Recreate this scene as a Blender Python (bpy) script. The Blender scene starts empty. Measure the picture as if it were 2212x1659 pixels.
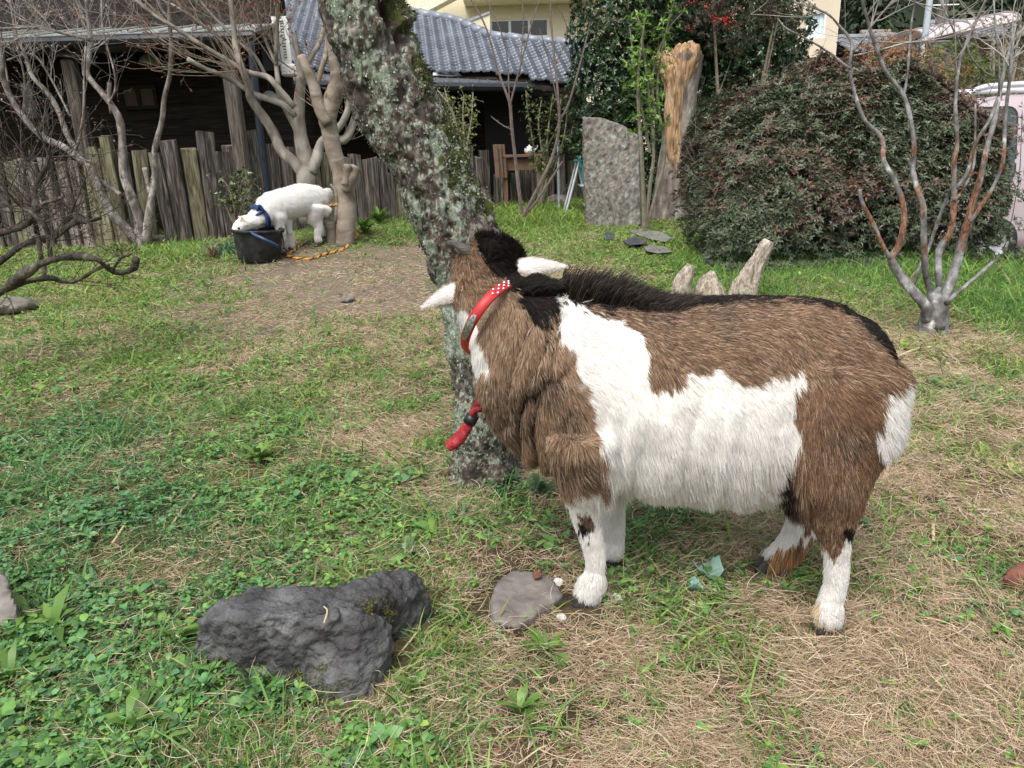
import bpy, math, random
import numpy as np
from mathutils import Vector, Matrix
scene = bpy.context.scene
C = scene.collection
R = math.radians
rng = np.random.default_rng(7)
random.seed(7)

# ------------------------------------------------------------------ camera, sky, sun, exposure
CAM_H, PITCH, ROLL, FOC = 0.90, R(17.4), R(1.8), 1580.0      # FOC in units of a 2212 px wide frame
F_ = np.array([0, math.cos(PITCH), -math.sin(PITCH)])
R0 = np.array([1.0, 0, 0]); U0 = np.array([0, math.sin(PITCH), math.cos(PITCH)])
R_ = R0 * math.cos(ROLL) - U0 * math.sin(ROLL)
U_ = U0 * math.cos(ROLL) + R0 * math.sin(ROLL)
CAM = np.array([0, 0, CAM_H])
cam = bpy.data.cameras.new('camera'); cam_o = bpy.data.objects.new('camera', cam); C.objects.link(cam_o)
cam.sensor_fit = 'HORIZONTAL'; cam.angle = 2 * math.atan(1106 / FOC)
cam.clip_start = 0.02; cam.clip_end = 2000
M = Matrix(((R_[0], U_[0], -F_[0], 0), (R_[1], U_[1], -F_[1], 0), (R_[2], U_[2], -F_[2], CAM_H), (0, 0, 0, 1)))
cam_o.matrix_world = M
scene.camera = cam_o

world = bpy.data.worlds.new("World"); scene.world = world; world.use_nodes = True
wn = world.node_tree; wn.nodes.clear()
wo = wn.nodes.new('ShaderNodeOutputWorld'); bg = wn.nodes.new('ShaderNodeBackground'); sky = wn.nodes.new('ShaderNodeTexSky')
hs = wn.nodes.new('ShaderNodeHueSaturation'); hs.inputs['Saturation'].default_value = 0.45
sky.sky_type = 'NISHITA'; sky.sun_disc = False
SUN_EL, SUN_AZ = R(58), R(205)           # azimuth of the sun measured from +Y, clockwise
sky.sun_elevation = SUN_EL; sky.sun_rotation = SUN_AZ; sky.dust_density = 4.0; sky.air_density = 1.2
bg.inputs['Strength'].default_value = 0.13
wn.links.new(sky.outputs[0], hs.inputs['Color']); wn.links.new(hs.outputs[0], bg.inputs[0]); wn.links.new(bg.outputs[0], wo.inputs[0])
sun = bpy.data.lights.new('sun', 'SUN'); sun.energy = 1.3; sun.angle = R(28); sun.color = (1, 0.985, 0.96)
sun_o = bpy.data.objects.new('sun', sun); C.objects.link(sun_o)
sd = Vector((math.sin(SUN_AZ) * math.cos(SUN_EL), math.cos(SUN_AZ) * math.cos(SUN_EL), math.sin(SUN_EL)))
sun_o.rotation_euler = sd.to_track_quat('Z', 'Y').to_euler()
sun_o.location = (0, 0, 30)
vs = scene.view_settings; vs.view_transform = 'Standard'; vs.look = 'None'; vs.gamma = 1; vs.use_curve_mapping = False
vs.exposure = 0.95
scene.render.engine = 'CYCLES'
scene.cycles.max_bounces = 6; scene.cycles.diffuse_bounces = 3; scene.cycles.glossy_bounces = 2
scene.cycles.transparent_max_bounces = 6; scene.cycles.use_denoising = True; scene.cycles.denoiser = 'OPENIMAGEDENOISE'; scene.cycles.denoising_input_passes = 'RGB_ALBEDO_NORMAL'
scene.cycles_curves.shape = 'RIBBONS'

# ------------------------------------------------------------------ numeric noise and projection helpers
def _hash(ix, iy, iz, seed):
    h = (ix.astype(np.int64) * 374761393 + iy.astype(np.int64) * 668265263 + iz.astype(np.int64) * 2147483647 + seed * 974711) & 0xFFFFFFFF
    h = ((h ^ (h >> 13)) * 1274126177) & 0xFFFFFFFF
    h = ((h ^ (h >> 16)) * 2246822519) & 0xFFFFFFFF
    return ((h ^ (h >> 15)) & 0xFFFFFF) / float(0xFFFFFF)
def vnoise(p, seed=0):
    p = np.asarray(p, float)
    i = np.floor(p); f = p - i; f = f * f * (3 - 2 * f); i = i.astype(np.int64)
    x, y, z = i[..., 0], i[..., 1], i[..., 2]; fx, fy, fz = f[..., 0], f[..., 1], f[..., 2]
    r = 0
    for dx in (0, 1):
        for dy in (0, 1):
            for dz in (0, 1):
                w = (fx if dx else 1 - fx) * (fy if dy else 1 - fy) * (fz if dz else 1 - fz)
                r = r + w * _hash(x + dx, y + dy, z + dz, seed)
    return r
def fbm(p, seed=0, octv=4, gain=0.5):
    p = np.asarray(p, float); a, s, t = 1.0, 0, 0
    for k in range(octv):
        s = s + a * vnoise(p * 2 ** k, seed + k * 17); t += a; a *= gain
    return s / t
def sstep(a, b, x):
    t = np.clip((x - a) / (b - a), 0, 1); return t * t * (3 - 2 * t)
def gz(x, y):
    """height of the ground"""
    x = np.asarray(x, float); y = np.asarray(y, float)
    p = np.stack([x * 0.9, y * 0.9, np.zeros_like(x + y) + x * 0 + y * 0], -1)
    z = (fbm(p, 3, 3) - 0.5) * 0.09 * sstep(0.5, 5, y)
    p2 = np.stack([x * 7, y * 7, x * 0 + y * 0], -1)
    z = z + (fbm(p2, 5, 3) - 0.5) * 0.022
    z = z + 0.17 * np.exp(-((x + 1.75) / 1.35) ** 2 - ((y - 7.7) / 0.95) ** 2)
    z = z - 0.42 * sstep(3.5, 4.6, x) * sstep(5.0, 7.0, y)
    return z
def ray(px, py):
    d = F_ + R_ * ((px - 1106) / FOC) - U_ * ((py - 829.5) / FOC)
    return d
def at(px, py, Y):
    d = ray(px, py); return CAM + d * (Y / d[1])
def gnd(px, py, dz=0.0):
    d = ray(px, py); t = np.geomspace(.6, 60, 900); q = CAM + d * t[:, None]; k = q[:, 2] < gz(q[:, 0], q[:, 1]) + dz
    i = max(int(np.argmax(k)), 1) if k.any() else len(t) - 1; a, b = t[i - 1], t[i]
    for _ in range(30):
        m = (a + b) / 2; p = CAM + d * m
        if p[2] < float(gz(p[0], p[1])) + dz: b = m
        else: a = m
    p = CAM + d * b
    return np.array([p[0], p[1], float(gz(p[0], p[1])) + dz])
def proj(P):
    P = np.asarray(P, float) - CAM
    zc = P @ F_
    return 1106 + FOC * (P @ R_) / zc, 829.5 - FOC * (P @ U_) / zc, zc
def mpp(P):
    """metres per picture unit at a point"""
    return float((np.asarray(P) - CAM) @ F_) / FOC
def gh(px, py, h):
    """point at height h above zero on the sight line"""
    d = ray(px, py); return CAM + d * ((h - CAM_H) / d[2])
def onground(x, y, dz=0): return np.array([x, y, float(gz(x, y)) + dz])
def norm(v):
    v = np.asarray(v, float); return v / (np.linalg.norm(v, axis=-1, keepdims=True) + 1e-12)

# ------------------------------------------------------------------ materials
def nmat(name):
    m = bpy.data.materials.new(name); m.use_nodes = True
    return m, m.node_tree, m.node_tree.nodes['Principled BSDF']
def srgb(*c):
    return tuple((x / 255 / 12.92 if x / 255 <= 0.04045 else ((x / 255 + 0.055) / 1.055) ** 2.4) for x in c)
def mat(name, stops, scale=6, detail=6, rough=0.8, bump=0.3, bscale=None, stretch=(1, 1, 1), dist=0.0, spec=0.3, metal=0.0, bdist=0.02, bstretch=None):
    """noise-driven colour ramp with a noise bump, in object space"""
    m, nt, b = nmat(name); N, L = nt.nodes, nt.links
    tc = N.new('ShaderNodeTexCoord'); mp = N.new('ShaderNodeMapping'); mp.inputs['Scale'].default_value = stretch
    L.new(tc.outputs['Object'], mp.inputs[0])
    no = N.new('ShaderNodeTexNoise'); no.inputs['Scale'].default_value = scale; no.inputs['Detail'].default_value = detail
    no.inputs['Distortion'].default_value = dist; L.new(mp.outputs[0], no.inputs['Vector'])
    cr = N.new('ShaderNodeValToRGB'); el = cr.color_ramp.elements
    while len(el) < len(stops): el.new(0.5)
    for e, (p, c) in zip(el, stops):
        e.position = p; e.color = (*c[:3], 1)
    L.new(no.outputs['Fac'], cr.inputs[0]); L.new(cr.outputs[0], b.inputs['Base Color'])
    b.inputs['Roughness'].default_value = rough; b.inputs['Specular IOR Level'].default_value = spec; b.inputs['Metallic'].default_value = metal
    if bump:
        n2 = N.new('ShaderNodeTexNoise'); n2.inputs['Scale'].default_value = bscale or scale * 3; n2.inputs['Detail'].default_value = 8
        mp2 = N.new('ShaderNodeMapping'); mp2.inputs['Scale'].default_value = bstretch or stretch; L.new(tc.outputs['Object'], mp2.inputs[0])
        L.new(mp2.outputs[0], n2.inputs['Vector'])
        bp = N.new('ShaderNodeBump'); bp.inputs['Strength'].default_value = bump; bp.inputs['Distance'].default_value = bdist
        L.new(n2.outputs['Fac'], bp.inputs['Height']); L.new(bp.outputs[0], b.inputs['Normal'])
    return m
def attr_mat(name, rough=0.55, spec=0.35, trans=0.25, var=0.25, nscale=30, bump=0.0):
    """colour from the mesh's own 'Col' attribute (leaf by leaf), slightly varied, slightly translucent"""
    m, nt, b = nmat(name); N, L = nt.nodes, nt.links
    at_ = N.new('ShaderNodeAttribute'); at_.attribute_name = 'Col'
    tc = N.new('ShaderNodeTexCoord'); no = N.new('ShaderNodeTexNoise'); no.inputs['Scale'].default_value = nscale
    L.new(tc.outputs['Object'], no.inputs['Vector'])
    mr = N.new('ShaderNodeMapRange'); mr.inputs['To Min'].default_value = 1 - var; mr.inputs['To Max'].default_value = 1 + var
    L.new(no.outputs['Fac'], mr.inputs['Value'])
    mx = N.new('ShaderNodeMix'); mx.data_type = 'RGBA'; mx.blend_type = 'MULTIPLY'; mx.inputs['Factor'].default_value = 1
    L.new(at_.outputs['Color'], mx.inputs['A']); L.new(mr.outputs[0], mx.inputs['B'])
    L.new(mx.outputs['Result'], b.inputs['Base Color'])
    b.inputs['Roughness'].default_value = rough; b.inputs['Specular IOR Level'].default_value = spec
    if bump:
        bp = N.new('ShaderNodeBump'); bp.inputs['Strength'].default_value = bump; bp.inputs['Distance'].default_value = 0.01
        L.new(no.outputs['Fac'], bp.inputs['Height']); L.new(bp.outputs[0], b.inputs['Normal'])
    if trans:
        tr = N.new('ShaderNodeBsdfTranslucent'); ms = N.new('ShaderNodeMixShader'); ms.inputs[0].default_value = trans
        L.new(mx.outputs['Result'], tr.inputs[0])
        L.new(b.outputs[0], ms.inputs[1]); L.new(tr.outputs[0], ms.inputs[2]); L.new(ms.outputs[0], N['Material Output'].inputs[0])
    return m
def plain(name, col, rough=0.5, metal=0.0, spec=0.4, var=0.15, scale=12, bump=0.05):
    c = np.array(col[:3])
    return mat(name, [(0.3, tuple(c * (1 - var))), (0.7, tuple(np.minimum(c * (1 + var), 1)))], scale=scale, rough=rough, bump=bump, metal=metal, spec=spec)

# ------------------------------------------------------------------ mesh builder
class MB:
    def __init__(self):
        self.v = []; self.f = []; self.n = 0; self.c = []
    def add(self, v, f, col=None):
        v = np.asarray(v, float)
        self.v.append(v); self.f.extend([tuple(i + self.n for i in q) for q in f]); self.n += len(v)
        if col is not None:
            col = np.asarray(col, float)
            self.c.append(np.broadcast_to(col, (len(v), 3)) if col.ndim == 1 else col)
        return self
    def box(self, c, s, rot=None, bev=0.0, jit=0.0):
        c = np.asarray(c, float); h = np.asarray(s, float) / 2
        if bev <= 0:
            v = np.array([[x, y, z] for x in (-1, 1) for y in (-1, 1) for z in (-1, 1)]) * h
            f = [(0, 1, 3, 2), (4, 6, 7, 5), (0, 4, 5, 1), (2, 3, 7, 6), (0, 2, 6, 4), (1, 5, 7, 3)]
        else:
            b = min(bev, h.min() * 0.9); vv = []; idx = {}
            for sx in (-1, 1):
                for sy in (-1, 1):
                    for sz in (-1, 1):
                        for a in range(3):
                            o = np.array([sx, sy, sz]) * (h - b); o[a] += (sx, sy, sz)[a] * b
                            idx[(sx, sy, sz, a)] = len(vv); vv.append(o)
            v = np.array(vv); f = []
            for a in range(3):
                b1, b2 = (a + 1) % 3, (a + 2) % 3
                for s_ in (-1, 1):
                    q = []
                    for (p, r) in ((-1, -1), (1, -1), (1, 1), (-1, 1)):
                        k = [0, 0, 0]; k[a] = s_; k[b1] = p; k[b2] = r; q.append(idx[(*k, a)])
                    f.append(tuple(q if s_ > 0 else q[::-1]))
            for a in range(3):          # edges along axis a
                b1, b2 = (a + 1) % 3, (a + 2) % 3
                for p in (-1, 1):
                    for r in (-1, 1):
                        k0 = [0, 0, 0]; k0[a] = -1; k0[b1] = p; k0[b2] = r; k1 = list(k0); k1[a] = 1
                        q = [idx[(*k0, b1)], idx[(*k1, b1)], idx[(*k1, b2)], idx[(*k0, b2)]]
                        f.append(tuple(q if p * r < 0 else q[::-1]))
            for sx in (-1, 1):
                for sy in (-1, 1):
                    for sz in (-1, 1):
                        q = [idx[(sx, sy, sz, a)] for a in range(3)]
                        f.append(tuple(q if sx * sy * sz > 0 else q[::-1]))
        if jit: v = v + rng.normal(0, jit, v.shape)
        if rot is not None: v = v @ np.asarray(rot).T
        return self.add(v + c, f)
    def tube(self, pts, rad, n=8, cap=True, wob=0.0, seed=0, smooth=4, col=None, flat=1.0):
        pts = np.asarray(pts, float); rad = np.broadcast_to(np.asarray(rad, float), (len(pts),)).copy()
        if smooth > 1 and len(pts) > 2: pts, rad = resample(pts, rad, smooth)
        if wob:
            sl = np.concatenate([[0], np.cumsum(np.linalg.norm(np.diff(pts, axis=0), axis=1))]) / (rad.mean() + 1e-6)
            rad *= 1 + wob * 1.1 * (fbm(np.stack([sl * .45, sl * 0, sl * 0], 1) + seed * 3.3, seed, 3) - .5)
        t = norm(np.gradient(pts, axis=0)); ring = []
        ref = np.array([0, 0, 1.0]) if abs(t[0][2]) < 0.9 else np.array([1.0, 0, 0])
        u = norm(np.cross(t[0], ref))
        ang = np.arange(n) * 2 * math.pi / n
        for i in range(len(pts)):
            u = norm(u - t[i] * np.dot(u, t[i])); w = np.cross(t[i], u)
            r = rad[i]
            q = pts[i] + r * (np.cos(ang)[:, None] * u + flat * np.sin(ang)[:, None] * w)
            ring.append(q)
        v = np.concatenate(ring)
        if wob:
            cen = np.repeat(pts, n, 0); rr = np.repeat(rad, n)
            k = 1 + wob * (fbm(v / (rr[:, None] * 2.0 + 1e-4) * 0.5 + seed * 13.7, seed, 3) - 0.5) * 2
            v = cen + (v - cen) * k[:, None]
        f = [(i * n + j, i * n + (j + 1) % n, (i + 1) * n + (j + 1) % n, (i + 1) * n + j) for i in range(len(pts) - 1) for j in range(n)]
        if cap: f += [tuple(range(n))[::-1], tuple((len(pts) - 1) * n + j for j in range(n))]
        return self.add(v, f, col)
    def lathe(self, prof, base=(0, 0, 0), n=24, axis=None):
        prof = np.asarray(prof, float); a = np.arange(n) * 2 * math.pi / n
        v = np.concatenate([np.stack([r * np.cos(a), r * np.sin(a), np.full(n, z)], 1) for r, z in prof])
        if axis is not None: v = v @ np.asarray(axis).T
        f = [(i * n + j, i * n + (j + 1) % n, (i + 1) * n + (j + 1) % n, (i + 1) * n + j) for i in range(len(prof) - 1) for j in range(n)]
        return self.add(v + np.asarray(base), f)
    def quad(self, a, b, c, d): return self.add(np.array([a, b, c, d]), [(0, 1, 2, 3)])
    def prism(self, poly, ext):
        """closed outline (3-D points in a plane) pushed along ext"""
        p = np.asarray(poly, float); n = len(p)
        f = [tuple(range(n))[::-1], tuple(range(n, 2 * n))] + [(i, (i + 1) % n, n + (i + 1) % n, n + i) for i in range(n)]
        return self.add(np.concatenate([p, p + np.asarray(ext, float)]), f)
    def build(self, name, m, parent=None, base=None, smooth=False, fix=True):
        v = np.concatenate(self.v) if self.v else np.zeros((0, 3))
        if parent is not None and base is None:
            base = np.array(parent.matrix_world.translation) if parent.get('_b') is None else np.array(parent['_b'])
        b = np.zeros(3) if base is None else np.asarray(base, float)
        me = bpy.data.meshes.new(name)
        me.from_pydata((v - b).tolist(), [], self.f)
        if self.c:
            a = me.attributes.new('Col', 'FLOAT_COLOR', 'POINT'); c = np.concatenate(self.c)
            a.data.foreach_set('color', np.concatenate([c, np.ones((len(c), 1))], 1).astype(np.float32).ravel())
        return link(name, me, m, parent, b, smooth, fix)
def link(name, me, m, parent=None, b=(0, 0, 0), smooth=False, fix=False):
    if fix and len(me.polygons) < 60000:
        import bmesh
        bm = bmesh.new(); bm.from_mesh(me); bmesh.ops.recalc_face_normals(bm, faces=bm.faces); bm.to_mesh(me); bm.free()
    if smooth: me.polygons.foreach_set('use_smooth', np.ones(len(me.polygons), bool))
    for x in (m if isinstance(m, (list, tuple)) else [m]): me.materials.append(x)
    o = bpy.data.objects.new(name, me); C.objects.link(o)
    if parent is not None:
        pb = np.array(parent['_b'])
        o.parent = parent; o.location = Vector(np.asarray(b) - pb)
    else: o.location = Vector(b)
    o['_b'] = [float(x) for x in b]
    return o
def fastmesh(name, v, f, m, col=None, parent=None, base=None, smooth=False):
    """v (N,3), f list of (K,3|4) index arrays; col per vertex"""
    b = np.zeros(3) if base is None else np.asarray(base, float)
    if parent is not None and base is None: b = np.array(parent['_b'])
    me = bpy.data.meshes.new(name); v = np.asarray(v, np.float32)
    me.vertices.add(len(v)); me.vertices.foreach_set('co', (v - b.astype(np.float32)).astype(np.float32).ravel())
    li = np.concatenate([np.asarray(q, np.int32).ravel() for q in f]); tot = np.concatenate([np.full(len(q), np.asarray(q).shape[1], np.int32) for q in f])
    st = np.concatenate([[0], np.cumsum(tot)[:-1]]).astype(np.int32)
    me.loops.add(len(li)); me.loops.foreach_set('vertex_index', li)
    me.polygons.add(len(tot)); me.polygons.foreach_set('loop_start', st)
    try: me.polygons.foreach_set('loop_total', tot)
    except Exception: pass
    if col is not None:
        a = me.attributes.new('Col', 'FLOAT_COLOR', 'POINT'); c = np.asarray(col, np.float32)
        a.data.foreach_set('color', np.concatenate([c, np.ones((len(c), 1), np.float32)], 1).ravel())
    me.update(calc_edges=True); me.validate()
    return link(name, me, m, parent, b, smooth)
def resample(pts, rad, k):
    """Catmull-Rom"""
    pts = np.asarray(pts, float); P = np.concatenate([[2 * pts[0] - pts[1]], pts, [2 * pts[-1] - pts[-2]]]); out = []; ro = []
    for i in range(len(pts) - 1):
        p0, p1, p2, p3 = P[i:i + 4]
        for j in range(k):
            t = j / k
            out.append(0.5 * (2 * p1 + (p2 - p0) * t + (2 * p0 - 5 * p1 + 4 * p2 - p3) * t * t + (3 * p1 - p0 - 3 * p2 + p3) * t ** 3))
            ro.append(rad[i] * (1 - t) + rad[i + 1] * t)
    out.append(pts[-1]); ro.append(rad[-1])
    return np.array(out), np.array(ro)
def thing(name, label, cat, loc, group=None):
    o = bpy.data.objects.new(name, None); C.objects.link(o); o.empty_display_size = 0.1
    o.location = Vector([float(x) for x in loc]); o['_b'] = [float(x) for x in loc]
    o['label'] = label; o['category'] = cat
    if group: o['group'] = group
    return o
def tag(o, label=None, cat=None, group=None, kind=None):
    if label: o['label'] = label
    if cat: o['category'] = cat
    if group: o['group'] = group
    if kind: o['kind'] = kind
    return o
def rotz(a):
    c, s = math.cos(a), math.sin(a); return np.array([[c, -s, 0], [s, c, 0], [0, 0, 1.0]])
def frame(x, y, z): return np.stack([norm(x), norm(y), norm(z)], 1)

# leaves: five-vertex folded blades, as arrays
def leaf_arrays(P, D, Nn, L, W, fold=0.25, curl=0.2, wide=0.45):
    P = np.asarray(P, float); D = norm(D); S = norm(np.cross(D, Nn)); Nn = np.cross(S, D)
    L = np.asarray(L)[:, None]; W = np.asarray(W)[:, None]
    mid = P + D * L * wide; sag = Nn * W * fold
    tip = P + D * L * (1 - 0.3 * curl) - Nn * L * curl
    v = np.stack([P, mid - S * W / 2 + sag, mid, mid + S * W / 2 + sag, tip], 1)
    n = len(P); b = (np.arange(n) * 5)[:, None]
    f = np.concatenate([b + np.array([[0, 3, 2]]), b + np.array([[0, 2, 1]]), b + np.array([[2, 3, 4]]), b + np.array([[1, 2, 4]])])
    return v.reshape(-1, 3), f
def leaf_obj(name, P, D, Nn, L, W, col, m, parent=None, **k):
    v, f = leaf_arrays(P, D, Nn, L, W, **k)
    return fastmesh(name, v, [f], m, col=np.repeat(col, 5, 0), parent=parent)
def oval_obj(name, P, D, Nn, L, W, col, m, parent=None, fold=.15, curl=.2, w1=.8, w2=.95):
    P = np.asarray(P, float); D = norm(D); S = norm(np.cross(D, Nn)); Nn = np.cross(S, D); L = np.asarray(L)[:, None]; W = np.asarray(W)[:, None] / 2
    a = P + D * L * .30 + Nn * L * .05; b = P + D * L * .66 - Nn * L * curl * .25; up = Nn * W * fold * 2
    v = np.stack([P, a - S * W * w1 + up, a + S * W * w1 + up, b - S * W * w2 + up, b + S * W * w2 + up, P + D * L * (1 - .3 * curl) - Nn * L * curl], 1)
    n = len(P); i = (np.arange(n) * 6)[:, None]
    return fastmesh(name, v.reshape(-1, 3), [i + np.array([[1, 2, 4, 3]]), i + np.array([[0, 2, 1]]), i + np.array([[3, 4, 5]])], m, col=np.repeat(col, 6, 0), parent=parent)
def rand_dirs(n): return norm(rng.normal(size=(n, 3)))
def mixcols(n, cols, w=None, var=0.18):
    cols = np.array(cols, float); i = rng.choice(len(cols), n, p=w)
    return np.clip(cols[i] * (1 + rng.normal(0, var, (n, 1))), 0.002, 0.95)
def hair_obj(name, pts, rad, col, m, parent=None, base=None):
    """pts (n,k,3), rad (n,k), col (n,3) -> Curves object"""
    n, k = pts.shape[:2]; b = np.zeros(3) if base is None else np.asarray(base, float)
    if parent is not None and base is None: b = np.array(parent['_b'])
    hc = bpy.data.hair_curves.new(name); hc.add_curves([k] * n)
    hc.attributes['position'].data.foreach_set('vector', (pts - b).astype(np.float32).ravel())
    ra = hc.attributes.get('radius') or hc.attributes.new('radius', 'FLOAT', 'POINT')
    ra.data.foreach_set('value', np.broadcast_to(rad, (n, k)).astype(np.float32).ravel())
    ca = hc.attributes.new('Col', 'FLOAT_COLOR', 'CURVE')
    ca.data.foreach_set('color', np.concatenate([col, np.ones((n, 1))], 1).astype(np.float32).ravel())
    hc.materials.append(m)
    o = bpy.data.objects.new(name, hc); C.objects.link(o)
    if parent is not None:
        o.parent = parent; o.location = Vector(b - np.array(parent['_b']))
    else: o.location = Vector(b)
    o['_b'] = [float(x) for x in b]
    return o
def inpoly(x, y, poly):
    r = np.zeros(len(x), bool); n = len(poly)
    for i in range(n):
        (x0, y0), (x1, y1) = poly[i], poly[(i + 1) % n]
        c = ((y0 > y) != (y1 > y)) & (x < (x1 - x0) * (y - y0) / (y1 - y0 + 1e-12) + x0); r ^= c
    return r
# ------------------------------------------------------------------ what grows where on the ground: green, dry thatch, bare soil, hue (0 yellow-green .. 1 blue-green)
COVER = np.array([
 (60,1600,.85,.25,.1,.6),(300,1550,.9,.3,.1,.6),(100,1250,.95,.2,.1,.8),(300,1150,.98,.12,.05,.85),(600,1050,.92,.2,.1,.6),(800,1150,.75,.35,.1,.5),
 (900,900,.5,.65,.1,.4),(500,900,.88,.3,.1,.5),(200,950,.9,.25,.1,.8),(80,800,.62,.35,.3,.4),(300,780,.78,.3,.15,.3),(700,780,.58,.55,.12,.3),
 (900,720,.32,.55,.4,.3),(850,640,.12,.25,.95,.4),(650,600,.1,.2,.95,.4),(560,690,.25,.3,.7,.5),(880,560,.15,.2,.9,.5),(460,630,.4,.2,.55,.4),(250,600,.85,.2,.1,.15),(350,540,.95,.1,0,.3),
 (100,560,.85,.1,.1,.3),(-400,600,.8,.3,.1,.3),(-400,1200,.8,.3,.1,.6),(1150,470,.98,.05,0,.2),(850,500,.9,.1,.1,.3),(1300,550,.9,.15,.1,.25),(1270,590,.3,.35,.6,.3),(1500,560,.95,.1,.05,.3),
 (1650,600,.9,.2,.1,.25),(1850,620,.85,.35,.1,.2),(2150,640,1.,.05,0,.4),(2000,600,1.,.1,0,.35),(1950,740,.3,.7,.45,.2),(2150,740,.45,.8,.1,.15),
 (2080,850,.45,.8,.1,.5),(2000,950,.25,1.,.1,.3),(2150,1100,.2,1.,.1,.3),(2000,1250,.25,1.,.15,.4),(2150,1300,.32,.9,.15,.6),(2100,1500,.1,1.,.12,.4),
 (2600,1200,.2,1.,.1,.4),(2600,700,.7,.5,.1,.3),(1700,1500,.08,1.,.2,.4),(1500,1400,.14,.95,.25,.4),(1900,1400,.2,1.,.15,.4),(1300,1600,.1,.75,.65,.4),(1100,1640,.12,.55,.75,.4),
 (1500,1640,.08,.85,.5,.4),(1150,1450,.32,.65,.35,.5),(1050,1550,.25,.5,.5,.5),(950,1450,.3,.75,.3,.4),(800,1620,.7,.4,.2,.5),(650,1500,.7,.3,.2,.6),(1350,1280,.3,.5,.6,.5),
 (1500,1200,.4,.75,.3,.5),(1150,1150,.45,.65,.35,.5),(1050,1080,.5,.6,.3,.6),(1240,1180,.25,.5,.75,.5),(1600,1250,.22,.95,.2,.5),(900,1230,.4,.5,.5,.4),(1400,1130,.7,.5,.2,.7),
 (1250,1300,.08,.25,.98,.5),(1330,1215,.3,.35,.8,.5),(1190,1345,.12,.4,.9,.5),(1120,1225,.15,.4,.9,.5),(400,1400,.85,.3,.15,.7),(200,1450,.85,.3,.1,.7),(500,1250,.8,.3,.1,.7)], float)
def cover(x, y):
    """ground cover weights at ground points (N,)"""
    z = gz(x, y); px, py, zc = proj(np.stack([x, y, z], -1))
    out = np.zeros((len(x), 4))
    for s in range(0, len(x), 60000):
        a = np.clip(px[s:s + 60000], -700, 2900)[:, None]; b = np.clip(py[s:s + 60000], 300, 1900)[:, None]
        d2 = ((a - COVER[:, 0]) / 1.6) ** 2 + ((b - COVER[:, 1]) * (1 + 500 / np.maximum(b - 250, 60)) / 1.6) ** 2 + 400
        w = d2 ** -2.2
        out[s:s + 60000] = (w @ COVER[:, 2:]) / w.sum(1, keepdims=True)
    return out
def patch(x, y, sc, seed):
    return fbm(np.stack([x * sc, y * sc, x * 0], -1), seed, 3)

# ------------------------------------------------------------------ the ground sheet
def sheet():
    u = np.concatenate([np.linspace(-3.6, 3.6, 301)]); gx = np.sign(u) * (np.abs(u) * 1.0 + 0.012 * np.abs(u) ** 7.2)
    w = np.linspace(0, 1, 331); gy = -3 + 3.3 * sstep(0, .08, w) * 0 + 0
    gy = np.concatenate([np.linspace(-4, .55, 16), np.linspace(.6, 5, 170), 5 + np.cumsum(np.geomspace(.03, 9, 150))])
    X, Y = np.meshgrid(gx, gy); x, y = X.ravel(), Y.ravel(); z = gz(x, y)
    nx = len(gx); ny = len(gy)
    i = np.arange(nx * ny).reshape(ny, nx)
    f = np.stack([i[:-1, :-1].ravel(), i[:-1, 1:].ravel(), i[1:, 1:].ravel(), i[1:, :-1].ravel()], 1)
    cv = cover(x, y)
    t = patch(x, y, 9, 21); t2 = patch(x, y, 2.5, 22)
    soil = np.array([.070, .048, .034]); thatch = np.array([.235, .165, .095]); bare = np.array([.225, .180, .148]); moss = np.array([.105, .135, .034])
    g, d, b = cv[:, 0:1], cv[:, 1:2], cv[:, 2:3]
    far = sstep(2.5, 4.5, y)[:, None]
    barec = soil * (1 - far) + bare * far
    k = (d * sstep(.35, .6, t)[:, None] * 1.3 * thatch + b * barec * (.75 + .5 * t2[:, None]) + g * moss * 1.0 + soil * .5) / (d * sstep(.35, .6, t)[:, None] * 1.3 + b + g + .5)
    rd = (sstep(3.55, 4.0, x) * sstep(5.4, 6.2, y))[:, None]
    k = k * (1 - rd) + np.array([.26, .235, .215]) * rd
    m, nt, bs = nmat('ground'); N, L = nt.nodes, nt.links
    a = N.new('ShaderNodeAttribute'); a.attribute_name = 'Col'; tc = N.new('ShaderNodeTexCoord')
    no = N.new('ShaderNodeTexNoise'); no.inputs['Scale'].default_value = 60; no.inputs['Detail'].default_value = 8; no.inputs['Roughness'].default_value = .7; L.new(tc.outputs['Object'], no.inputs[0])
    mr = N.new('ShaderNodeMapRange'); mr.inputs['From Min'].default_value = .3; mr.inputs['From Max'].default_value = .7; mr.inputs['To Min'].default_value = .45; mr.inputs['To Max'].default_value = 1.5; L.new(no.outputs[0], mr.inputs[0])
    mx = N.new('ShaderNodeMix'); mx.data_type = 'RGBA'; mx.blend_type = 'MULTIPLY'; mx.inputs['Factor'].default_value = 1
    L.new(a.outputs['Color'], mx.inputs['A']); L.new(mr.outputs[0], mx.inputs['B']); L.new(mx.outputs['Result'], bs.inputs['Base Color'])
    bs.inputs['Roughness'].default_value = .95; bs.inputs['Specular IOR Level'].default_value = .1
    bp = N.new('ShaderNodeBump'); bp.inputs['Strength'].default_value = .8; bp.inputs['Distance'].default_value = .012; L.new(no.outputs[0], bp.inputs['Height']); L.new(bp.outputs[0], bs.inputs['Normal'])
    o = fastmesh('ground', np.stack([x, y, z], 1), [f], m, col=k, smooth=True)
    o['kind'] = 'structure'
sheet()

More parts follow.
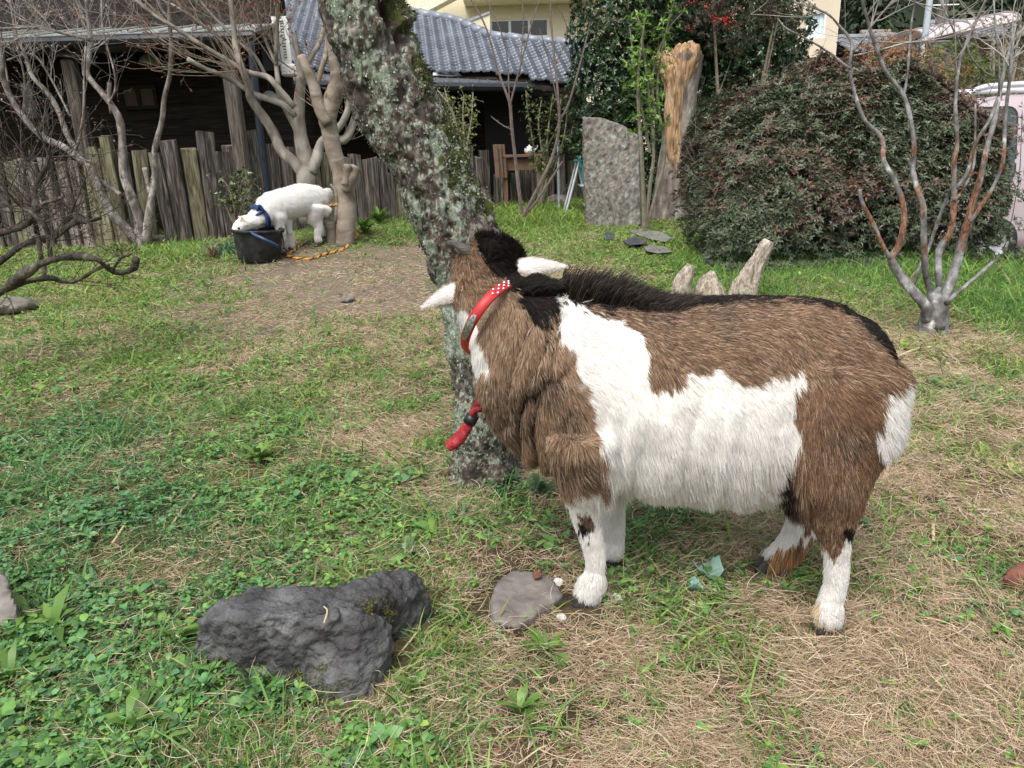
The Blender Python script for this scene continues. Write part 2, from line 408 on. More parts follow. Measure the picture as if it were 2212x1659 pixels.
# ------------------------------------------------------------------ grass, thatch, leafy ground cover
grass_m = attr_mat('grass_blade', rough=.5, spec=.3, trans=.35, var=.2, nscale=14)
straw_m = attr_mat('dry_straw', rough=.7, spec=.25, trans=.15, var=.15)
weed_m = attr_mat('weed_leaf', rough=.45, spec=.35, trans=.3, var=.18, nscale=40)
def scatter(n, rmax=17, rmin=.62, p=.82, half=44):
    """points on the lawn, dense near the viewer, thinning out with distance"""
    u = rng.random(n); a = 2 - 1.7 + p - .82
    e = .32
    r = (rmin ** e + u * (rmax ** e - rmin ** e)) ** (1 / e)
    th = R(half) * (rng.random(n) * 2 - 1)
    return r * np.sin(th), r * np.cos(th), r
EXCL = []      # (x, y, radius): nothing grows under the rocks and posts
def keep(x, y):
    k = np.ones(len(x), bool)
    for (a, b, r) in EXCL: k &= (x - a) ** 2 + (y - b) ** 2 > r * r
    k &= ~((x > 3.9 + .25 * np.sin(y * 3)) & (y > 5.9))
    return k
GREENS = np.array([[.240,.330,.060],[.165,.300,.062],[.115,.250,.068],[.085,.200,.088]])
def green_col(hue, n):
    h = np.clip(hue + rng.normal(0, .22, n), 0, .999) * 3; i = h.astype(int); fr = (h - i)[:, None]
    c = GREENS[i] * (1 - fr) + GREENS[i + 1] * fr
    return np.clip(c * (1 + rng.normal(0, .25, (n, 1))), .01, .6)
def blades(name, x, y, h, w, col, lean, m, az=None, droop=.5, seg=3):
    n = len(x); az = rng.random(n) * 6.283 if az is None else az
    d = np.stack([np.cos(az), np.sin(az), np.zeros(n)], 1); s = np.stack([-np.sin(az), np.cos(az), np.zeros(n)], 1)
    # twist the flat of the blade at random
    tw = rng.random(n) * 3.14; s = s * np.cos(tw)[:, None] + d * np.sin(tw)[:, None]
    b = np.stack([x, y, gz(x, y) - .004], 1); vs_ = []
    for k in range(seg):
        t = k / seg; z = h * (t - droop * lean * t * t * .8); o = h * lean * (t * .6 + t * t * .6)
        c = b + d * o[:, None]; c[:, 2] += z
        ww = (w * (1 - .55 * t ** 2) / 2)[:, None]
        vs_ += [c - s * ww, c + s * ww]
    z = h * (1 - droop * lean * .8); o = h * lean * 1.2; c = b + d * o[:, None]; c[:, 2] += z; vs_.append(c)
    nv = 2 * seg + 1; v = np.stack(vs_, 1).reshape(-1, 3); i0 = (np.arange(n) * nv)[:, None]
    q = np.concatenate([i0 + np.array([[2 * k, 2 * k + 1, 2 * k + 3, 2 * k + 2]]) for k in range(seg - 1)])
    t = i0 + np.array([[2 * seg - 2, 2 * seg - 1, 2 * seg]])
    return fastmesh(name, v, [q, t], m, col=np.repeat(col, nv, 0))
def grow():
    # green blades
    x, y, r = scatter(520000); cv = cover(x, y)
    cl = patch(x, y, 7, 31); cl2 = patch(x, y, 1.6, 32)
    dens = cv[:, 0] * (.30 + 1.5 * sstep(.36, .62, cl)) * (.65 + .7 * cl2) * (1 - .75 * sstep(.42, .8, cv[:, 2]))
    k = (rng.random(len(x)) < dens) & keep(x, y); x, y, r, cv, cl = x[k], y[k], r[k], cv[k], cl[k]; n = len(x)
    tall = 1 + 1.5 * sstep(.9, 1.0, cv[:, 0]) * sstep(3, 5, y)
    h = rng.gamma(5, .0062, n) * (.65 + .75 * cl) * (1 + .05 * r) * tall; w = rng.uniform(.0018, .0042, n) * (1 + .30 * r)
    col = green_col(cv[:, 3], n); dry = rng.random(n) < .10; col[dry] = mixcols(dry.sum(), [[.33, .25, .12], [.24, .22, .08]])
    tag(blades('grass', x, y, h, w, col, rng.uniform(.3, 1.6, n), grass_m), kind='stuff')
    # dead, matted straw: thin curls lying over one another
    x, y, r = scatter(1150000, rmax=11); cv = cover(x, y); cl = patch(x, y, 5, 41)
    dens = cv[:, 1] * (.15 + 1.6 * sstep(.30, .62, cl)) * (1 - .72 * cv[:, 2]) * (1 - .6 * cv[:, 0]) * 1.15 + .03
    k = (rng.random(len(x)) < dens) & keep(x, y); x, y, r, cl, cv = x[k], y[k], r[k], cl[k], cv[k]; n = len(x)
    L = rng.gamma(3, .0085, n) * (1 + .10 * r); az = patch(x, y, 1.3, 43) * 14 + rng.normal(0, 1.1, n); d = np.stack([np.cos(az), np.sin(az)], 1)
    crv = rng.normal(0, .22, n); pts = np.zeros((n, 5, 3)); z0 = gz(x, y) + rng.exponential(.009, n) + .001
    lift = rng.normal(.05, .22, n)
    for j in range(5):
        t = j / 4 - .5; ph = crv * t * 2
        pts[:, j, 0] = x + L * t * (d[:, 0] * np.cos(ph) - d[:, 1] * np.sin(ph)); pts[:, j, 1] = y + L * t * (d[:, 0] * np.sin(ph) + d[:, 1] * np.cos(ph))
        pts[:, j, 2] = np.maximum(z0 + L * lift * (t + .5) , gz(pts[:, j, 0], pts[:, j, 1]) + .001)
    rad = (rng.uniform(.00020, .00042, n) * (1 + .36 * r))[:, None] * np.array([.8, 1, 1, .9, .4])
    col = mixcols(n, [[.52, .40, .275], [.44, .32, .205], [.62, .51, .37], [.25, .17, .11], [.37, .31, .17]], [.33, .27, .16, .14, .10], .2)
    tag(hair_obj('dry_grass', pts, rad, col, straw_m), kind='stuff')
    # small broad leaves low in the turf: clover, mugwort, chickweed
    x, y, r = scatter(120000, rmax=10); cv = cover(x, y); cl = patch(x, y, 4.5, 51)
    dens = cv[:, 0] ** 1.6 * sstep(.44, .64, cl) * 1.0
    k = (rng.random(len(x)) < dens) & keep(x, y); x, y, r, cv, cl = x[k], y[k], r[k], cv[k], cl[k]
    m = 5; n = len(x)                                   # each a sprig of five leaflets
    az = rng.random((n, 1)) * 6.283 + np.arange(m) * (6.283 / m) + rng.normal(0, .3, (n, m)); up = rng.uniform(.05, .8, (n, m))
    D = np.stack([np.cos(az) * np.cos(up), np.sin(az) * np.cos(up), np.sin(up)], -1).reshape(-1, 3)
    P = np.stack([x, y, gz(x, y) + rng.uniform(.004, .035, n)], 1); P = np.repeat(P, m, 0)
    Nn = np.tile([0, 0, 1.0], (n * m, 1)) + rng.normal(0, .35, (n * m, 3))
    L = np.repeat(rng.gamma(6, .0018, n) * (1 + .09 * r), m) * rng.uniform(.7, 1.2, n * m)
    col = green_col(np.repeat(np.clip(cv[:, 3] + .05, 0, 1), m), n * m) * 1.05
    tag(oval_obj('ground_cover', P, D, Nn, L, L * rng.uniform(.4, .7, n * m), col, weed_m), kind='stuff')
    # brown fallen leaves and crumbs
    x, y, r = scatter(3200, rmax=9); k = keep(x, y); x, y, r = x[k], y[k], r[k]; n = len(x)
    P = np.stack([x, y, gz(x, y) + .006], 1); D = rand_dirs(n); D[:, 2] *= .15
    L = rng.uniform(.01, .03, n); col = mixcols(n, [[.16, .08, .04], [.25, .15, .08], [.09, .06, .045], [.42, .34, .26]])
    tag(leaf_obj('leaf_litter', P, D, np.tile([0, 0, 1.], (n, 1)) + rng.normal(0, .3, (n, 3)), L, L * .5, col, weed_m), kind='stuff')
# ------------------------------------------------------------------ shared materials
def wood_mat(name, dark, mid, light, scale=3, stretch=(14, 14, 1), rough=.85, bump=.6, dist=1.2):
    return mat(name, [(.33, dark), (.5, mid), (.67, light)], scale=scale, detail=10, rough=rough, bump=bump, stretch=stretch, dist=dist, spec=.15, bscale=scale * 2, bdist=.01)
dark_board = wood_mat('dark_board', (.012, .010, .009), (.024, .019, .015), (.040, .032, .026), stretch=(1, 6, 18), scale=2)
dark_board2 = wood_mat('dark_board_upper', (.014, .012, .012), (.028, .024, .022), (.050, .044, .041), stretch=(1, 6, 18), scale=2)
grey_post = wood_mat('grey_post', (.05, .042, .035), (.12, .10, .085), (.22, .19, .17))
black_paint = plain('black_gutter', (.018, .022, .028), rough=.35, bump=.02)
sheet_metal = mat('sheet_metal', [(.3, (.23, .25, .24)), (.7, (.36, .38, .34))], scale=3, rough=.45, bump=.05, spec=.4)
dark_sheet = plain('dark_sheet', (.10, .105, .12), rough=.38, bump=.03, spec=.5)
white_plastic = plain('white_plastic', (.62, .62, .60), rough=.45, var=.06)
dark_glass = plain('dark_glass', (.012, .014, .017), rough=.08, bump=0, spec=.6, var=.1)
enamel = plain('enamel_shade', (.36, .37, .33), rough=.35, var=.2)
tile_m = mat('roof_tile', [(.2, (.115, .13, .155)), (.55, (.21, .232, .27)), (.85, (.33, .36, .40))], scale=2.6, rough=.34, bump=.08, spec=.6, bscale=40, bdist=.004)
cream = mat('cream_render', [(.3, (.66, .60, .43)), (.7, (.74, .68, .50))], scale=1.2, rough=.85, bump=.08, bscale=60, bdist=.004)
beige = mat('beige_siding', [(.3, (.58, .50, .37)), (.7, (.66, .58, .44))], scale=1.2, rough=.8, bump=.1, bscale=30, bdist=.004)
alu = plain('white_window_frame', (.70, .72, .72), rough=.35, var=.05)

# ------------------------------------------------------------------ the dark wooden house on the left
def wooden_house():
    YE, YW = 9.25, 10.6                       # eave line and wall plane
    ze = .5 * (at(20, 92, YE)[2] + at(520, 84, YE)[2])
    x0, x1 = -11.5, float(at(553, 85, YE)[0])
    zr = at(250, 64, YE + 1.0)[2]
    base = np.array([-6.0, YW, -.1]); h = thing('wooden_house', 'dark timber house with board walls under a deep metal eave', 'house', base)
    # lower wall: long boards lapped one over another
    mb = MB()
    k = 0; z = -.1
    while z < ze - .05:
        mb.box(((x0 + x1) / 2, YW + .02 * (k % 2 == 0) * .5, z + .09), (x1 - x0, .03, .195), rot=None, jit=0); k += 1; z += .2
    mb.box(((x0 + x1) / 2, YW + .07, (ze + .9) / 2), (x1 - x0, .03, ze + 1.3)); mb.build('wall', dark_board, h)
    # upper storey of boards above the eave roof
    mb = MB(); z = zr - .05; k = 0
    xu = float(at(690, 30, YE + 1.1)[0])
    while z < 5.0:
        mb.box(((x0 + x1) / 2, YE + 1.1 + .012 * (k % 2), z + .11), (x1 - x0, .03, .235)); z += .24; k += 1
    mb.box(((x0 + x1) / 2, YE + 1.16, (zr + 5) / 2), (x1 - x0, .03, 5.2 - zr)); mb.build('upper_wall', dark_board2, h)
    # bluish side panel at the end of the upper storey
    a0 = at(553, 60, YE + 1.0); a1 = at(592, 60, YE + 1.0); zb = at(570, 150, YE + 1)[2]
    MB().box(((a0[0] + a1[0]) / 2, YE + 1.15, (zb + 5.0) / 2), (a1[0] - a0[0], .08, 5.0 - zb)).build('side_panel', plain('blue_grey_panel', (.07, .085, .10), rough=.5), h)
    # eave roof: thin folded sheet with standing seams
    mb = MB(); e0 = np.array([x0, YE, ze + .05]); e1 = np.array([x1, YE, ze + .05]); r1 = np.array([x1, YE + 1.1, zr]); r0 = np.array([x0, YE + 1.1, zr])
    mb.prism([e0, e1, r1, r0], (0, 0, .03))
    n = 24
    for i in range(n + 1):
        t = i / n; p = e0 * (1 - t) + e1 * t; q = r0 * (1 - t) + r1 * t
        mb.tube([p + [0, 0, .04], q + [0, 0, .04]], .014, n=5, smooth=1)
    mb.build('eave_roof', sheet_metal, h)
    mb = MB(); mb.tube([[x0, YE - .06, ze], [x1, YE - .06, ze]], .062, n=10, smooth=1)
    mb.build('gutter', black_paint, h)
    mb = MB()
    for i in range(10):
        t = (i + .5) / 10; p = e0 * (1 - t) + e1 * t
        mb.box(p + [0, .62, -.06], (.06, 1.25, .07))
    mb.box(((x0 + x1) / 2, YE + .08, ze - .04), (x1 - x0, .05, .14)); mb.box(((x0 + x1) / 2, YW - .12, ze - .12), (x1 - x0, .12, .18)); mb.build('rafters', dark_board, h)
    # posts that carry the eave
    for (pa, pb, w) in (((150, 150), (191, 335), .15), ((497, 180), (524, 330), .16), ((-160, 150), (-110, 335), .15)):
        a = at(*pa, YE + .22); b = at(*pb, YE + .22); x = (a[0] + b[0]) / 2
        MB().box((x, YE + .22, (ze - .1) / 2 - .1), (w, w, ze), bev=.02).build('post', grey_post, h)
    # lattice window and a shelf board deep under the eave
    a = at(265, 190, YW); b = at(345, 232, YW); f = MB().box((a + b) / 2 + [0, -.04, 0], (abs(b[0] - a[0]), .05, abs(a[2] - b[2]))).build('window', plain('brown_blind', (.085, .06, .045), rough=.8), h)
    w, hh = abs(b[0] - a[0]), abs(a[2] - b[2]); c = (a + b) / 2
    mb = MB()
    for s in (-1, 0, 1): mb.box(c + [s * w / 2, -.075, 0], (.045, .04, hh + .06))
    for s in (-1, 1): mb.box(c + [0, -.077, s * hh / 2], (w + .05, .04, .045))
    g = mb.build('frame', dark_board, h); g.parent = f; g.location = Vector(np.array(g['_b']) - np.array(f['_b']))
    a = at(60, 180, YW); b = at(100, 255, YW); MB().box((a + b) / 2 + [0, -.03, 0], (abs(b[0] - a[0]) * 2, .04, abs(a[2] - b[2]))).build('window', dark_glass, h)
    return ze, YE, YW
EAVE_Z, YE, YW = wooden_house()
LAMP_LAB = ['pale enamel shade hanging under the eave behind the leftmost grey branches', 'grey enamel shade hanging in the dark middle of the wooden house', 'dim enamel shade hanging behind the maple stems beside the downpipe']
for (px, py, w, Y), lab in zip([(148, 118, 46, 9.9), (322, 135, 43, 9.9), (583, 214, 44, 10.4)], LAMP_LAB):
    c = at(px, py, Y); r = w / 2 * mpp(c)
    t = thing('pendant_lamp', lab, 'lamp', c + [0, 0, .1], 'enamel lamps under the eave')
    MB().lathe([(r, -.015), (r * .97, .005), (r * .75, .05), (r * .35, .09), (.03, .10), (.03, .085), (r * .7, .035), (r * .94, -.012), (r, -.015)], c, 28).build('shade', enamel, t, smooth=True)
    MB().lathe([(.0, -.03), (.025, -.02), (.03, .02), (.02, .08), (0, .09)], c, 12).build('bulb', plain('bulb_glass', (.5, .5, .46), rough=.2), t, smooth=True)
    MB().tube([c + [0, 0, .09], [c[0], c[1], EAVE_Z - .02 + .25]], .006, n=5, smooth=1).build('cord', black_paint, t)
# downpipe at the corner of the house
p0, p1 = at(551, 228, 9.15), at(583, 415, 9.15); xm = (p0[0] + p1[0]) / 2
dp = MB().tube([[xm, 9.15, -.1], [xm, 9.15, p0[2]], [xm, 9.2, EAVE_Z - .05]], .042, n=10, smooth=1)
for z in (.35, .95): dp.tube([[xm, 9.15, z], [xm, 9.15, z + .05]], .05, n=10, smooth=1)
tag(dp.build('downpipe', plain('navy_pipe', (.016, .022, .034), rough=.35), None, base=(xm, 9.15, 0)), 'dark navy drain pipe standing at the corner of the wooden house', 'pipe')

# ------------------------------------------------------------------ tiled house to the right of it
def tiled_plane(O, U, V, poly, tw=.175, th=.155):
    """pantiles laid on the plane O + u U + v V inside poly (u, v)"""
    poly = np.array(poly); u0, v0 = poly.min(0); u1, v1 = poly.max(0)
    us = np.arange(u0, u1, tw / 8); Nn = norm(np.cross(U, V)); Nn = Nn if Nn[2] > 0 else -Nn
    rows = int((v1 - v0) / th) + 1; vv = []; ff = []; base = 0
    for r in range(rows):
        off = (r % 2) * 0
        for j, (dv, lift) in enumerate(((0.0, .060), (.5, .038), (1.06, -.004))):
            v = v0 + (r + dv) * th; ph = (us - u0 + off) / tw; fr = ph - np.floor(ph)
            wave = .027 * np.where(fr < .3, np.sin(fr / .3 * math.pi) * 1.0, -.35 * np.sin((fr - .3) / .7 * math.pi))
            bowl = .02 * np.sin(fr * 2 * math.pi) if j == 0 else 0
            vv.append(np.stack([us, np.full(len(us), v) - bowl, wave + lift], 1))
        # front lip of the row
        lip = vv[-3].copy(); lip[:, 2] -= .06; lip[:, 1] += .012; vv.insert(-3, lip)
        n = len(us)
        for a in range(3):
            i = base + a * n + np.arange(n - 1); cu = us[:-1] + tw / 16; cvv = np.full(n - 1, v0 + (r + .5) * th)
            ok = inpoly(cu, cvv, poly); i = i[ok]
            ff.append(np.stack([i, i + 1, i + 1 + n, i + n], 1))
        base += 4 * n
    w = np.concatenate(vv); P = O + w[:, 0:1] * U + w[:, 1:2] * V + w[:, 2:3] * Nn
    return P, np.concatenate(ff)
def tiled_house():
    YT = 13.4
    base = np.array([0.0, 15.0, -.1]); h = thing('tiled_house', 'low house with blue grey tiled roof and black recessed front', 'house', base)
    O = at(600, 150, YT); E = at(1140, 161, YT + .5); U = norm(E - O); U[2] = 0; U = norm(U)
    V = norm(np.array([0, math.cos(R(24)), math.sin(R(24))])); V = norm(V - U * V.dot(U)); Nn = np.cross(U, V)
    def on(px, py):
        d = ray(px, py); t = ((O - CAM) @ Nn) / (d @ Nn); q = CAM + d * t - O; return (q @ U, q @ V)
    poly = [on(600, 152), on(880, 152), on(1140, 161), on(1146, 173), on(1275, 186), on(1275, 104), on(1150, 92), on(1062, 84), on(985, 49), on(880, 29), on(690, -14), on(600, -40)]
    P, f = tiled_plane(O, U, V, poly)
    rf = fastmesh('roof', P, [f], tile_m, parent=h)
    # soffit board under the tiles
    q = lambda a: O + a[0] * U + a[1] * V - Nn * .09 * (1 if Nn[2] > 0 else -1)
    MB().prism([q(p) for p in poly], (0, 0, -.05)).build('roof_deck', dark_board, h)
    # ridge and verge caps
    mb = MB()
    for a, b in (((690, -14), (880, 29)), ((880, 29), (985, 49)), ((1062, 84), (985, 49)), ((1062, 84), (1275, 104))):
        pa, pb = on(*a), on(*b); pa = O + pa[0] * U + pa[1] * V; pb = O + pb[0] * U + pb[1] * V
        L = np.linalg.norm(pb - pa); n = max(2, int(L / .28))
        for i in range(n):
            s, e = pa + (pb - pa) * (i / n), pa + (pb - pa) * ((i + 1.08) / n)
            mb.tube([s + [0, 0, .06], e + [0, 0, .045]], [.085, .075], n=8, smooth=1)
    g = mb.build('ridge_cap', tile_m, h, smooth=True); g.parent = rf; g.location = (0, 0, 0)
    # seamed metal roof below the tiles, gutter, posts, dark front wall
    a, b, c, d = at(535, 178, YT - 1.3), at(1258, 187, YT + .2), at(1258, 172, YT + 1.0), at(535, 152, YT + .35)
    mb = MB().prism([a, b, c, d], (0, 0, .03))
    for i in range(34):
        t = i / 33; mb.tube([a * (1 - t) + b * t + [0, 0, .04], d * (1 - t) + c * t + [0, 0, .04]], .016, n=4, smooth=1)
    mb.build('lean_to_roof', dark_sheet, h)
    MB().tube([a + [0, -.06, -.03], b + [0, -.06, -.03]], .07, n=8, smooth=1).build('gutter', black_paint, h)
    w0 = at(520, 300, 14.2); w1 = at(1262, 300, 15.8); mb = MB(); dz = .22
    z = -.2; k = 0
    while z < a[2] + .5:
        mb.prism([w0 * [1, 1, 0] + [0, .01 * (k % 2), z], w1 * [1, 1, 0] + [0, .01 * (k % 2), z], w1 * [1, 1, 0] + [0, .01 * (k % 2), z + dz * .97], w0 * [1, 1, 0] + [0, .01 * (k % 2), z + dz * .97]], (0, .05, 0)); z += dz; k += 1
    mb.build('wall', dark_board, h)
    MB().box(((w0[0] + w1[0]) / 2, 15.9, 1.2), (w1[0] - w0[0], .1, 2.9)).build('back_wall', dark_board, h)
    p = at(1247, 200, 14.7); p2 = at(1256, 395, 14.7)
    MB().box(((p[0] + p2[0]) / 2, 14.7, p[2] / 2 - .1), (.16, .16, p[2] + .2), bev=.015).build('post', grey_post, h)
    p = at(1095, 200, 15.0); MB().box((p[0], 15.0, p[2] / 2), (.9, .06, p[2])).build('door', plain('black_door', (.008, .008, .009), rough=.6), h)
    # long metal flashing sheet lying on the lean-to roof
    f0, f1 = at(935, 163, YT + .1), at(1050, 169, YT + .3)
    MB().prism([f0, f1, f1 + [0, .25, .10], f0 + [0, .25, .10]], (0, 0, .02)).build('flashing', alu, h)
tiled_house()
# louvred box on the wall between the two houses
def louvre_box():
    a, b = at(590, 42, 10.2), at(632, 136, 10.2); c = (a + b) / 2; w, hh = (b[0] - a[0]) * .8, a[2] - b[2]
    t = thing('louvre_box', 'white slatted ventilation box on the wall behind the maple stems', 'vent box', (c[0], 10.3, b[2]))
    mb = MB()
    for s in (-1, 1): mb.box(c + [s * w / 2, 0, 0], (.05, .12, hh))
    mb.box(c + [0, 0, hh / 2], (w + .05, .125, .05)); mb.box(c + [0, 0, -hh / 2], (w + .05, .125, .05)); mb.box(c + [-w * .1, 0, 0], (.03, .118, hh))
    mb.build('frame', white_plastic, t)
    mb = MB()
    for i in range(15): mb.box(c + [0, 0, hh * (-.45 + .9 * i / 14)], (w, .1, .016), rot=Matrix.Rotation(R(25), 3, 'X'))
    mb.build('slats', white_plastic, t)
    MB().box(c + [0, .09, 0], (w, .04, hh)).build('backing', black_paint, t)
    q0, q1 = at(612, 141, 10.2), at(632, 165, 10.2); MB().box((q0 + q1) / 2 + [.08, 0, 0], (.3, .2, q0[2] - q1[2]), bev=.02).build('base', white_plastic, t)
louvre_box()

# ------------------------------------------------------------------ cream building beyond
def window(parent, c, w, h, panes, glass, depth=.06, fr=.06):
    f = MB()
    for s in (-1, 1): f.box(c + [s * w / 2, 0, 0], (fr, depth, h + fr)); f.box(c + [0, .002, s * h / 2], (w + fr, depth, fr))
    for i in range(1, panes): f.box(c + [w * (i / panes - .5), .004, 0], (fr * .8, depth, h))
    f = f.build('window', alu, parent)
    g = MB().box(c + [0, .03, 0], (w, .02, h)).build('pane', glass, parent); g.parent = f; g.location = Vector(np.array(g['_b']) - np.array(f['_b']))
    return f
def cream_building():
    Y = 24.0; g = -.1
    x0, x1 = float(at(860, 50, Y)[0]), float(at(1420, 50, Y)[0])
    t = thing('cream_building', 'pale yellow rendered building with one sliding window above the tiled roof', 'building', ((x0 + x1) / 2, Y + 3, g))
    top = 9.0
    # front wall with a real opening for the window
    a, b = at(1059, 43, Y), at(1185, 79, Y); wx0, wx1 = a[0], b[0]; wz0, wz1 = b[2], a[2]
    mb = MB()
    mb.box(((x0 + wx0) / 2, Y + .1, top / 2), (wx0 - x0, .2, top)); mb.box(((wx1 + x1) / 2, Y + .1, top / 2), (x1 - wx1, .2, top))
    mb.box(((wx0 + wx1) / 2, Y + .1, wz0 / 2), (wx1 - wx0, .2, wz0)); mb.box(((wx0 + wx1) / 2, Y + .1, (wz1 + top) / 2), (wx1 - wx0, .2, top - wz1))
    for x in (x0, x1): mb.box((x + (.1 if x == x0 else -.1), Y + 3.6, top / 2), (.2, 6.8, top))
    mb.build('wall', cream, t)
    c = np.array([(wx0 + wx1) / 2, Y + .05, (wz0 + wz1) / 2]); window(t, c, wx1 - wx0, wz1 - wz0, 3, dark_glass, fr=.09)
    # balcony slab over it and a sloped stair parapet in front
    p = at(1000, 2, Y - .9); MB().box(((x0 + x1) / 2 + 1, Y - .45, p[2] + .16), (x1 - x0 - 2, .9, .3), bev=.02).build('balcony', cream, t)
    q = [at(1000, 52, Y - 1.2), at(1058, 30, Y - 1.2), at(1059, 84, Y - 1.2), at(1000, 84, Y - 1.2)]
    MB().prism(q, (0, .25, 0)).build('parapet', cream, t)
    MB().prism([q[0] + [0, -.03, .0], q[1] + [0, -.03, .0], q[1] + [0, -.03, .07], q[0] + [0, -.03, .07]], (0, .31, 0)).build('coping', plain('grey_coping', (.28, .30, .33)), t)
    s0, s1 = at(868, 40, Y - 1.0), at(940, -20, Y - 1.0); MB().prism([s0, s0 + [.35, 0, 0], s1 + [.9, 0, 0], s1], (0, .6, 0)).build('stair_string', plain('pale_stair', (.74, .70, .56), rough=.8), t)
    MB().box(((x0 + x1) / 2, Y + 3.5, top + .12), (x1 - x0 + .6, 7.6, .24)).build('roof', dark_sheet, t)
cream_building()
def beige_building():
    Y = 17.5; a, b = at(1670, 60, Y), at(1811, 60, Y); zb = at(1790, 123, Y)[2]; x0, x1 = a[0] - 1.5, b[0]
    t = thing('beige_building', 'beige sided building corner with curtained window beside the dark camellia', 'building', ((x0 + x1) / 2, Y + 2, -.4))
    w0, w1 = at(1744, 26, Y), at(1782, 82, Y); wz0, wz1 = w1[2], w0[2]; top = 6.5
    mb = MB()
    mb.box(((x0 + w0[0]) / 2, Y + .1, (zb + top) / 2), (w0[0] - x0, .2, top - zb)); mb.box(((w1[0] + x1) / 2, Y + .1, (zb + top) / 2), (x1 - w1[0], .2, top - zb))
    mb.box(((w0[0] + w1[0]) / 2, Y + .1, (zb + wz0) / 2), (w1[0] - w0[0], .2, wz0 - zb)); mb.box(((w0[0] + w1[0]) / 2, Y + .1, (wz1 + top) / 2), (w1[0] - w0[0], .2, top - wz1))
    mb.box((x1 - .1, Y + 2.3, (zb + top) / 2), (.2, 4.2, top - zb))
    for i in range(1, 6): mb.box((x1 - .05 - i * .42, Y - .004, (zb + top) / 2), (.012, .012, top - zb - .1)) if not (w0[0] - .05 < x1 - .05 - i * .42 < w1[0] + .05) else None
    mb.build('wall', beige, t)
    MB().box(((x0 + x1) / 2, Y + .25, zb / 2 - .3), (x1 - x0 - .3, .4, zb + .55)).build('plinth', plain('rust_base', (.22, .14, .09)), t)
    curtain = mat('sheer_curtain', [(.3, (.42, .52, .56)), (.7, (.70, .76, .78))], scale=4, rough=.5, stretch=(9, 1, .4), bump=.3, spec=.6)
    window(t, np.array([(w0[0] + w1[0]) / 2, Y + .04, (wz0 + wz1) / 2]), w1[0] - w0[0], wz1 - wz0, 1, curtain, fr=.09)
    MB().box(((x0 + x1) / 2, Y + 2.2, top + .1), (x1 - x0 + .5, 5, .2)).build('roof', dark_sheet, t)
beige_building()

# ------------------------------------------------------------------ houses, carport, railing, poles beyond the car
def far_house(name, label, pxl, pxr, eave, ridge, Y, wallc, tile):
    a, b = at(pxl, eave, Y), at(pxr, eave, Y); z = (a[2] + b[2]) / 2; zr = at((pxl + pxr) / 2, ridge, Y + 2.5)[2]; g = float(gz(a[0], Y)) - .2
    t = thing(name, label, 'house', ((a[0] + b[0]) / 2, Y + 2.5, g))
    MB().box(((a[0] + b[0]) / 2, Y + 2.6, (z + g) / 2), (b[0] - a[0] - .8, 4.2, z - g)).build('wall', wallc, t)
    U = np.array([1.0, 0, 0]); Vv = norm([0, 2.5, zr - z]); L = math.hypot(2.5, zr - z)
    P, f = tiled_plane(np.array([a[0], Y, z]), U, Vv, [(0, 0), (b[0] - a[0], 0), (b[0] - a[0] - .3, L), (.3, L)], tw=.3, th=.26)
    rf = fastmesh('roof', P, [f], tile, parent=t)
    MB().prism([[a[0], Y, z - .08], [b[0], Y, z - .08], [b[0] - .3, Y + 2.5, zr - .08], [a[0] + .3, Y + 2.5, zr - .08]], (0, 0, -.05)).build('eave', dark_board, t)
    MB().prism([[a[0] + .3, Y + 2.5, zr - .05], [b[0] - .3, Y + 2.5, zr - .05], [b[0], Y + 5, z - .05], [a[0], Y + 5, z - .05]], (0, 0, -.08)).build('back_roof', tile, t)
    MB().tube([[a[0] + .3, Y + 2.5, zr + .06], [b[0] - .3, Y + 2.5, zr + .06]], .13, n=8, smooth=1).build('ridge', tile, t)
    return t
brown_wall = plain('brown_wall', (.10, .075, .06), rough=.8)
tile_d = mat('weathered_tile', [(.3, (.14, .145, .16)), (.7, (.27, .275, .29))], scale=2, rough=.5, bump=.05)
tile_b = mat('brown_tile', [(.3, (.17, .14, .12)), (.7, (.30, .26, .22))], scale=2, rough=.6, bump=.05)
far_house('small_house', 'small grey tiled house roof seen low over the hedge', 1836, 2010, 110, 82, 30, brown_wall, tile_d)
far_house('distant_house', 'brown tiled house roof farthest away below the forest', 1890, 1980, 80, 70, 44, brown_wall, tile_b)
far_house('shed', 'dark brown timber shed with grey roof behind the wooden utility pole', 2070, 2290, 78, 50, 26, brown_wall, tile_d)
def carport():
    Y = 23; a, b = at(1995, 84, Y), at(2205, 44, Y); t = thing('carport', 'arched lilac carport roof on thin posts behind the poles', 'carport', ((a[0] + b[0]) / 2, Y + 1, -.4))
    n = 14; prof = [(math.cos(x) * 1.2, math.sin(x) * .35) for x in np.linspace(math.pi, 0, n)]; mb = MB(); d = b - a
    v = [a + [0, p[0] + 1.2, p[1]] for p in prof] + [b + [0, p[0] + 1.2, p[1]] for p in prof]
    f = [(i, i + 1, n + i + 1, n + i) for i in range(n - 1)]
    o = mb.add(v, f).build('roof', plain('lilac_panel', (.52, .45, .45), rough=.4), t)
    so = o.modifiers.new('thickness', 'SOLIDIFY'); so.thickness = .05
    mb = MB()
    for i in range(9):
        q = a + d * i / 8; mb.tube([q + [0, p[0] + 1.2, p[1] + .02] for p in prof], .025, n=5, smooth=1)
    mb.build('ribs', plain('grey_rib', (.35, .31, .31)), t)
    for i in (0, .5, 1):
        q = a + d * i; MB().box((q[0], Y + 2.2, (q[2] - .4) / 2), (.09, .09, q[2] + .4)).build('post', brown_wall, t)
carport()
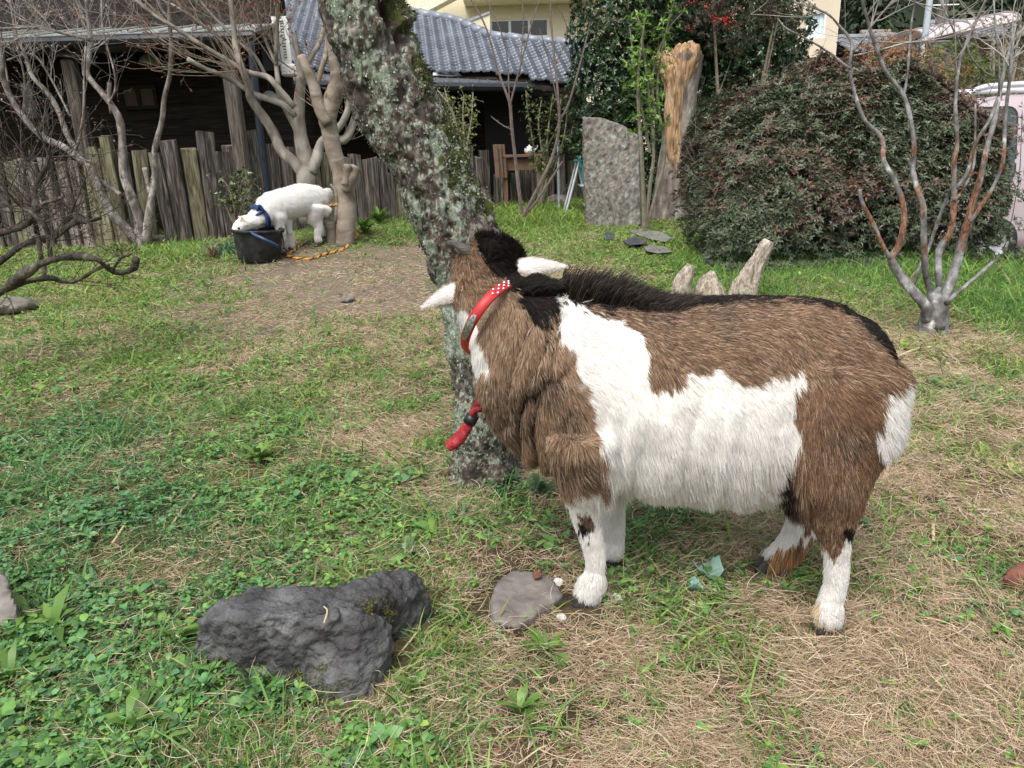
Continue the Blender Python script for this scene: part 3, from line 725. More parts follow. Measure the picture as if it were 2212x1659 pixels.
def railing():
    Y = 21; a, b = at(1940, 92, Y), at(2068, 92, Y); t = thing('railing', 'grey vertical bar railing below the tiled roof by the pale pole', 'railing', ((a[0] + b[0]) / 2, Y, -.3))
    z1 = (a[2] + b[2]) / 2; z0 = z1 - .75; m = plain('railing_grey', (.17, .16, .17), rough=.5); mb = MB(); n = 36
    for i in range(n): mb.box((a[0] + (b[0] - a[0]) * i / (n - 1), Y, (z0 + z1) / 2), (.03, .03, z1 - z0))
    mb.build('bars', m, t); MB().box(((a[0] + b[0]) / 2, Y, z1 + .02), (b[0] - a[0] + .1, .06, .05)).build('handrail', m, t); MB().box(((a[0] + b[0]) / 2, Y, z0 - .02), (b[0] - a[0] + .1, .06, .05)).build('bottom_rail', m, t)
    for i in (0, .5, 1): MB().box((a[0] + (b[0] - a[0]) * i, Y + .06, (z1 - .4) / 2), (.07, .06, z1 + .4)).build('post', m, t)
railing()
def pole(name, label, pa, pb, Y, r, m, bits):
    a, b = at(*pa, Y), at(*pb, Y); x = (a[0] + b[0]) / 2; t = thing(name, label, 'pole', (x, Y, -.4))
    MB().tube([[x, Y, -.5], [x, Y, a[2] + 3]], [r * 1.05, r * .9], n=12, smooth=1).build('shaft', m, t)
    for z in bits: MB().box((x, Y - r, z), (r * 5, .03, .03)).build('step', alu, t)
pole('steel_pole', 'pale blue grey steel pole standing before the wooden utility pole', (2010, 0), (1990, 128), 19, .075, plain('pale_steel', (.42, .47, .52), rough=.4, var=.05), [3.2, 4.6])
pole('utility_pole', 'weathered brown wooden utility pole behind the pale steel pole', (2043, 0), (2020, 110), 25, .16, wood_mat('pole_wood', (.07, .06, .055), (.13, .115, .105), (.20, .18, .17)), [4.2, 4.9])
# ------------------------------------------------------------------ animals: closed lofts fused into one skin, then combed fur
def fuse(mb, voxel, smooth_it=6):
    """fuse overlapping closed tubes into one continuous surface; returns verts, quads/tris arrays"""
    o = mb.build('tmp_fuse', straw_m, fix=True)
    r = o.modifiers.new('r', 'REMESH'); r.mode = 'VOXEL'; r.voxel_size = voxel
    s = o.modifiers.new('s', 'SMOOTH'); s.factor = .5; s.iterations = smooth_it
    dg = bpy.context.evaluated_depsgraph_get(); me = bpy.data.meshes.new_from_object(o.evaluated_get(dg))
    n = len(me.vertices); v = np.zeros(n * 3, np.float32); me.vertices.foreach_get('co', v)
    me.calc_loop_triangles(); t = np.zeros(len(me.loop_triangles) * 3, np.int32); me.loop_triangles.foreach_get('vertices', t)
    old = o.data; bpy.data.objects.remove(o); bpy.data.meshes.remove(old); bpy.data.meshes.remove(me)
    return v.reshape(-1, 3).astype(float), t.reshape(-1, 3)
def vnormals(v, t):
    fn = np.cross(v[t[:, 1]] - v[t[:, 0]], v[t[:, 2]] - v[t[:, 0]]); n = np.zeros_like(v)
    for k in range(3): np.add.at(n, t[:, k], fn)
    return norm(n)
def ring_from_outline(px, top, bot, Y, a):
    """cross-section ellipse (centre, half width, half height) whose silhouette spans top..bot at px"""
    d1, d2 = ray(px, top), ray(px, bot); n1 = np.array([-d1[2], d1[1]]) / math.hypot(d1[1], d1[2]); n2 = np.array([-d2[2], d2[1]]) / math.hypot(d2[1], d2[2])
    z1 = lambda b: CAM_H + (-math.hypot(a * n1[0], b * n1[1]) - Y * n1[0]) / n1[1]
    z2 = lambda b: CAM_H + (math.hypot(a * n2[0], b * n2[1]) - Y * n2[0]) / n2[1]
    lo, hi = 0.001, 1.0
    for _ in range(50):
        m = (lo + hi) / 2
        if z1(m) > z2(m): lo = m
        else: hi = m
    zc = z1(lo); X = at(px, (top + bot) / 2, Y)[0]
    return np.array([X, Y, zc]), a, lo
def loft(mb, rings, n=20, side=(0, 1, 0)):
    """rings: (centre, half width along side, half height)"""
    cs = np.array([r[0] for r in rings]); w = np.array([r[1] for r in rings]); h = np.array([r[2] for r in rings])
    c2, w2 = resample(cs, w, 4); _, h2 = resample(cs, h, 4); tan = norm(np.gradient(c2, axis=0)); a = np.arange(n) * 2 * math.pi / n; vv = []
    S = np.array(side, float)
    for c, ww, hh, t in zip(c2, w2, h2, tan):
        s = norm(S - t * S.dot(t)); u = np.cross(t, s)
        vv.append(c + ww * np.cos(a)[:, None] * s + hh * np.sin(a)[:, None] * u)
    f = [(i * n + j, i * n + (j + 1) % n, (i + 1) * n + (j + 1) % n, (i + 1) * n + j) for i in range(len(c2) - 1) for j in range(n)]
    f += [tuple(range(n))[::-1], tuple((len(c2) - 1) * n + j for j in range(n))]
    mb.add(np.concatenate(vv), f)
def ball(mb, c, r, n=12, s=(1, 1, 1)):
    pr = [(math.sin(t) * r, -math.cos(t) * r) for t in np.linspace(0.02, math.pi - .02, n)]
    a = np.arange(n) * 2 * math.pi / n; v = np.concatenate([np.stack([q * np.cos(a), q * np.sin(a), np.full(n, z)], 1) for q, z in pr]) * np.array(s) + np.asarray(c)
    f = [(i * n + j, i * n + (j + 1) % n, (i + 1) * n + (j + 1) % n, (i + 1) * n + j) for i in range(len(pr) - 1) for j in range(n)] + [tuple(range(n))[::-1], tuple((len(pr) - 1) * n + j for j in range(n))]
    mb.add(v, f)
def sample_skin(v, t, nrm, n):
    A = np.linalg.norm(np.cross(v[t[:, 1]] - v[t[:, 0]], v[t[:, 2]] - v[t[:, 0]]), axis=1); i = rng.choice(len(t), n, p=A / A.sum())
    a, b = rng.random(n), rng.random(n); k = a + b > 1; a[k], b[k] = 1 - a[k], 1 - b[k]; q = t[i]; w = np.stack([1 - a - b, a, b], 1)[..., None]
    return (v[q] * w).sum(1), norm((nrm[q] * w).sum(1))
def comb(p, n, flow, L, lift, grav, wav=.12, clump=.012, cl=.5, k=5):
    """strands rooted at p, laid along flow, tips drawn together in locks"""
    N = len(p); fl = norm(flow - n * (flow * n).sum(1, keepdims=True)); fl = norm(fl + rng.normal(0, wav, (N, 3)))
    t = np.linspace(0, 1, k); L = L[:, None]; lift = lift[:, None]; grav = np.broadcast_to(np.asarray(grav, float).reshape(-1, 1), (N, 1))
    pts = np.zeros((N, k, 3))
    for j in range(k):
        s = t[j]; pts[:, j] = p + fl * L * s * (1 - .25 * lift) + n * L * lift * s * (1.15 - .55 * s) + np.array([0, 0, -1.0]) * L * grav * s * s
    if cl:
        wp = p + .006 * (np.stack([vnoise(p * 60, 1), vnoise(p * 60, 2), vnoise(p * 60, 3)], 1) - .5) * 2
        key = np.floor(wp / clump).astype(np.int64); h = (key[:, 0] * 73856093) ^ (key[:, 1] * 19349663) ^ (key[:, 2] * 83492791)
        _, inv = np.unique(h, return_inverse=True); m = inv.max() + 1; cnt = np.bincount(inv, minlength=m)
        off = pts[:, -1] - p
        mt = np.stack([np.bincount(inv, pts[:, -1, c], m) for c in range(3)], 1) / cnt[:, None]
        amt = (cl * rng.uniform(.3, 1, N))[:, None]
        for j in range(1, k): pts[:, j] += (mt[inv] - pts[:, -1]) * amt * t[j] ** 1.6 if j < k - 1 else 0
        pts[:, -1] += (mt[inv] - pts[:, -1]) * amt
        lock = inv
    else: lock = np.zeros(N, int)
    return pts, lock
def fur_mat(name, rough=.5):
    m, nt, b = nmat(name); a = nt.nodes.new('ShaderNodeAttribute'); a.attribute_name = 'Col'
    nt.links.new(a.outputs['Color'], b.inputs['Base Color']); b.inputs['Roughness'].default_value = rough; b.inputs['Specular IOR Level'].default_value = .25
    tr = nt.nodes.new('ShaderNodeBsdfTranslucent'); ms = nt.nodes.new('ShaderNodeMixShader'); ms.inputs[0].default_value = .42
    nt.links.new(a.outputs['Color'], tr.inputs[0]); nt.links.new(b.outputs[0], ms.inputs[1]); nt.links.new(tr.outputs[0], ms.inputs[2]); nt.links.new(ms.outputs[0], nt.nodes['Material Output'].inputs[0])
    return m
fur_m = fur_mat('fur_strand'); skin_m = attr_mat('coat_skin', rough=.8, spec=.1, trans=0, var=.1)
horn_m = mat('horn', [(.3, (.05, .045, .04)), (.7, (.12, .105, .09))], scale=30, rough=.5, stretch=(1, 1, 6)); hoof_m = mat('hoof', [(.3, (.018, .016, .015)), (.7, (.06, .05, .045))], scale=40, rough=.5)
eye_m = plain('eye', (.03, .022, .012), rough=.1)
def ear_mesh(base, tip, up, w, cup=.5, thick=.005):
    """a cupped pointed ear; up is the direction the back of the ear faces"""
    base = np.asarray(base); ax = tip - base; L = np.linalg.norm(ax); ax = ax / L; s = norm(np.cross(ax, up)); up = np.cross(s, ax); mb = MB(); n, m = 11, 9; vo, vi = [], []
    for i in range(n):
        t = i / (n - 1); ww = w / 2 * ((.62 + .38 * math.sin(math.pi * min(1, t / .6) * .5)) if t < .32 else max(.02, 1 - ((t - .32) / .68) ** 1.12)); ww = max(ww, .0012)
        for j in range(m):
            q = -1 + 2 * j / (m - 1); p = base + ax * L * t + s * ww * q - up * (cup * ww * q * q) + up * .06 * L * math.sin(t * 3.1)
            vo.append(p); vi.append(p - up * thick * (1 - .8 * abs(q)) * (1 - .6 * t))
    v = np.array(vo + vi); f = []; k = n * m
    for i in range(n - 1):
        for j in range(m - 1):
            a, b, c, d = i * m + j, i * m + j + 1, (i + 1) * m + j + 1, (i + 1) * m + j
            f += [(a, b, c, d), (k + d, k + c, k + b, k + a)]
        for j in (0, m - 1): a, d = i * m + j, (i + 1) * m + j; f.append((a, d, k + d, k + a))
    for i in (0, n - 1):
        for j in range(m - 1): a, b = i * m + j, i * m + j + 1; f.append((a, b, k + b, k + a))
    mb.add(v, f); return mb
def hoof_mesh(p, dirv, s):
    """cloven hoof: two wedge toes standing at p"""
    mb = MB(); d = norm(np.array([dirv[0], dirv[1], 0])); w = np.array([-d[1], d[0], 0]); z = np.array([0, 0, 1.0])
    for k in (-1, 1):
        c = p + w * k * s * .42; rings = []
        for h, r, o in ((0, 1.0, .22), (.35, .92, .15), (.8, .78, 0), (1.15, .55, -.08)):
            a = np.arange(10) * 2 * math.pi / 10
            rings.append(c + z * h * s + d * o * s + (np.cos(a)[:, None] * d * (.95 * r * s * np.where(np.cos(a) > 0, 1.25, .8)[:, None]) + np.sin(a)[:, None] * w * .42 * r * s))
        n = 10; f = [(i * n + j, i * n + (j + 1) % n, (i + 1) * n + (j + 1) % n, (i + 1) * n + j) for i in range(3) for j in range(n)] + [tuple(range(n))[::-1], tuple(3 * n + j for j in range(n))]
        mb.add(np.concatenate(rings), f)
    return mb
def pdist(px, py, line):
    d = np.full(len(px), 1e9)
    for (x0, y0), (x1, y1) in zip(line[:-1], line[1:]):
        dx, dy = x1 - x0, y1 - y0; t = np.clip(((px - x0) * dx + (py - y0) * dy) / (dx * dx + dy * dy), 0, 1)
        d = np.minimum(d, np.hypot(px - x0 - t * dx, py - y0 - t * dy))
    return d

# ------------------------------------------------------------------ the brown and white goat
def big_goat():
    mb = MB(); Yf, Yr = 1.42, 1.36
    yl = lambda px: Yf + (Yr - Yf) * (px - 1100) / 830
    st = [(1914, 828, 885, .045), (1905, 782, 925, .08), (1888, 732, 980, .112), (1857, 688, 1020, .138), (1808, 660, 1050, .152), (1750, 647, 1062, .165), (1690, 641, 1070, .175), (1610, 640, 1083, .185),
          (1520, 646, 1084, .185), (1430, 648, 1066, .178), (1350, 642, 1038, .162), (1280, 634, 1025, .145), (1210, 632, 1018, .130), (1150, 652, 985, .118), (1100, 690, 935, .105), (1062, 735, 880, .085), (1040, 775, 835, .045)]
    loft(mb, [ring_from_outline(px, a, b, yl(px), w) for px, a, b, w in st], 28)
    # neck and head, turned away from the viewer
    mb.tube([at(1190, 800, 1.405), at(1135, 735, 1.425), at(1092, 680, 1.455), at(1068, 640, 1.485), at(1060, 600, 1.505)], [.135, .112, .088, .074, .066], n=20)
    mb.tube([at(1062, 604, 1.485), at(1058, 588, 1.515), at(1048, 598, 1.56), at(1036, 630, 1.61), at(1026, 660, 1.645), at(1020, 676, 1.66)], [.054, .070, .064, .050, .036, .026], n=18)
    ball(mb, at(1032, 680, 1.535), .040); ball(mb, at(1024, 650, 1.56), .038); ball(mb, at(1045, 725, 1.47), .040)
    # legs
    hf, hh, ff_, fh = gnd(1264, 1302), gnd(1785, 1359), gnd(1318, 1216), gnd(1655, 1228)
    def leg(pts, hoof):
        q = [at(a, b, Y) for a, b, Y, r in pts]; mb.tube(q + [hoof + [0.004, 0, .022]], [r for *_, r in pts] + [.022], n=14)
    yf = hf[1]; leg([(1262, 930, yf - .005, .078), (1266, 1010, yf - .01, .060), (1266, 1070, yf - .005, .040), (1268, 1125, yf, .027), (1281, 1178, yf, .0195), (1286, 1230, yf, .0185), (1279, 1256, yf, .023)], hf)
    y2 = ff_[1]; leg([(1300, 960, y2 - .03, .06), (1312, 1050, y2 - .01, .040), (1320, 1120, y2, .030), (1326, 1160, y2, .022), (1324, 1185, y2, .024)], ff_)
    yh = hh[1]; leg([(1820, 820, yh + .06, .092), (1812, 900, yh + .03, .094), (1798, 985, yh + .015, .084), (1795, 1045, yh + .005, .070), (1796, 1095, yh, .050), (1802, 1152, yh, .030), (1806, 1200, yh, .0205), (1803, 1262, yh, .0185), (1790, 1316, yh, .024)], hh)
    y4 = fh[1]; leg([(1770, 960, y4 - .04, .085), (1745, 1060, y4 - .01, .052), (1741, 1110, y4, .036), (1726, 1150, y4, .033), (1698, 1188, y4, .029), (1676, 1208, y4, .030)], fh)
    mb.tube([at(1900, 790, 1.355), at(1928, 812, 1.35), at(1946, 836, 1.345)], [.03, .022, .011], n=10)
    mb.tube([at(1704, 1005, 1.26), at(1698, 1035, 1.27), at(1720, 1058, 1.28)], [.04, .032, .025], n=10)
    v, t = fuse(mb, .0072, 7); n = vnormals(v, t)
    # skin folds of the bent neck and shoulder, ripples of the flank
    px, py, zc = proj(v); near = sstep(-.1, .35, -n[:, 1])
    folds = [[(1190, 690), (1172, 760), (1140, 830), (1122, 900), (1124, 985)], [(1208, 690), (1186, 780), (1158, 850), (1148, 930), (1160, 1000)], [(1150, 690), (1118, 770), (1098, 850), (1095, 910)], [(1098, 650), (1070, 720), (1058, 790)]]
    dsp = np.zeros(len(v))
    for i, l in enumerate(folds):
        d = pdist(px, py, l); dsp += -(.011, .010, .008, .004)[i] * np.exp(-(d / 8.0) ** 2) + .003 * np.exp(-((d - 20) / 11.0) ** 2)
    rp = vnoise(np.stack([px / 26 + py / 90, py / 160, px * 0], -1), 71) - .5
    dsp += .007 * rp * sstep(1270, 1330, px) * sstep(1740, 1650, px) * sstep(800, 900, py)
    dsp += .010 * (vnoise(np.stack([px / 55, py / 70, px * 0], -1), 72) - .5)
    v = v + n * (dsp * near)[:, None]; n = vnormals(v, t)
    base = (hf + hh + ff_ + fh) / 4
    g = thing('goat', 'brown and white horned goat with a red collar standing with its head turned away', 'goat', base)
    WHITE = [(1198, 640), (1240, 650), (1300, 690), (1345, 700), (1392, 735), (1396, 790), (1412, 838), (1440, 848), (1472, 838), (1500, 802), (1560, 797), (1612, 832), (1640, 834), (1690, 803), (1737, 795), (1728, 850), (1714, 892), (1736, 932), (1740, 952), (1702, 1000), (1682, 1035), (1655, 1110), (1640, 1140), (1400, 1150), (1320, 1045), (1302, 1000), (1290, 930), (1262, 850), (1236, 790), (1226, 740), (1212, 700)]
    MANE = [(1100, 595), (1150, 585), (1235, 590), (1236, 640), (1206, 652), (1192, 684), (1160, 692), (1130, 665), (1110, 638)]
    HEADB = [(1020, 505), (1095, 495), (1140, 560), (1150, 620), (1108, 628), (1076, 592), (1046, 572), (1030, 545)]
    RUMPW = [(1893, 880), (1908, 838), (1930, 822), (1985, 835), (1975, 930), (1905, 975), (1888, 940)]
    TX = [1100, 1200, 1300, 1400, 1500, 1600, 1700, 1800, 1850, 1900, 1940]; TY = [600, 604, 618, 640, 642, 634, 634, 655, 685, 742, 800]
    TW = [62, 60, 50, 34, 22, 15, 12, 10, 7, 2, 0]
    def coat(p, jag=1.0):
        px, py, zc = proj(p); N = len(px)
        wx = (vnoise(p * 55, 91) - .5) * 26 * jag + (vnoise(p * 140, 93) - .5) * 16 * jag; wy = (vnoise(p * 55, 92) - .5) * 26 * jag + (vnoise(p * 140, 94) - .5) * 18 * jag
        a, b = px + wx, py + wy; far = p[:, 1] - yl(px)
        k = np.zeros(N, int)                                                # 0 brown
        s = fbm(p * 9, 77, 2)
        k[(s + rng.normal(0, .05, N) < .45)] = 1                                                    # darker brown areas
        k[(px > 1640) & (py > 830) & (fbm(p * 14, 78, 2) + rng.normal(0, .12, N) > .58)] = 2          # rusty thigh
        k[(px < 1300) & (px > 1000) & (py > 640) & (s + rng.normal(0, .05, N) > .45)] = 3            # tan neck wool
        ty = np.interp(px, TX, TY); tw = np.interp(px, TX, TW) * (.7 + .6 * vnoise(p * 40, 95))
        k[(py + wy * .5 + rng.normal(0, 6, N) - ty < tw) & (px > 1120) & (px < 1930)] = 4          # black dorsal stripe
        k[inpoly(a, b, WHITE)] = 5
        k[inpoly(a, b, MANE) | inpoly(a, b, HEADB)] = 4
        for l in folds[:3]: k[(pdist(px, py, l) < 4 + 3 * vnoise(p * 90, 96)) & (py < 960) & (k != 5) & (rng.random(N) < .8)] = 4  # crease shade painted as black hair along the folds, mixed with dark undercoat
        k[(py + wy > np.interp(px, [1200, 1260, 1330], [1062, 1066, 1035])) & (px < 1360)] = 5
        k[(np.hypot(a - 1270, (b - 1128) * 1.0) < 21) & (far < .02)] = 1; k[(np.hypot(a - 1262, (b - 1142)) < 11) & (far < .02)] = 4
        hl = (px > 1735) & (far < .03); k[hl & (b > 1150 + np.interp(px, [1755, 1803, 1840], [5, 62, -12]))] = 5
        k[hl & (np.abs(b - 1148) < 12) & (px > 1822)] = 4
        k[hl & (b > 1290) & (a < 1778)] = 6
        fhl = (far > .03) & (py > 1050) & (px > 1580) & (px < 1790); k[fhl] = 5; k[fhl & (b > 1196 - (a - 1640) * .32) & (a > 1654)] = 7
        k[(px > 1660) & (px < 1730) & (py > 1000) & (py < 1090) & (k == 0)] = 1
        k[inpoly(a, b, [(1712, 990), (1726, 1040), (1724, 1072), (1700, 1088), (1668, 1082), (1682, 1038)]) & (rng.random(N) < .8)] = 4
        k[inpoly(a, b, RUMPW)] = 5
        k[(px < 1062) & (py > 655) & (px < 1002 + (py - 640) * .42) & (py < 800)] = 5       # white cheek and throat
        return k
    PAL = {0: ([[.35, .235, .150], [.26, .160, .098], [.14, .085, .054], [.55, .42, .30]], [.36, .34, .15, .15]),
           1: ([[.18, .118, .078], [.095, .062, .043], [.33, .23, .155], [.46, .35, .26]], [.36, .30, .2, .14]),
           2: ([[.29, .165, .095], [.215, .118, .068], [.36, .24, .155], [.14, .085, .055]], [.38, .3, .2, .12]),
           3: ([[.43, .30, .195], [.31, .205, .130], [.18, .115, .074], [.58, .45, .33]], [.4, .30, .14, .16]),
           4: ([[.014, .012, .011], [.028, .022, .018], [.07, .052, .042]], [.55, .33, .12]),
           5: ([[.88, .86, .82], [.80, .77, .72], [.92, .91, .88]], [.45, .2, .35]),
           6: ([[.66, .52, .33], [.80, .72, .56]], [.5, .5]), 7: ([[.42, .22, .09], [.58, .38, .20], [.25, .12, .05]], [.45, .3, .25])}
    def colour(k, lock=None):
        c = np.zeros((len(k), 3))
        for i, (cols, w) in PAL.items():
            m = k == i
            if m.any(): c[m] = mixcols(m.sum(), cols, w, .05 if i == 5 else .14)
        return c
    kv = coat(v, .6); sk = np.array([np.average(PAL[i][0], axis=0, weights=PAL[i][1]) for i in range(8)]); sk[5] = [.80, .74, .70]
    body = fastmesh('body', v, [t], skin_m, col=sk[kv] * np.where(kv == 5, .95, .55)[:, None], parent=g, smooth=True)
    # ------------ ring of the collar
    cc = at(1072, 692, 1.463); axd = norm(at(1062, 610, 1.505) - at(1092, 690, 1.440))
    A, B = at(1010, 757, 1.43), at(1116, 624, 1.47)
    # plane through both visible ends, tilted so that the near arc bulges toward the head
    mid = (A + B) / 2; e1 = norm(B - A); e2 = at(1036, 668, 1.335) - mid; e2 = e2 - e1 * e2.dot(e1); r2 = np.linalg.norm(e2); e2 = e2 / r2; r1 = np.linalg.norm(B - A) / 2 * 1.02; w_ = np.cross(e1, e2)
    if w_[2] < 0: w_ = -w_
    # ------------ fur
    N = 480000; p, pn = sample_skin(v, t, n, N); px, py, zc = proj(p)
    keepf = pn[:, 1] < .62; p, pn, px, py = p[keepf], pn[keepf], px[keepf], py[keepf]; N = len(p)
    k = coat(p); far = p[:, 1] - yl(px)
    ty = np.interp(px, TX, TY); dtop = py - ty
    L = np.full(N, .0165); lift = np.where(k == 5, .12, .17); grav = np.full(N, .10); fl = np.zeros((N, 3)); fl[:, 0] = .8; fl[:, 2] = -.55
    bel = sstep(760, 1000, py)[:, None] * ((px > 1290) & (px < 1740))[:, None]
    fl = fl * (1 - bel) + np.array([.28, 0, -1.0]) * bel; L += .020 * bel[:, 0] * sstep(850, 1080, py); grav += .25 * bel[:, 0]
    nk = (sstep(1290, 1220, px) * (py > 625))[:, None]; fl = fl * (1 - nk) + np.array([.30, -.05, -1.0]) * nk; L += .008 * nk[:, 0]; lift += .03 * nk[:, 0]
    th = sstep(1720, 1780, px)[:, None] * sstep(760, 900, py)[:, None]; fl = fl * (1 - th) + (np.array([.15, 0, -1.0]) + np.array([.9, 0, 0]) * ((py - 1000) / -400).clip(-.3, .6)[:, None]) * th; L += .004 * th[:, 0]
    sw = fbm(p * 8, 81, 2) - .5; fl = fl + np.stack([sw * 1.3, sw * 0, sw * .5], 1)
    hd = (px < 1140) & (py < 655) & (px > 960); fl[hd] = np.array([.35, -.5, -.35]); L[hd] = .024; lift[hd] = .42
    tuft = hd & (k == 4); fl[tuft] = np.array([.05, -.6, .55]); L[tuft] = .036; lift[tuft] = .75
    leg = ((py > 1100) | ((py > 1055) & (px < 1350) & (px > 1200))) & ~((px > 1360) & (px < 1640)); leg |= (far > .05) & (py > 1050)
    fl[leg] = np.array([.02, 0, -1.0]); L[leg] = .014; lift[leg] = .22
    ft = ((py > 1235) & (px < 1330)) | ((py > 1300) & (px > 1740)) | ((py > 1180) & (px > 1600) & (px < 1740)); L[ft] = .024; lift[ft] = .42; fl[ft] = np.array([-.15, -.1, -1.0])
    elb = (px > 1180) & (px < 1340) & (py > 960) & (py < 1075); L[elb] += .012
    spine = (k == 4) & (dtop < 40) & (px > 1120) & (px < 1900)
    up = np.interp(px, [1120, 1200, 1330, 1420, 1600, 1900], [1.3, 1.9, 1.7, .9, .35, .3])
    lift[spine] = up[spine]; L[spine] = np.interp(px[spine], [1120, 1220, 1330, 1420, 1600, 1900], [.026, .030, .028, .022, .015, .013]); grav[spine] = 0; fl[spine] = np.array([.55, 0, .4])
    mn = (k == 4) & ~spine & (px < 1240) & (px > 1095) & (py > 620); L[mn] = .022; lift[mn] = .3; fl[mn] = np.array([.35, -.2, -.8])
    tail = (px > 1908) & (py > 790) & (py < 960); L[tail] = .036; lift[tail] = .35; fl[tail] = np.array([.55, 0, -.75]); tip = (px > 1930) & (py < 860); L[tip] = .034; fl[tip] = np.array([.8, 0, -.45])
    rw = inpoly(px, py, RUMPW) & ~tail; L[rw] = .032; fl[rw] = np.array([.25, 0, -1]); lift[rw] = .35
    sgn = (p - mid) @ w_; rdc = np.linalg.norm(p - mid, axis=1); nr = rdc < .16
    hide = nr & (sgn > -.012) & (sgn < .018); shy = nr & (sgn >= .018) & (sgn < .055); L[shy] *= np.interp(sgn[shy], [.018, .055], [.3, 1.0]); L[hide] = .002
    L = L * rng.uniform(.65, 1.2, N)
    wisp = spine & (px > 1180) & (px < 1500) & (rng.random(N) < .22); L[wisp] *= rng.uniform(1.2, 1.9, wisp.sum())
    pts, lock = comb(p, pn, fl, L, lift, grav, wav=.16, clump=.0095, cl=.5)
    c = colour(k); lr = rng.uniform(.84, 1.16, lock.max() + 1)[lock][:, None]; c = np.where((k == 5)[:, None], np.minimum(c * (1 - (1 - lr) * .22), .95), np.clip(c * lr, 0, .9))
    c[wisp & (rng.random(N) < .4)] = [.11, .085, .065]
    ut = (far > .0) & (px > 1935) & (py > 860) & (k == 5) & (rng.random(N) < .5); c[ut] = [.05, .045, .05]
    r0 = rng.uniform(.00030, .00050, N); r0[spine | tuft | mn] *= .9; r0[k == 5] *= 1.1
    hair_obj('fur', pts, r0[:, None] * np.array([1, 1, .9, .7, .25]), c, fur_m, parent=g)
    # ------------ ears, horns, hooves, eyes
    ear_m = mat('white_ear', [(.3, (.80, .76, .72)), (.75, (.88, .86, .83))], scale=25, rough=.85, bump=.25, bscale=160, bdist=.002)
    def ear(b, tp, up, w):
        e = ear_mesh(b, tp, up, w).build('ear', ear_m, g, smooth=True); ax = norm(tp - b); n_ = 2600
        s = norm(np.cross(ax, up)); tt = rng.random(n_) ** .8; q = rng.uniform(-1, 1, n_); ww = w / 2 * np.where(tt < .32, .62 + .38 * np.sin(np.pi * np.minimum(1, tt / .6) * .5), np.maximum(.02, 1 - (np.maximum(tt - .32, 0) / .68) ** 1.12)); Lh = np.linalg.norm(tp - b)
        U = norm(np.cross(s, ax)); P = b + ax * (Lh * tt)[:, None] * .97 + s * (ww * q)[:, None] - U * (.5 * ww * q * q)[:, None] + U * (.06 * Lh * np.sin(tt * 3.1))[:, None]
        pp, _ = comb(P, np.tile(U, (n_, 1)), np.tile(ax, (n_, 1)) + s * q[:, None] * .5, rng.uniform(.006, .011, n_), np.full(n_, .18), 0, cl=0)
        ed = np.abs(q) > .72
        cc = mixcols(n_, [[.86, .84, .81], [.78, .74, .70]], None, .05); cc[ed & (rng.random(n_) < .5)] = [.50, .38, .30]
        f = hair_obj('fur', pp, np.full((n_, 1), .0004) * np.array([1, 1, .9, .7, .3]), cc, fur_m, parent=e)
    ear(at(1006, 612, 1.475), at(914, 664, 1.45), norm([-.15, -.75, .65]), .044)
    ear(at(1100, 572, 1.475), at(1223, 577, 1.47), norm([.1, -.72, .7]), .050)
    for pts_, r in (([(1022, 556, 1.49), (1004, 538, 1.485), (985, 527, 1.49), (968, 522, 1.505)], (.014, .0115, .0075, .0022)), ([(1072, 530, 1.51), (1076, 514, 1.515), (1073, 502, 1.525), (1063, 493, 1.54)], (.014, .0115, .0075, .0022))):
        MB().tube([at(*q) for q in pts_], r, n=10, wob=.15, seed=3).build('horn', horn_m, g, smooth=True)
    for hp, d in ((hf, (-1, -.1)), (hh, (-1, -.25)), (ff_, (-1, .1)), (fh, (-1, 0))):
        hoof_mesh(hp + [0, 0, -.003], d, .023).build('hoof', hoof_m, g, smooth=True)
    for h_ in (hf, hh, ff_, fh): EXCL.append((h_[0] - .01, h_[1] - .02, .05))
    for s in (-1, 1):
        c_ = at(1044, 602, 1.575) + np.array([s * .052, -.004, .004]); e = MB(); ball(e, c_, .011); e.build('eye', eye_m, g, smooth=True)
    # ------------ red collar with studs and a metal name plate
    n_ = 56; hw = .0105; vv = []
    for i in range(n_):
        a = 2 * math.pi * i / n_; rr = (r1 * math.cos(a), (r2 if math.sin(a) > 0 else r2 * 1.15) * math.sin(a)); o = norm(e1 * math.cos(a) * r2 + e2 * math.sin(a) * r1)
        c_ = mid + e1 * rr[0] + e2 * rr[1]
        for (q, z) in ((0, -hw), (.0030, -hw + .002), (.0034, 0), (.0030, hw - .002), (0, hw), (-.003, 0)): vv.append(c_ + o * q + w_ * z)
    f = [(i * 6 + j, i * 6 + (j + 1) % 6, ((i + 1) % n_) * 6 + (j + 1) % 6, ((i + 1) % n_) * 6 + j) for i in range(n_) for j in range(6)]
    col = MB().add(np.array(vv), f).build('collar', mat('red_leather', [(.3, (.34, .011, .014)), (.7, (.44, .018, .021))], scale=20, rough=.5, bump=.1, bscale=200, bdist=.001, spec=.5), g, smooth=True)
    chrome = plain('chrome', (.75, .75, .74), rough=.18, metal=1.0, bump=0, var=.03)
    def onring(a, z, q=.0034):
        o = norm(e1 * math.cos(a) * r2 + e2 * math.sin(a) * r1); return mid + e1 * r1 * math.cos(a) + e2 * r2 * math.sin(a) + o * q + w_ * z, o
    for i in range(11):
        for z in (-.0065, 0, .0065)[: (3 if i % 2 else 2)] if False else ((-.0055, .0055) if i % 2 else (0.0,)):
            c_, o = onring(R(14 + i * 5.6), z); s = MB(); ball(s, c_, .0029, 8); q = s.build('stud', chrome, g, smooth=True); q.parent = col; q.location = Vector(np.array(q['_b']) - np.array(col['_b']))
    pl = MB(); pts_ = []
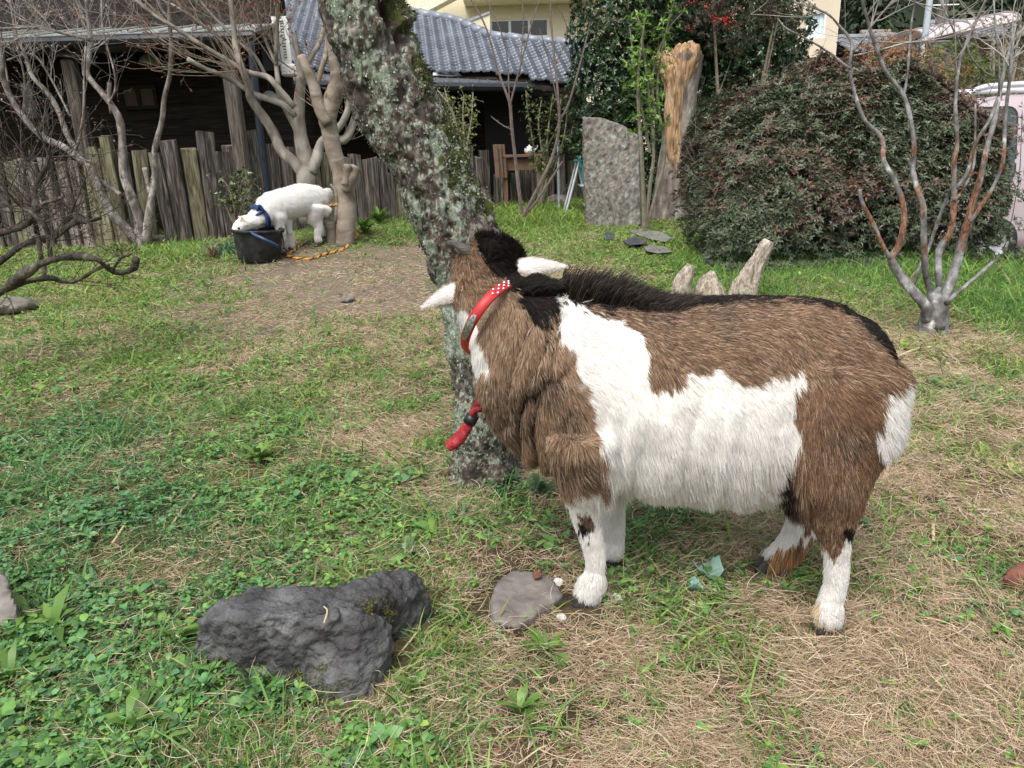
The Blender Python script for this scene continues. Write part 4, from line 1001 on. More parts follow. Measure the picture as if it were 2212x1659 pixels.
    for i in range(12):
        a = R(104 + i * 3.6); hh_ = .0078 * math.sin(math.pi * (i + .6) / 12.2) ** .5
        for z in (-hh_, 0, hh_): c_, o = onring(a, z, .0052 + (.0008 if z == 0 else 0)); pts_.append(c_)
    f = [(i * 3 + j, i * 3 + j + 1, (i + 1) * 3 + j + 1, (i + 1) * 3 + j) for i in range(11) for j in range(2)]
    q = pl.add(np.array(pts_), f).build('name_plate', mat('plate_steel', [(.35, (.20, .21, .20)), (.6, (.55, .56, .54))], scale=220, rough=.3, metal=.9, bump=.3), g, smooth=True); q.parent = col; q.location = Vector(np.array(q['_b']) - np.array(col['_b']))
    return g
GOAT = big_goat()
# ------------------------------------------------------------------ bare trees: limbs traced as polylines (px, py, radius in picture units), each with its own depth
def limb3(pl, Y, seed, dj=.06, slope=0.0):
    r_ = random.Random(seed); out = []; rad = []; y = Y
    for i, (px, py, r) in enumerate(pl):
        p = at(px, py, y); out.append(p); rad.append(r * mpp(p)); y += r_.uniform(-dj, dj) + slope
    return np.array(out), np.array(rad)
def twig_rec(mb, p, d, L, r, depth, tips, rs, bend=.35, kids=(2, 4), up=.15, spread=.7):
    n = 4; pts = [p]; q = np.array(p, float); dd = np.array(d, float)
    for i in range(n):
        dd = norm(dd + np.array([rs.gauss(0, bend * .4), rs.gauss(0, bend * .4), rs.gauss(up * .3, bend * .3)])); q = q + dd * L / n; pts.append(q)
    mb.tube(pts, np.linspace(r, r * .45, n + 1), n=5 if r > .004 else 4, smooth=2 if r > .004 else 1, cap=False)
    tips.append((q, dd)); 
    if depth > 0:
        for k in range(rs.randint(*kids)):
            i = rs.randint(1, n); b = pts[i]; nd = norm(dd + spread * np.array([rs.gauss(0, 1), rs.gauss(0, 1), rs.gauss(.2, .8)])); twig_rec(mb, b, nd, L * rs.uniform(.4, .7), r * .55, depth - 1, tips, rs, bend, kids, up, spread)
def bare_tree(name, label, cat, base, limbs, bark, Y, seed, twigs=(), twig_m=None, bud_cols=None, bud_n=3, bud_L=.02, dj=.07, wob=.10, group=None, roots=None):
    t = thing(name, label, cat, base, group); mb = MB(); L3 = []; cuts = MB()
    for i, pl in enumerate(limbs):
        dy = pl[0] if isinstance(pl[0], (int, float)) else 0; pp = pl[1:] if isinstance(pl[0], (int, float)) else pl
        p, r = limb3(pp, Y + dy, seed + i, dj); L3.append((p, r)); mb.tube(p, r, n=12 if r.max() > .02 else 8, wob=wob, seed=seed + i, smooth=4)
    if roots is not None: mb.tube(*roots, n=14, wob=.2, seed=seed, smooth=4)
    mb.build('trunk', bark, t, smooth=True)
    rs = random.Random(seed); tips = []; tw = MB()
    for (li, n, a, b, L, r, depth, dirv) in twigs:
        p, rr = L3[li]; pr, _ = resample(p, rr, 6)
        for k in range(n):
            i = int((a + (b - a) * rs.random()) * (len(pr) - 1)); tg = norm(pr[min(i + 1, len(pr) - 1)] - pr[max(i - 1, 0)])
            d = norm(tg * .6 + np.array(dirv) + .55 * np.array([rs.gauss(0, 1), rs.gauss(0, 1), rs.gauss(0, .8)])); twig_rec(tw, pr[i], d, L * rs.uniform(.5, 1.2), r * rs.uniform(.7, 1.2), depth, tips, rs)
    if tw.n: tw.build('twigs', twig_m or bark, t, smooth=True)
    if bud_cols is not None and tips:
        P = np.array([q for q, d in tips for _ in range(bud_n)]); D = np.array([d for q, d in tips for _ in range(bud_n)]); n = len(P)
        P = P - D * (rng.random((n, 1)) * .06); D = norm(D + rng.normal(0, .5, (n, 3)))
        Lb = rng.uniform(.6, 1.3, n) * bud_L; leaf_obj('buds', P, D, rand_dirs(n), Lb, Lb * .45, mixcols(n, bud_cols), attr_mat(name + '_bud', trans=.2), t)
    return t, L3
def bark_mat(name, cols, scale=9, patch_scale=3, bump=.5, stretch=(1, 1, .5), rough=.85):
    return mat(name, [(.28, cols[0]), (.45, cols[1]), (.58, cols[2]), (.75, cols[3])], scale=scale, detail=9, rough=rough, bump=bump, stretch=stretch, dist=.6, bscale=scale * 6, bdist=.014)
grey_bark = bark_mat('grey_bark', [(.09, .075, .06), (.17, .15, .125), (.25, .225, .19), (.38, .36, .32)], scale=7)
smooth_bark = bark_mat('smooth_bark', [(.11, .085, .062), (.19, .155, .118), (.25, .212, .17), (.33, .30, .25)], scale=5, bump=.35, stretch=(1, 1, 2.2))
lichen_bark = bark_mat('lichen_bark', [(.07, .06, .052), (.17, .14, .125), (.26, .24, .215), (.48, .47, .44)], scale=16, bump=.7)
dark_bark = bark_mat('dark_mossy_bark', [(.028, .024, .018), (.055, .046, .034), (.095, .082, .062), (.20, .185, .15)], scale=14, bump=.9)
twig_bark = plain('twig_bark', (.20, .165, .125), rough=.8, var=.3, scale=20); pale_twig = plain('pale_twig', (.30, .28, .25), rough=.8, var=.3, scale=20)

# maple of many grey stems behind the white goat
bC = onground(at(668, 470, 8.05)[0], 8.05)
S = [[(668, 482, 22), (664, 430, 21), (662, 385, 21), (662, 352, 19), (651, 302, 15), (645, 251, 13), (647, 208, 11), (651, 170, 10), (647, 136, 8), (635, 72, 6)],
     [(664, 395, 15), (643, 359, 13), (608, 326, 12), (594, 293, 11), (573, 258, 10), (542, 214, 9.5), (538, 186, 8), (520, 140, 7), (509, 98, 6.5), (503, 44, 6), (496, -20, 5)],
     [.05, (640, 250, 8), (610, 225, 7), (577, 214, 6.5), (538, 197, 6), (511, 179, 5.5), (479, 162, 5.2), (446, 149, 5), (404, 127, 4.6)],
     [-.08, (636, 232, 7), (599, 188, 6.5), (577, 166, 6), (533, 155, 5.5), (490, 129, 5), (430, 94, 4.6), (380, 61, 4.2), (330, 30, 3.6), (287, -5, 3)],
     [.06, (602, 190, 5.5), (597, 140, 5), (597, 109, 4.6), (599, 55, 4.2), (603, -15, 3.6)],
     [.18, (660, 330, 9), (643, 284, 8.5), (625, 247, 8), (610, 219, 7.5), (599, 186, 7)],
     [.0, (672, 372, 13), (684, 345, 12), (693, 311, 10), (712, 298, 9.5), (743, 302, 9.5), (761, 273, 8.5), (770, 240, 8), (775, 180, 6)],
     [.1, (704, 300, 8), (734, 273, 7.5), (752, 236, 7), (758, 180, 5)],
     [.1, (651, 172, 6), (668, 130, 5.5), (690, 95, 5), (700, 60, 4.4)],
     [.1, (538, 190, 4), (505, 120, 3.6), (470, 80, 3.2), (420, 40, 2.8), (370, 8, 2.4)],
     [.15, (577, 168, 4), (550, 120, 3.6), (520, 95, 3.2), (470, 45, 2.8), (430, 0, 2.4)],
     [.12, (597, 140, 3.5), (575, 90, 3.1), (560, 40, 2.8), (548, -10, 2.4)]]
bare_tree('maple_tree', 'multi stemmed grey maple with reddish buds behind the white goat', 'tree', bC, S, grey_bark, float(bC[1]) + .05, 11, wob=.16,
          twigs=[(3, 16, .25, 1, 1.0, .0055, 2, (-.5, 0, .25)), (2, 7, .3, 1, .6, .0045, 2, (-.4, 0, .2)), (1, 11, .45, 1, .8, .005, 2, (-.3, 0, .35)), (4, 9, .2, 1, .7, .006, 2, (-.1, 0, .3)), (9, 11, .2, 1, .8, .0045, 2, (-.4, 0, .3)), (10, 11, .2, 1, .8, .0045, 2, (-.3, 0, .4)), (11, 9, .2, 1, .7, .006, 2, (0, 0, .4)), (0, 6, .7, 1, .6, .005, 2, (.2, 0, .3)), (8, 6, .3, 1, .5, .005, 2, (.2, 0, .3)), (6, 5, .5, 1, .5, .005, 1, (-.1, -.1, .3))],
          twig_m=twig_bark, bud_cols=[[.20, .055, .035], [.28, .10, .06], [.14, .05, .04]], bud_n=2, bud_L=.035, dj=.09)
# pollarded smooth trunk in front of it
bD = gnd(745, 526)
D_ = [[(745, 534, 22), (747, 490, 20), (749, 448, 20.5), (738, 383, 19), (721, 328, 17), (711, 275, 18), (707, 250, 20), (720, 208, 19), (728, 175, 15), (722, 142, 11), (717, 105, 9.5), (706, 40, 8.5), (700, -30, 8)],
      [-.03, (708, 268, 12), (691, 236, 12.5), (678, 186, 11.5), (663, 150, 10), (651, 122, 9.5)],
      [-.02, (747, 412, 10), (756, 389, 11), (763, 374, 11.5), (769, 361, 12)], [-.06, (745, 400, 9), (749, 378, 9.5), (751, 356, 9)],
      [.02, (680, 205, 5), (694, 150, 6), (705, 118, 6), (708, 85, 5)]]
bare_tree('pollard_tree', 'smooth tan pollarded trunk with sawn limbs beside the white goat', 'tree', bD, D_, smooth_bark, float(bD[1]), 23, dj=.03, wob=.15,
          twigs=[(1, 5, .1, .5, .35, .004, 1, (-.3, -.2, .1))], twig_m=twig_bark, bud_cols=[[.28, .09, .05]], bud_n=2, bud_L=.03)
bS = gnd(717, 521)
bare_tree('cut_stump', 'short sawn stump with one thin shoot between goat and smooth trunk', 'stump', bS, [[(718, 526, 12.5), (716, 500, 11), (711, 478, 12)], [-.02, (718, 490, 5), (727, 458, 4.6), (726, 415, 4), (714, 398, 2.2)], [-.02, (712, 482, 8), (697, 477, 8.5), (688, 470, 8)]], smooth_bark, float(bS[1]), 31, dj=.015, wob=.14)

# lichened grey tree on the left, before the fence
bB = gnd(307, 535)
B_ = [[(309, 540, 15), (305, 510, 12.5), (300, 465, 10.5), (282, 420, 9.5), (269, 383, 9), (265, 325, 8.5), (263, 287, 8), (257, 255, 7.5), (240, 225, 6.5), (220, 200, 6), (190, 162, 5.5), (192, 125, 5.5), (196, 85, 6), (191, 50, 4), (187, -10, 3)],
      [.06, (303, 522, 12), (272, 492, 10), (245, 465, 9.5), (225, 428, 8.5), (195, 360, 8), (182, 350, 7.5), (137, 317, 7), (95, 297, 6.6), (50, 252, 6.2), (22, 207, 6), (5, 162, 6), (3, 125, 6.5), (-12, 60, 5)],
      [.08, (184, 348, 6), (150, 300, 5.6), (125, 237, 5.2), (100, 197, 4.8), (70, 165, 5), (52, 112, 3), (35, 75, 2.6), (20, -10, 2)],
      [-.05, (316, 525, 11), (322, 470, 9), (331, 408, 7), (335, 370, 6.4), (335, 320, 6), (350, 262, 5.5), (355, 212, 5), (367, 160, 4.8), (370, 100, 4.4), (366, 37, 4.2), (367, -15, 4)],
      [-.05, (366, 40, 3.6), (350, 22, 3.2), (338, -10, 3)],
      [-.04, (324, 420, 5), (318, 385, 5.4), (312, 362, 5.6)],
      [.02, (194, 85, 3.4), (150, 75, 3.2), (107, 65, 3), (75, 59, 2.8), (0, 62, 2.6), (-30, 60, 2.5)],
      [-.05, (236, 222, 2.4), (249, 192, 2.3), (247, 155, 2.2), (235, 112, 2.1), (222, 62, 2), (219, 0, 1.8)],
      [-.02, (165, 325, 3), (180, 250, 2.8), (182, 175, 2.6), (185, 100, 2.2)],
      [.05, (262, 420, 4.6), (240, 407, 4.6), (212, 385, 4.2), (192, 365, 4.5)],
      [.03, (240, 245, 3), (236, 210, 4.2), (236, 178, 4.5)],
      [.04, (152, 252, 2.4), (110, 170, 2.2), (70, 117, 2), (15, 130, 1.8)],
      [.1, (50, 250, 2.2), (53, 175, 2), (40, 110, 1.9), (28, 60, 1.7)], [.1, (22, 207, 2), (10, 130, 2), (0, 60, 1.8)]]
bare_tree('lichened_tree', 'bare tree with crooked pale lichened limbs standing before the left fence', 'tree', bB, B_, lichen_bark, float(bB[1]), 41, dj=.06, wob=.16,
          twigs=[(6, 20, 0, 1, .55, .0045, 2, (0, 0, .4)), (0, 8, .6, 1, .6, .0045, 2, (.1, 0, .3)), (0, 9, .85, 1, .5, .004, 2, (-.2, 0, .4)), (2, 8, .4, 1, .6, .0045, 2, (0, 0, .4)), (11, 10, .1, 1, .5, .004, 1, (0, 0, .5)), (8, 5, .2, 1, .45, .004, 1, (0, 0, .5)), (12, 8, .2, 1, .5, .004, 2, (0, 0, .4)), (1, 8, .6, 1, .5, .004, 2, (0, 0, .5)), (7, 5, .2, 1, .35, .003, 1, (0, 0, .4)), (4, 3, .4, 1, .4, .003, 1, (0, 0, .3))],
          twig_m=pale_twig, bud_cols=[[.30, .12, .05], [.42, .24, .18], [.5, .34, .34], [.22, .10, .05]], bud_n=1, bud_L=.03)
# gnarled dark shrub at the left edge, nearer
Ya = 3.35
A_ = [[(-120, 640, 17), (-40, 640, 15), (0, 628, 13), (62, 585, 12), (112, 558, 11.5), (162, 553, 11), (212, 563, 9.5), (240, 585, 8.5), (275, 592, 8), (291, 575, 8.5), (297, 558, 9)],
      [-.05, (-60, 660, 10), (0, 636, 9), (50, 610, 8.5), (105, 598, 8), (160, 605, 6.5), (207, 576, 4.5), (232, 572, 4)],
      [.1, (-110, 640, 12), (0, 562, 11), (50, 533, 10.5), (107, 515, 9), (150, 483, 8), (185, 478, 7), (222, 474, 5)],
      [.15, (-80, 520, 10), (0, 507, 10), (50, 485, 9.5), (82, 453, 9), (80, 408, 7.5), (97, 360, 5.5), (110, 330, 3)],
      [.05, (114, 552, 6), (100, 495, 6.5), (70, 462, 5.5), (50, 445, 5.5), (15, 420, 4.6), (-30, 400, 4)],
      [-.05, (100, 600, 6), (98, 570, 6.5), (85, 545, 6), (78, 518, 6.5)],
      [.1, (80, 455, 6), (100, 435, 5), (122, 430, 3.6), (135, 425, 3)], [.2, (75, 500, 3.6), (62, 440, 3.4), (50, 390, 3), (58, 340, 2.6)],
      [-.05, (240, 585, 4), (262, 563, 3.2), (285, 552, 2.2)], [.2, (150, 483, 4), (160, 440, 3.2), (178, 410, 2.4), (184, 380, 2)]]
_r = random.Random(77)
A_ = [[q if isinstance(q, (int, float)) else (q[0] + _r.uniform(-5, 5), q[1] + _r.uniform(-5, 5), q[2] * _r.uniform(.6, .95)) for q in l] for l in A_]
bare_tree('gnarled_shrub', 'dark gnarled leafless shrub reaching in from the left edge', 'shrub', gnd(-90, 650), A_, dark_bark, Ya, 57, dj=.10, wob=.55,
          twigs=[(0, 12, .2, .9, .22, .003, 2, (0, 0, .3)), (1, 8, .3, 1, .2, .0025, 1, (0, 0, .2)), (2, 22, .2, 1, .30, .003, 2, (0, 0, .3)), (3, 26, .2, 1, .36, .0032, 2, (0, 0, .4)), (4, 18, .2, 1, .30, .003, 2, (0, 0, .3)), (7, 10, .1, 1, .25, .0025, 2, (0, 0, .4)), (9, 8, .2, 1, .2, .0022, 1, (0, 0, .4)), (8, 4, .2, 1, .08, .002, 1, (0, 0, .3))],
          twig_m=plain('dark_twig', (.075, .062, .05), rough=.9, var=.4, scale=30), bud_cols=[[.16, .08, .07], [.10, .07, .045], [.07, .07, .03]], bud_n=2, bud_L=.014)

# small vase-shaped tree on the right with bark stripped orange
def stripped_bark():
    m, nt, b = nmat('stripped_bark'); N, L = nt.nodes, nt.links; tc = N.new('ShaderNodeTexCoord')
    def noise(s, st, d=6, dist=0):
        mp = N.new('ShaderNodeMapping'); mp.inputs['Scale'].default_value = st; L.new(tc.outputs['Object'], mp.inputs[0]); n = N.new('ShaderNodeTexNoise'); n.inputs['Scale'].default_value = s; n.inputs['Detail'].default_value = d; n.inputs['Distortion'].default_value = dist; L.new(mp.outputs[0], n.inputs[0]); return n.outputs[0]
    def ramp(src, stops):
        r = N.new('ShaderNodeValToRGB'); e = r.color_ramp.elements
        while len(e) < len(stops): e.new(.5)
        for q, (p, c) in zip(e, stops): q.position = p; q.color = (*c, 1)
        L.new(src, r.inputs[0]); return r.outputs[0]
    grey = ramp(noise(26, (1, 1, .7)), [(.3, (.09, .083, .08)), (.47, (.18, .172, .168)), (.60, (.27, .268, .262)), (.72, (.55, .55, .54))])
    rust = ramp(noise(75, (1, 1, .25), 8, 1.5), [(.34, (.075, .05, .04)), (.46, (.165, .085, .052)), (.58, (.25, .13, .078)), (.70, (.30, .25, .22))])
    sx = N.new('ShaderNodeSeparateXYZ'); L.new(tc.outputs['Object'], sx.inputs[0])
    zr = ramp(sx.outputs['Z'], [(.34, (0, 0, 0)), (.42, (1, 1, 1)), (.84, (1, 1, 1)), (.95, (0, 0, 0))])
    pn = ramp(noise(9, (1, 1, .45), 8), [(.49, (0, 0, 0)), (.52, (1, 1, 1))])
    mu = N.new('ShaderNodeMix'); mu.data_type = 'RGBA'; mu.blend_type = 'MULTIPLY'; mu.inputs['Factor'].default_value = 1; L.new(zr, mu.inputs['A']); L.new(pn, mu.inputs['B'])
    mx = N.new('ShaderNodeMix'); mx.data_type = 'RGBA'; L.new(mu.outputs['Result'], mx.inputs['Factor']); L.new(grey, mx.inputs['A']); L.new(rust, mx.inputs['B']); L.new(mx.outputs['Result'], b.inputs['Base Color'])
    b.inputs['Roughness'].default_value = .85; b.inputs['Specular IOR Level'].default_value = .15
    bp = N.new('ShaderNodeBump'); bp.inputs['Strength'].default_value = .9; bp.inputs['Distance'].default_value = .008; L.new(noise(70, (1, 1, .4), 8), bp.inputs['Height']); L.new(bp.outputs[0], b.inputs['Normal'])
    return m
bE = gnd(2016, 718)
E_ = [[(2014, 732, 34), (2016, 702, 29), (2019, 674, 25), (2024, 650, 17), (2030, 625, 9)],
      [-.03, (2004, 690, 18), (2000, 662, 16), (1971, 628, 13.5), (1946, 597, 12.5), (1925, 560, 11.5), (1939, 537, 10.5), (1949, 503, 10), (1953, 453, 9.2), (1937, 400, 8.6), (1909, 347, 7.8), (1908, 315, 7.4), (1899, 290, 7), (1863, 251, 6.2), (1836, 157, 5.4), (1840, 94, 4.8), (1812, 55, 3.8), (1782, 27, 3.2), (1715, 4, 2.6)],
      [-.03, (1926, 562, 8.5), (1908, 534, 8), (1886, 484, 7.2), (1862, 436, 6), (1858, 409, 5)],
      [.02, (2014, 705, 20), (2014, 665, 17), (2010, 632, 10.5), (1999, 587, 10), (1996, 525, 9.8), (1994, 447, 9.2), (1982, 410, 9), (1972, 369, 8.4), (1974, 330, 7.6), (1974, 306, 7.4), (1967, 259, 7), (1952, 206, 6.2), (1912, 152, 6), (1885, 81, 5.4), (1872, 36, 5), (1856, -20, 4.6)],
      [.05, (1973, 372, 6), (1966, 355, 5.5), (1960, 342, 4)],
      [.06, (1953, 206, 4), (1961, 152, 3.8), (1968, 58, 3.4), (1976, 9, 3), (1982, -20, 2.8)],
      [.0, (2020, 705, 20), (2026, 660, 17), (2029, 625, 11.5), (2027, 580, 11), (2029, 540, 10.8), (2052, 503, 10), (2061, 434, 9.2), (2061, 353, 7.8), (2067, 315, 7), (2066, 259, 6.4), (2064, 224, 6), (2073, 134, 5.2), (2105, 54, 4.6), (2136, -10, 4)],
      [-.04, (2062, 432, 6), (2075, 418, 5), (2090, 392, 4.4), (2104, 353, 4), (2106, 300, 3.8), (2107, 224, 3)],
      [-.02, (2062, 410, 7), (2089, 374, 6.4), (2099, 334, 6), (2114, 297, 5.6), (2139, 257, 5.4), (2154, 215, 5)],
      [-.05, (2024, 705, 20), (2034, 668, 19), (2042, 640, 14.5), (2061, 587, 13), (2074, 540, 12), (2089, 484, 11), (2102, 434, 10), (2118, 384, 9), (2133, 315, 8.2), (2149, 259, 7.6), (2155, 224, 6.8), (2168, 157, 6), (2186, 90, 5), (2206, 40, 4)],
      [-.1, (2096, 480, 7.4), (2114, 453, 6.8), (2133, 425, 6.4), (2155, 384, 6), (2168, 337, 5.8), (2171, 259, 5.4), (2181, 170, 5), (2186, 112, 5), (2190, 80, 3)],
      [-.1, (2045, 655, 9), (2055, 645, 7), (2080, 622, 6.2), (2114, 594, 5.8), (2149, 562, 5.4)],
      [.12, (1972, 618, 6.5), (1986, 578, 6), (2008, 531, 5.6), (2027, 475, 5.2), (2045, 428, 5), (2056, 406, 4.6)],
      [.02, (1838, 150, 3.6), (1815, 132, 3.4), (1798, 118, 3.2), (1757, 92, 3), (1700, 62, 2.4), (1680, 40, 2)],
      [.02, (1842, 112, 3), (1865, 85, 2.6), (1881, 58, 2.4), (1912, 22, 2.2), (1945, -8, 2)],
      [.02, (1845, 120, 2.8), (1900, 108, 2.6), (1960, 92, 2.4), (2010, 85, 2.2), (2060, 72, 1.8)],
      [.04, (2080, 110, 2.8), (2062, 70, 2.6), (2044, 30, 2.4), (2032, -5, 2)],
      [.1, (2150, 168, 3), (2120, 150, 2.8), (2095, 118, 2.6), (2088, 80, 2.4)],
      [.06, (2158, 210, 3.4), (2158, 130, 3.2), (2150, 60, 3), (2146, -10, 2.6)]]
E_ = [E_[0]] + [[q if isinstance(q, (int, float)) else (q[0], q[1], q[2] * (.66 if q[2] < 12 else .78)) for q in l] for l in E_[1:]]
bare_tree('vase_shaped_tree', 'small bare tree of several upright stems with orange stripped bark', 'tree', bE, E_, stripped_bark(), float(bE[1]), 71, dj=.045, wob=.22,
          twigs=[(14, 5, .3, 1, .35, .0035, 1, (.1, 0, .3)), (15, 5, .2, 1, .3, .003, 1, (.1, 0, .2)), (3, 3, .85, 1, .35, .0035, 1, (.2, 0, .3)), (9, 5, .8, 1, .35, .0035, 1, (.2, 0, .4)), (10, 5, .8, 1, .3, .0035, 2, (.3, 0, .3)), (6, 4, .8, 1, .35, .0035, 1, (0, 0, .3)), (1, 5, .9, 1, .35, .0035, 1, (-.2, 0, .2)), (16, 4, .3, 1, .25, .003, 1, (0, 0, .3))], twig_m=pale_twig)

# ------------------------------------------------------------------ the big leaning trunk
def leaning_tree():
    base = gnd(1050, 1036); Y0 = float(base[1])
    L = [(1050, 1052, 72), (1049, 1025, 63), (1045, 960, 57), (1042, 900, 58), (1038, 830, 62), (1034, 760, 67), (1034, 700, 73), (1028, 640, 80), (1015, 580, 86), (998, 520, 86), (966, 440, 85), (925, 350, 86), (893, 290, 87), (864, 240, 86), (838, 180, 85), (808, 90, 84), (782, 0, 85), (752, -110, 82), (716, -240, 78), (690, -330, 50)]
    pts, rad = [], []
    for px, py, r in L:
        Y = Y0 - .13 * sstep(1000, 0, np.array(float(py))); p = at(px, py, float(Y)); pts.append(p); rad.append(r * mpp(p))
    P, Rr = resample(np.array(pts), np.array(rad), 19); n = 210; t = norm(np.gradient(P, axis=0)); a = np.arange(n) * 2 * math.pi / n; u = norm(np.cross(t[0], [0, 1.0, 0])); V = []; RR = []
    for i in range(len(P)):
        u = norm(u - t[i] * u.dot(t[i])); w = np.cross(t[i], u); V.append(np.cos(a)[:, None] * u + np.sin(a)[:, None] * w); RR.append(np.full(n, Rr[i]))
    O = np.concatenate(V); C0 = np.repeat(P, n, 0); rr = np.concatenate(RR); v = C0 + O * rr[:, None]
    big = fbm(v * 7, 201, 3) - .5; plate = np.abs(fbm(v * np.array([26, 26, 13]), 202, 3) - .5) * 2; fine = fbm(v * 70, 203, 2) - .5
    d = big * .045 + (np.minimum(plate, .35) - .2) * .040 + fine * .008
    px, py, _ = proj(v); hx, hy = 820 + (py - 30) * .25, py
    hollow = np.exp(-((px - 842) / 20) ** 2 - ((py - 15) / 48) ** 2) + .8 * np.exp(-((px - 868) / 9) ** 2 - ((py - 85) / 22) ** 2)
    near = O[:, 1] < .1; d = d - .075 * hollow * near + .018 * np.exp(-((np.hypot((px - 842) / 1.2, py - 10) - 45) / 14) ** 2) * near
    flare = sstep(.12, 0, v[:, 2]) * (.5 + .5 * np.sin(np.arctan2(O[:, 1], O[:, 0]) * 5)) * .03
    v = v + O * (d + flare)[:, None]
    m = len(P); i = (np.arange(m - 1)[:, None] * n + np.arange(n)[None]).ravel(); j = (np.arange(m - 1)[:, None] * n + (np.arange(n)[None] + 1) % n).ravel()
    f = np.stack([i, j, j + n, i + n], 1)
    tr = thing('leaning_tree', 'thick leaning tree trunk covered in pale lichen and moss behind the horned goat', 'tree', base)
    mt, nt, b = nmat('lichen_trunk'); N, Lk = nt.nodes, nt.links; at_ = N.new('ShaderNodeAttribute'); at_.attribute_name = 'Col'
    tc = N.new('ShaderNodeTexCoord'); n1 = N.new('ShaderNodeTexNoise'); n1.inputs['Scale'].default_value = 55; n1.inputs['Detail'].default_value = 8; n1.inputs['Roughness'].default_value = .7; Lk.new(tc.outputs['Object'], n1.inputs[0])
    r1 = N.new('ShaderNodeMapRange'); r1.inputs['From Min'].default_value = .3; r1.inputs['From Max'].default_value = .7; r1.inputs['To Min'].default_value = .4; r1.inputs['To Max'].default_value = 1.6; Lk.new(n1.outputs[0], r1.inputs[0])
    mx = N.new('ShaderNodeMix'); mx.data_type = 'RGBA'; mx.blend_type = 'MULTIPLY'; mx.inputs['Factor'].default_value = 1; Lk.new(at_.outputs['Color'], mx.inputs['A']); Lk.new(r1.outputs[0], mx.inputs['B']); Lk.new(mx.outputs['Result'], b.inputs['Base Color'])
    b.inputs['Roughness'].default_value = .9; b.inputs['Specular IOR Level'].default_value = .12
    bp = N.new('ShaderNodeBump'); bp.inputs['Strength'].default_value = 1; bp.inputs['Distance'].default_value = .006; Lk.new(n1.outputs[0], bp.inputs['Height']); Lk.new(bp.outputs[0], b.inputs['Normal'])
    s1 = fbm(v * np.array([30, 30, 18]), 205, 3); s2 = fbm(v * 9, 206, 3); s3 = fbm(v * 80, 207, 2)
    bark = np.where((s1 > .52)[:, None], [.115, .094, .078], [.062, .051, .044]); bark = np.where((s3 > .62)[:, None], [.18, .155, .135], bark)
    lo = sstep(.55, .1, v[:, 2]); s4 = fbm(v * 115, 208, 2); lich = (s4 * .62 + s2 * .72 + s1 * .15 > .775 + .03 * (O[:, 0] > .25) + .09 * sstep(.42, .05, v[:, 2]) + .05 * lo - .05 * (O[:, 0] < -.3) * sstep(.0, .3, v[:, 2])) & (hollow < .25)
    col = np.where(lich[:, None], np.where((s1 > .5)[:, None], [.34, .375, .305], [.22, .26, .19]), bark)
    moss = (O[:, 0] > .72) & (v[:, 2] > .6) & (s2 > .47) | ((s2 > .63) & (v[:, 2] > .75) & (O[:, 0] > .2)); col = np.where((moss & (s3 > .4))[:, None], [.060, .070, .022], col)
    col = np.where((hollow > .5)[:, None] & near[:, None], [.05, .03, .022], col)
    trunk = fastmesh('trunk', v, [f], mt, col=col, parent=tr, smooth=True)
    # leafy crusts of lichen and tufts of moss standing off the bark
    k = np.where(lich & (O[:, 1] < .55))[0]; k = rng.choice(k, min(len(k), 14000)); N_ = len(k); Pn = O[k]; Pp = v[k] + rng.normal(0, .003, (N_, 3)) + Pn * .001
    D = norm(np.cross(Pn, rand_dirs(N_)) + Pn * rng.uniform(.1, .9, (N_, 1))); Ls = rng.uniform(.0025, .0065, N_)
    leaf_obj('lichen', Pp, D, Pn, Ls, Ls * .9, mixcols(N_, [[.30, .335, .27], [.22, .26, .195], [.37, .40, .34], [.17, .20, .125]]), attr_mat('lichen_flake', rough=.9, spec=.1, trans=.1), tr)
    k = np.where(moss & (O[:, 1] < .7))[0]; k = rng.choice(k, 2600); N_ = len(k); Pn = O[k]
    D = norm(Pn + rng.normal(0, .6, (N_, 3))); Ls = rng.uniform(.005, .013, N_); leaf_obj('moss', v[k], D, rand_dirs(N_), Ls, Ls * .3, mixcols(N_, [[.09, .11, .03], [.05, .06, .02], [.14, .15, .05]]), attr_mat('moss_leaf', rough=.9, spec=.1), tr)
    k = np.where(~lich & (s1 > .55) & (O[:, 1] < .5) & (hollow < .3))[0]; k = rng.choice(k, 1800); N_ = len(k); Pn = O[k]
    D = norm(np.cross(Pn, rand_dirs(N_)) * 1.0 + np.array([0, 0, -.5]) + Pn * .35); Ls = rng.uniform(.006, .014, N_); leaf_obj('bark_flakes', v[k] + Pn * .0005, D, Pn, Ls, Ls * .45, mixcols(N_, [[.13, .095, .075], [.09, .066, .052], [.20, .16, .13]]), attr_mat('bark_flake', rough=.9, spec=.1, trans=0), tr)
    # limbs above the picture
    tp = np.array(pts[-2]); mb = MB()
    for dx, dy, dz in ((-.5, .2, .6), (.5, -.2, .8), (-.2, .5, .9)):
        mb.tube([tp, tp + np.array([dx, dy, dz]) * .5, tp + np.array([dx * 1.3, dy * 1.4, dz * 1.2]), tp + np.array([dx * 1.6, dy * 2, dz * 2])], [.08, .065, .05, .03], n=10, wob=.2)
    mb.build('limbs', lichen_bark, tr, smooth=True)
    EXCL.append((base[0], base[1], .11))
leaning_tree()
for b_, r_ in ((bC, .14), (bD, .10), (bS, .06), (bB, .09), (bE, .085)): EXCL.append((b_[0], b_[1], r_))
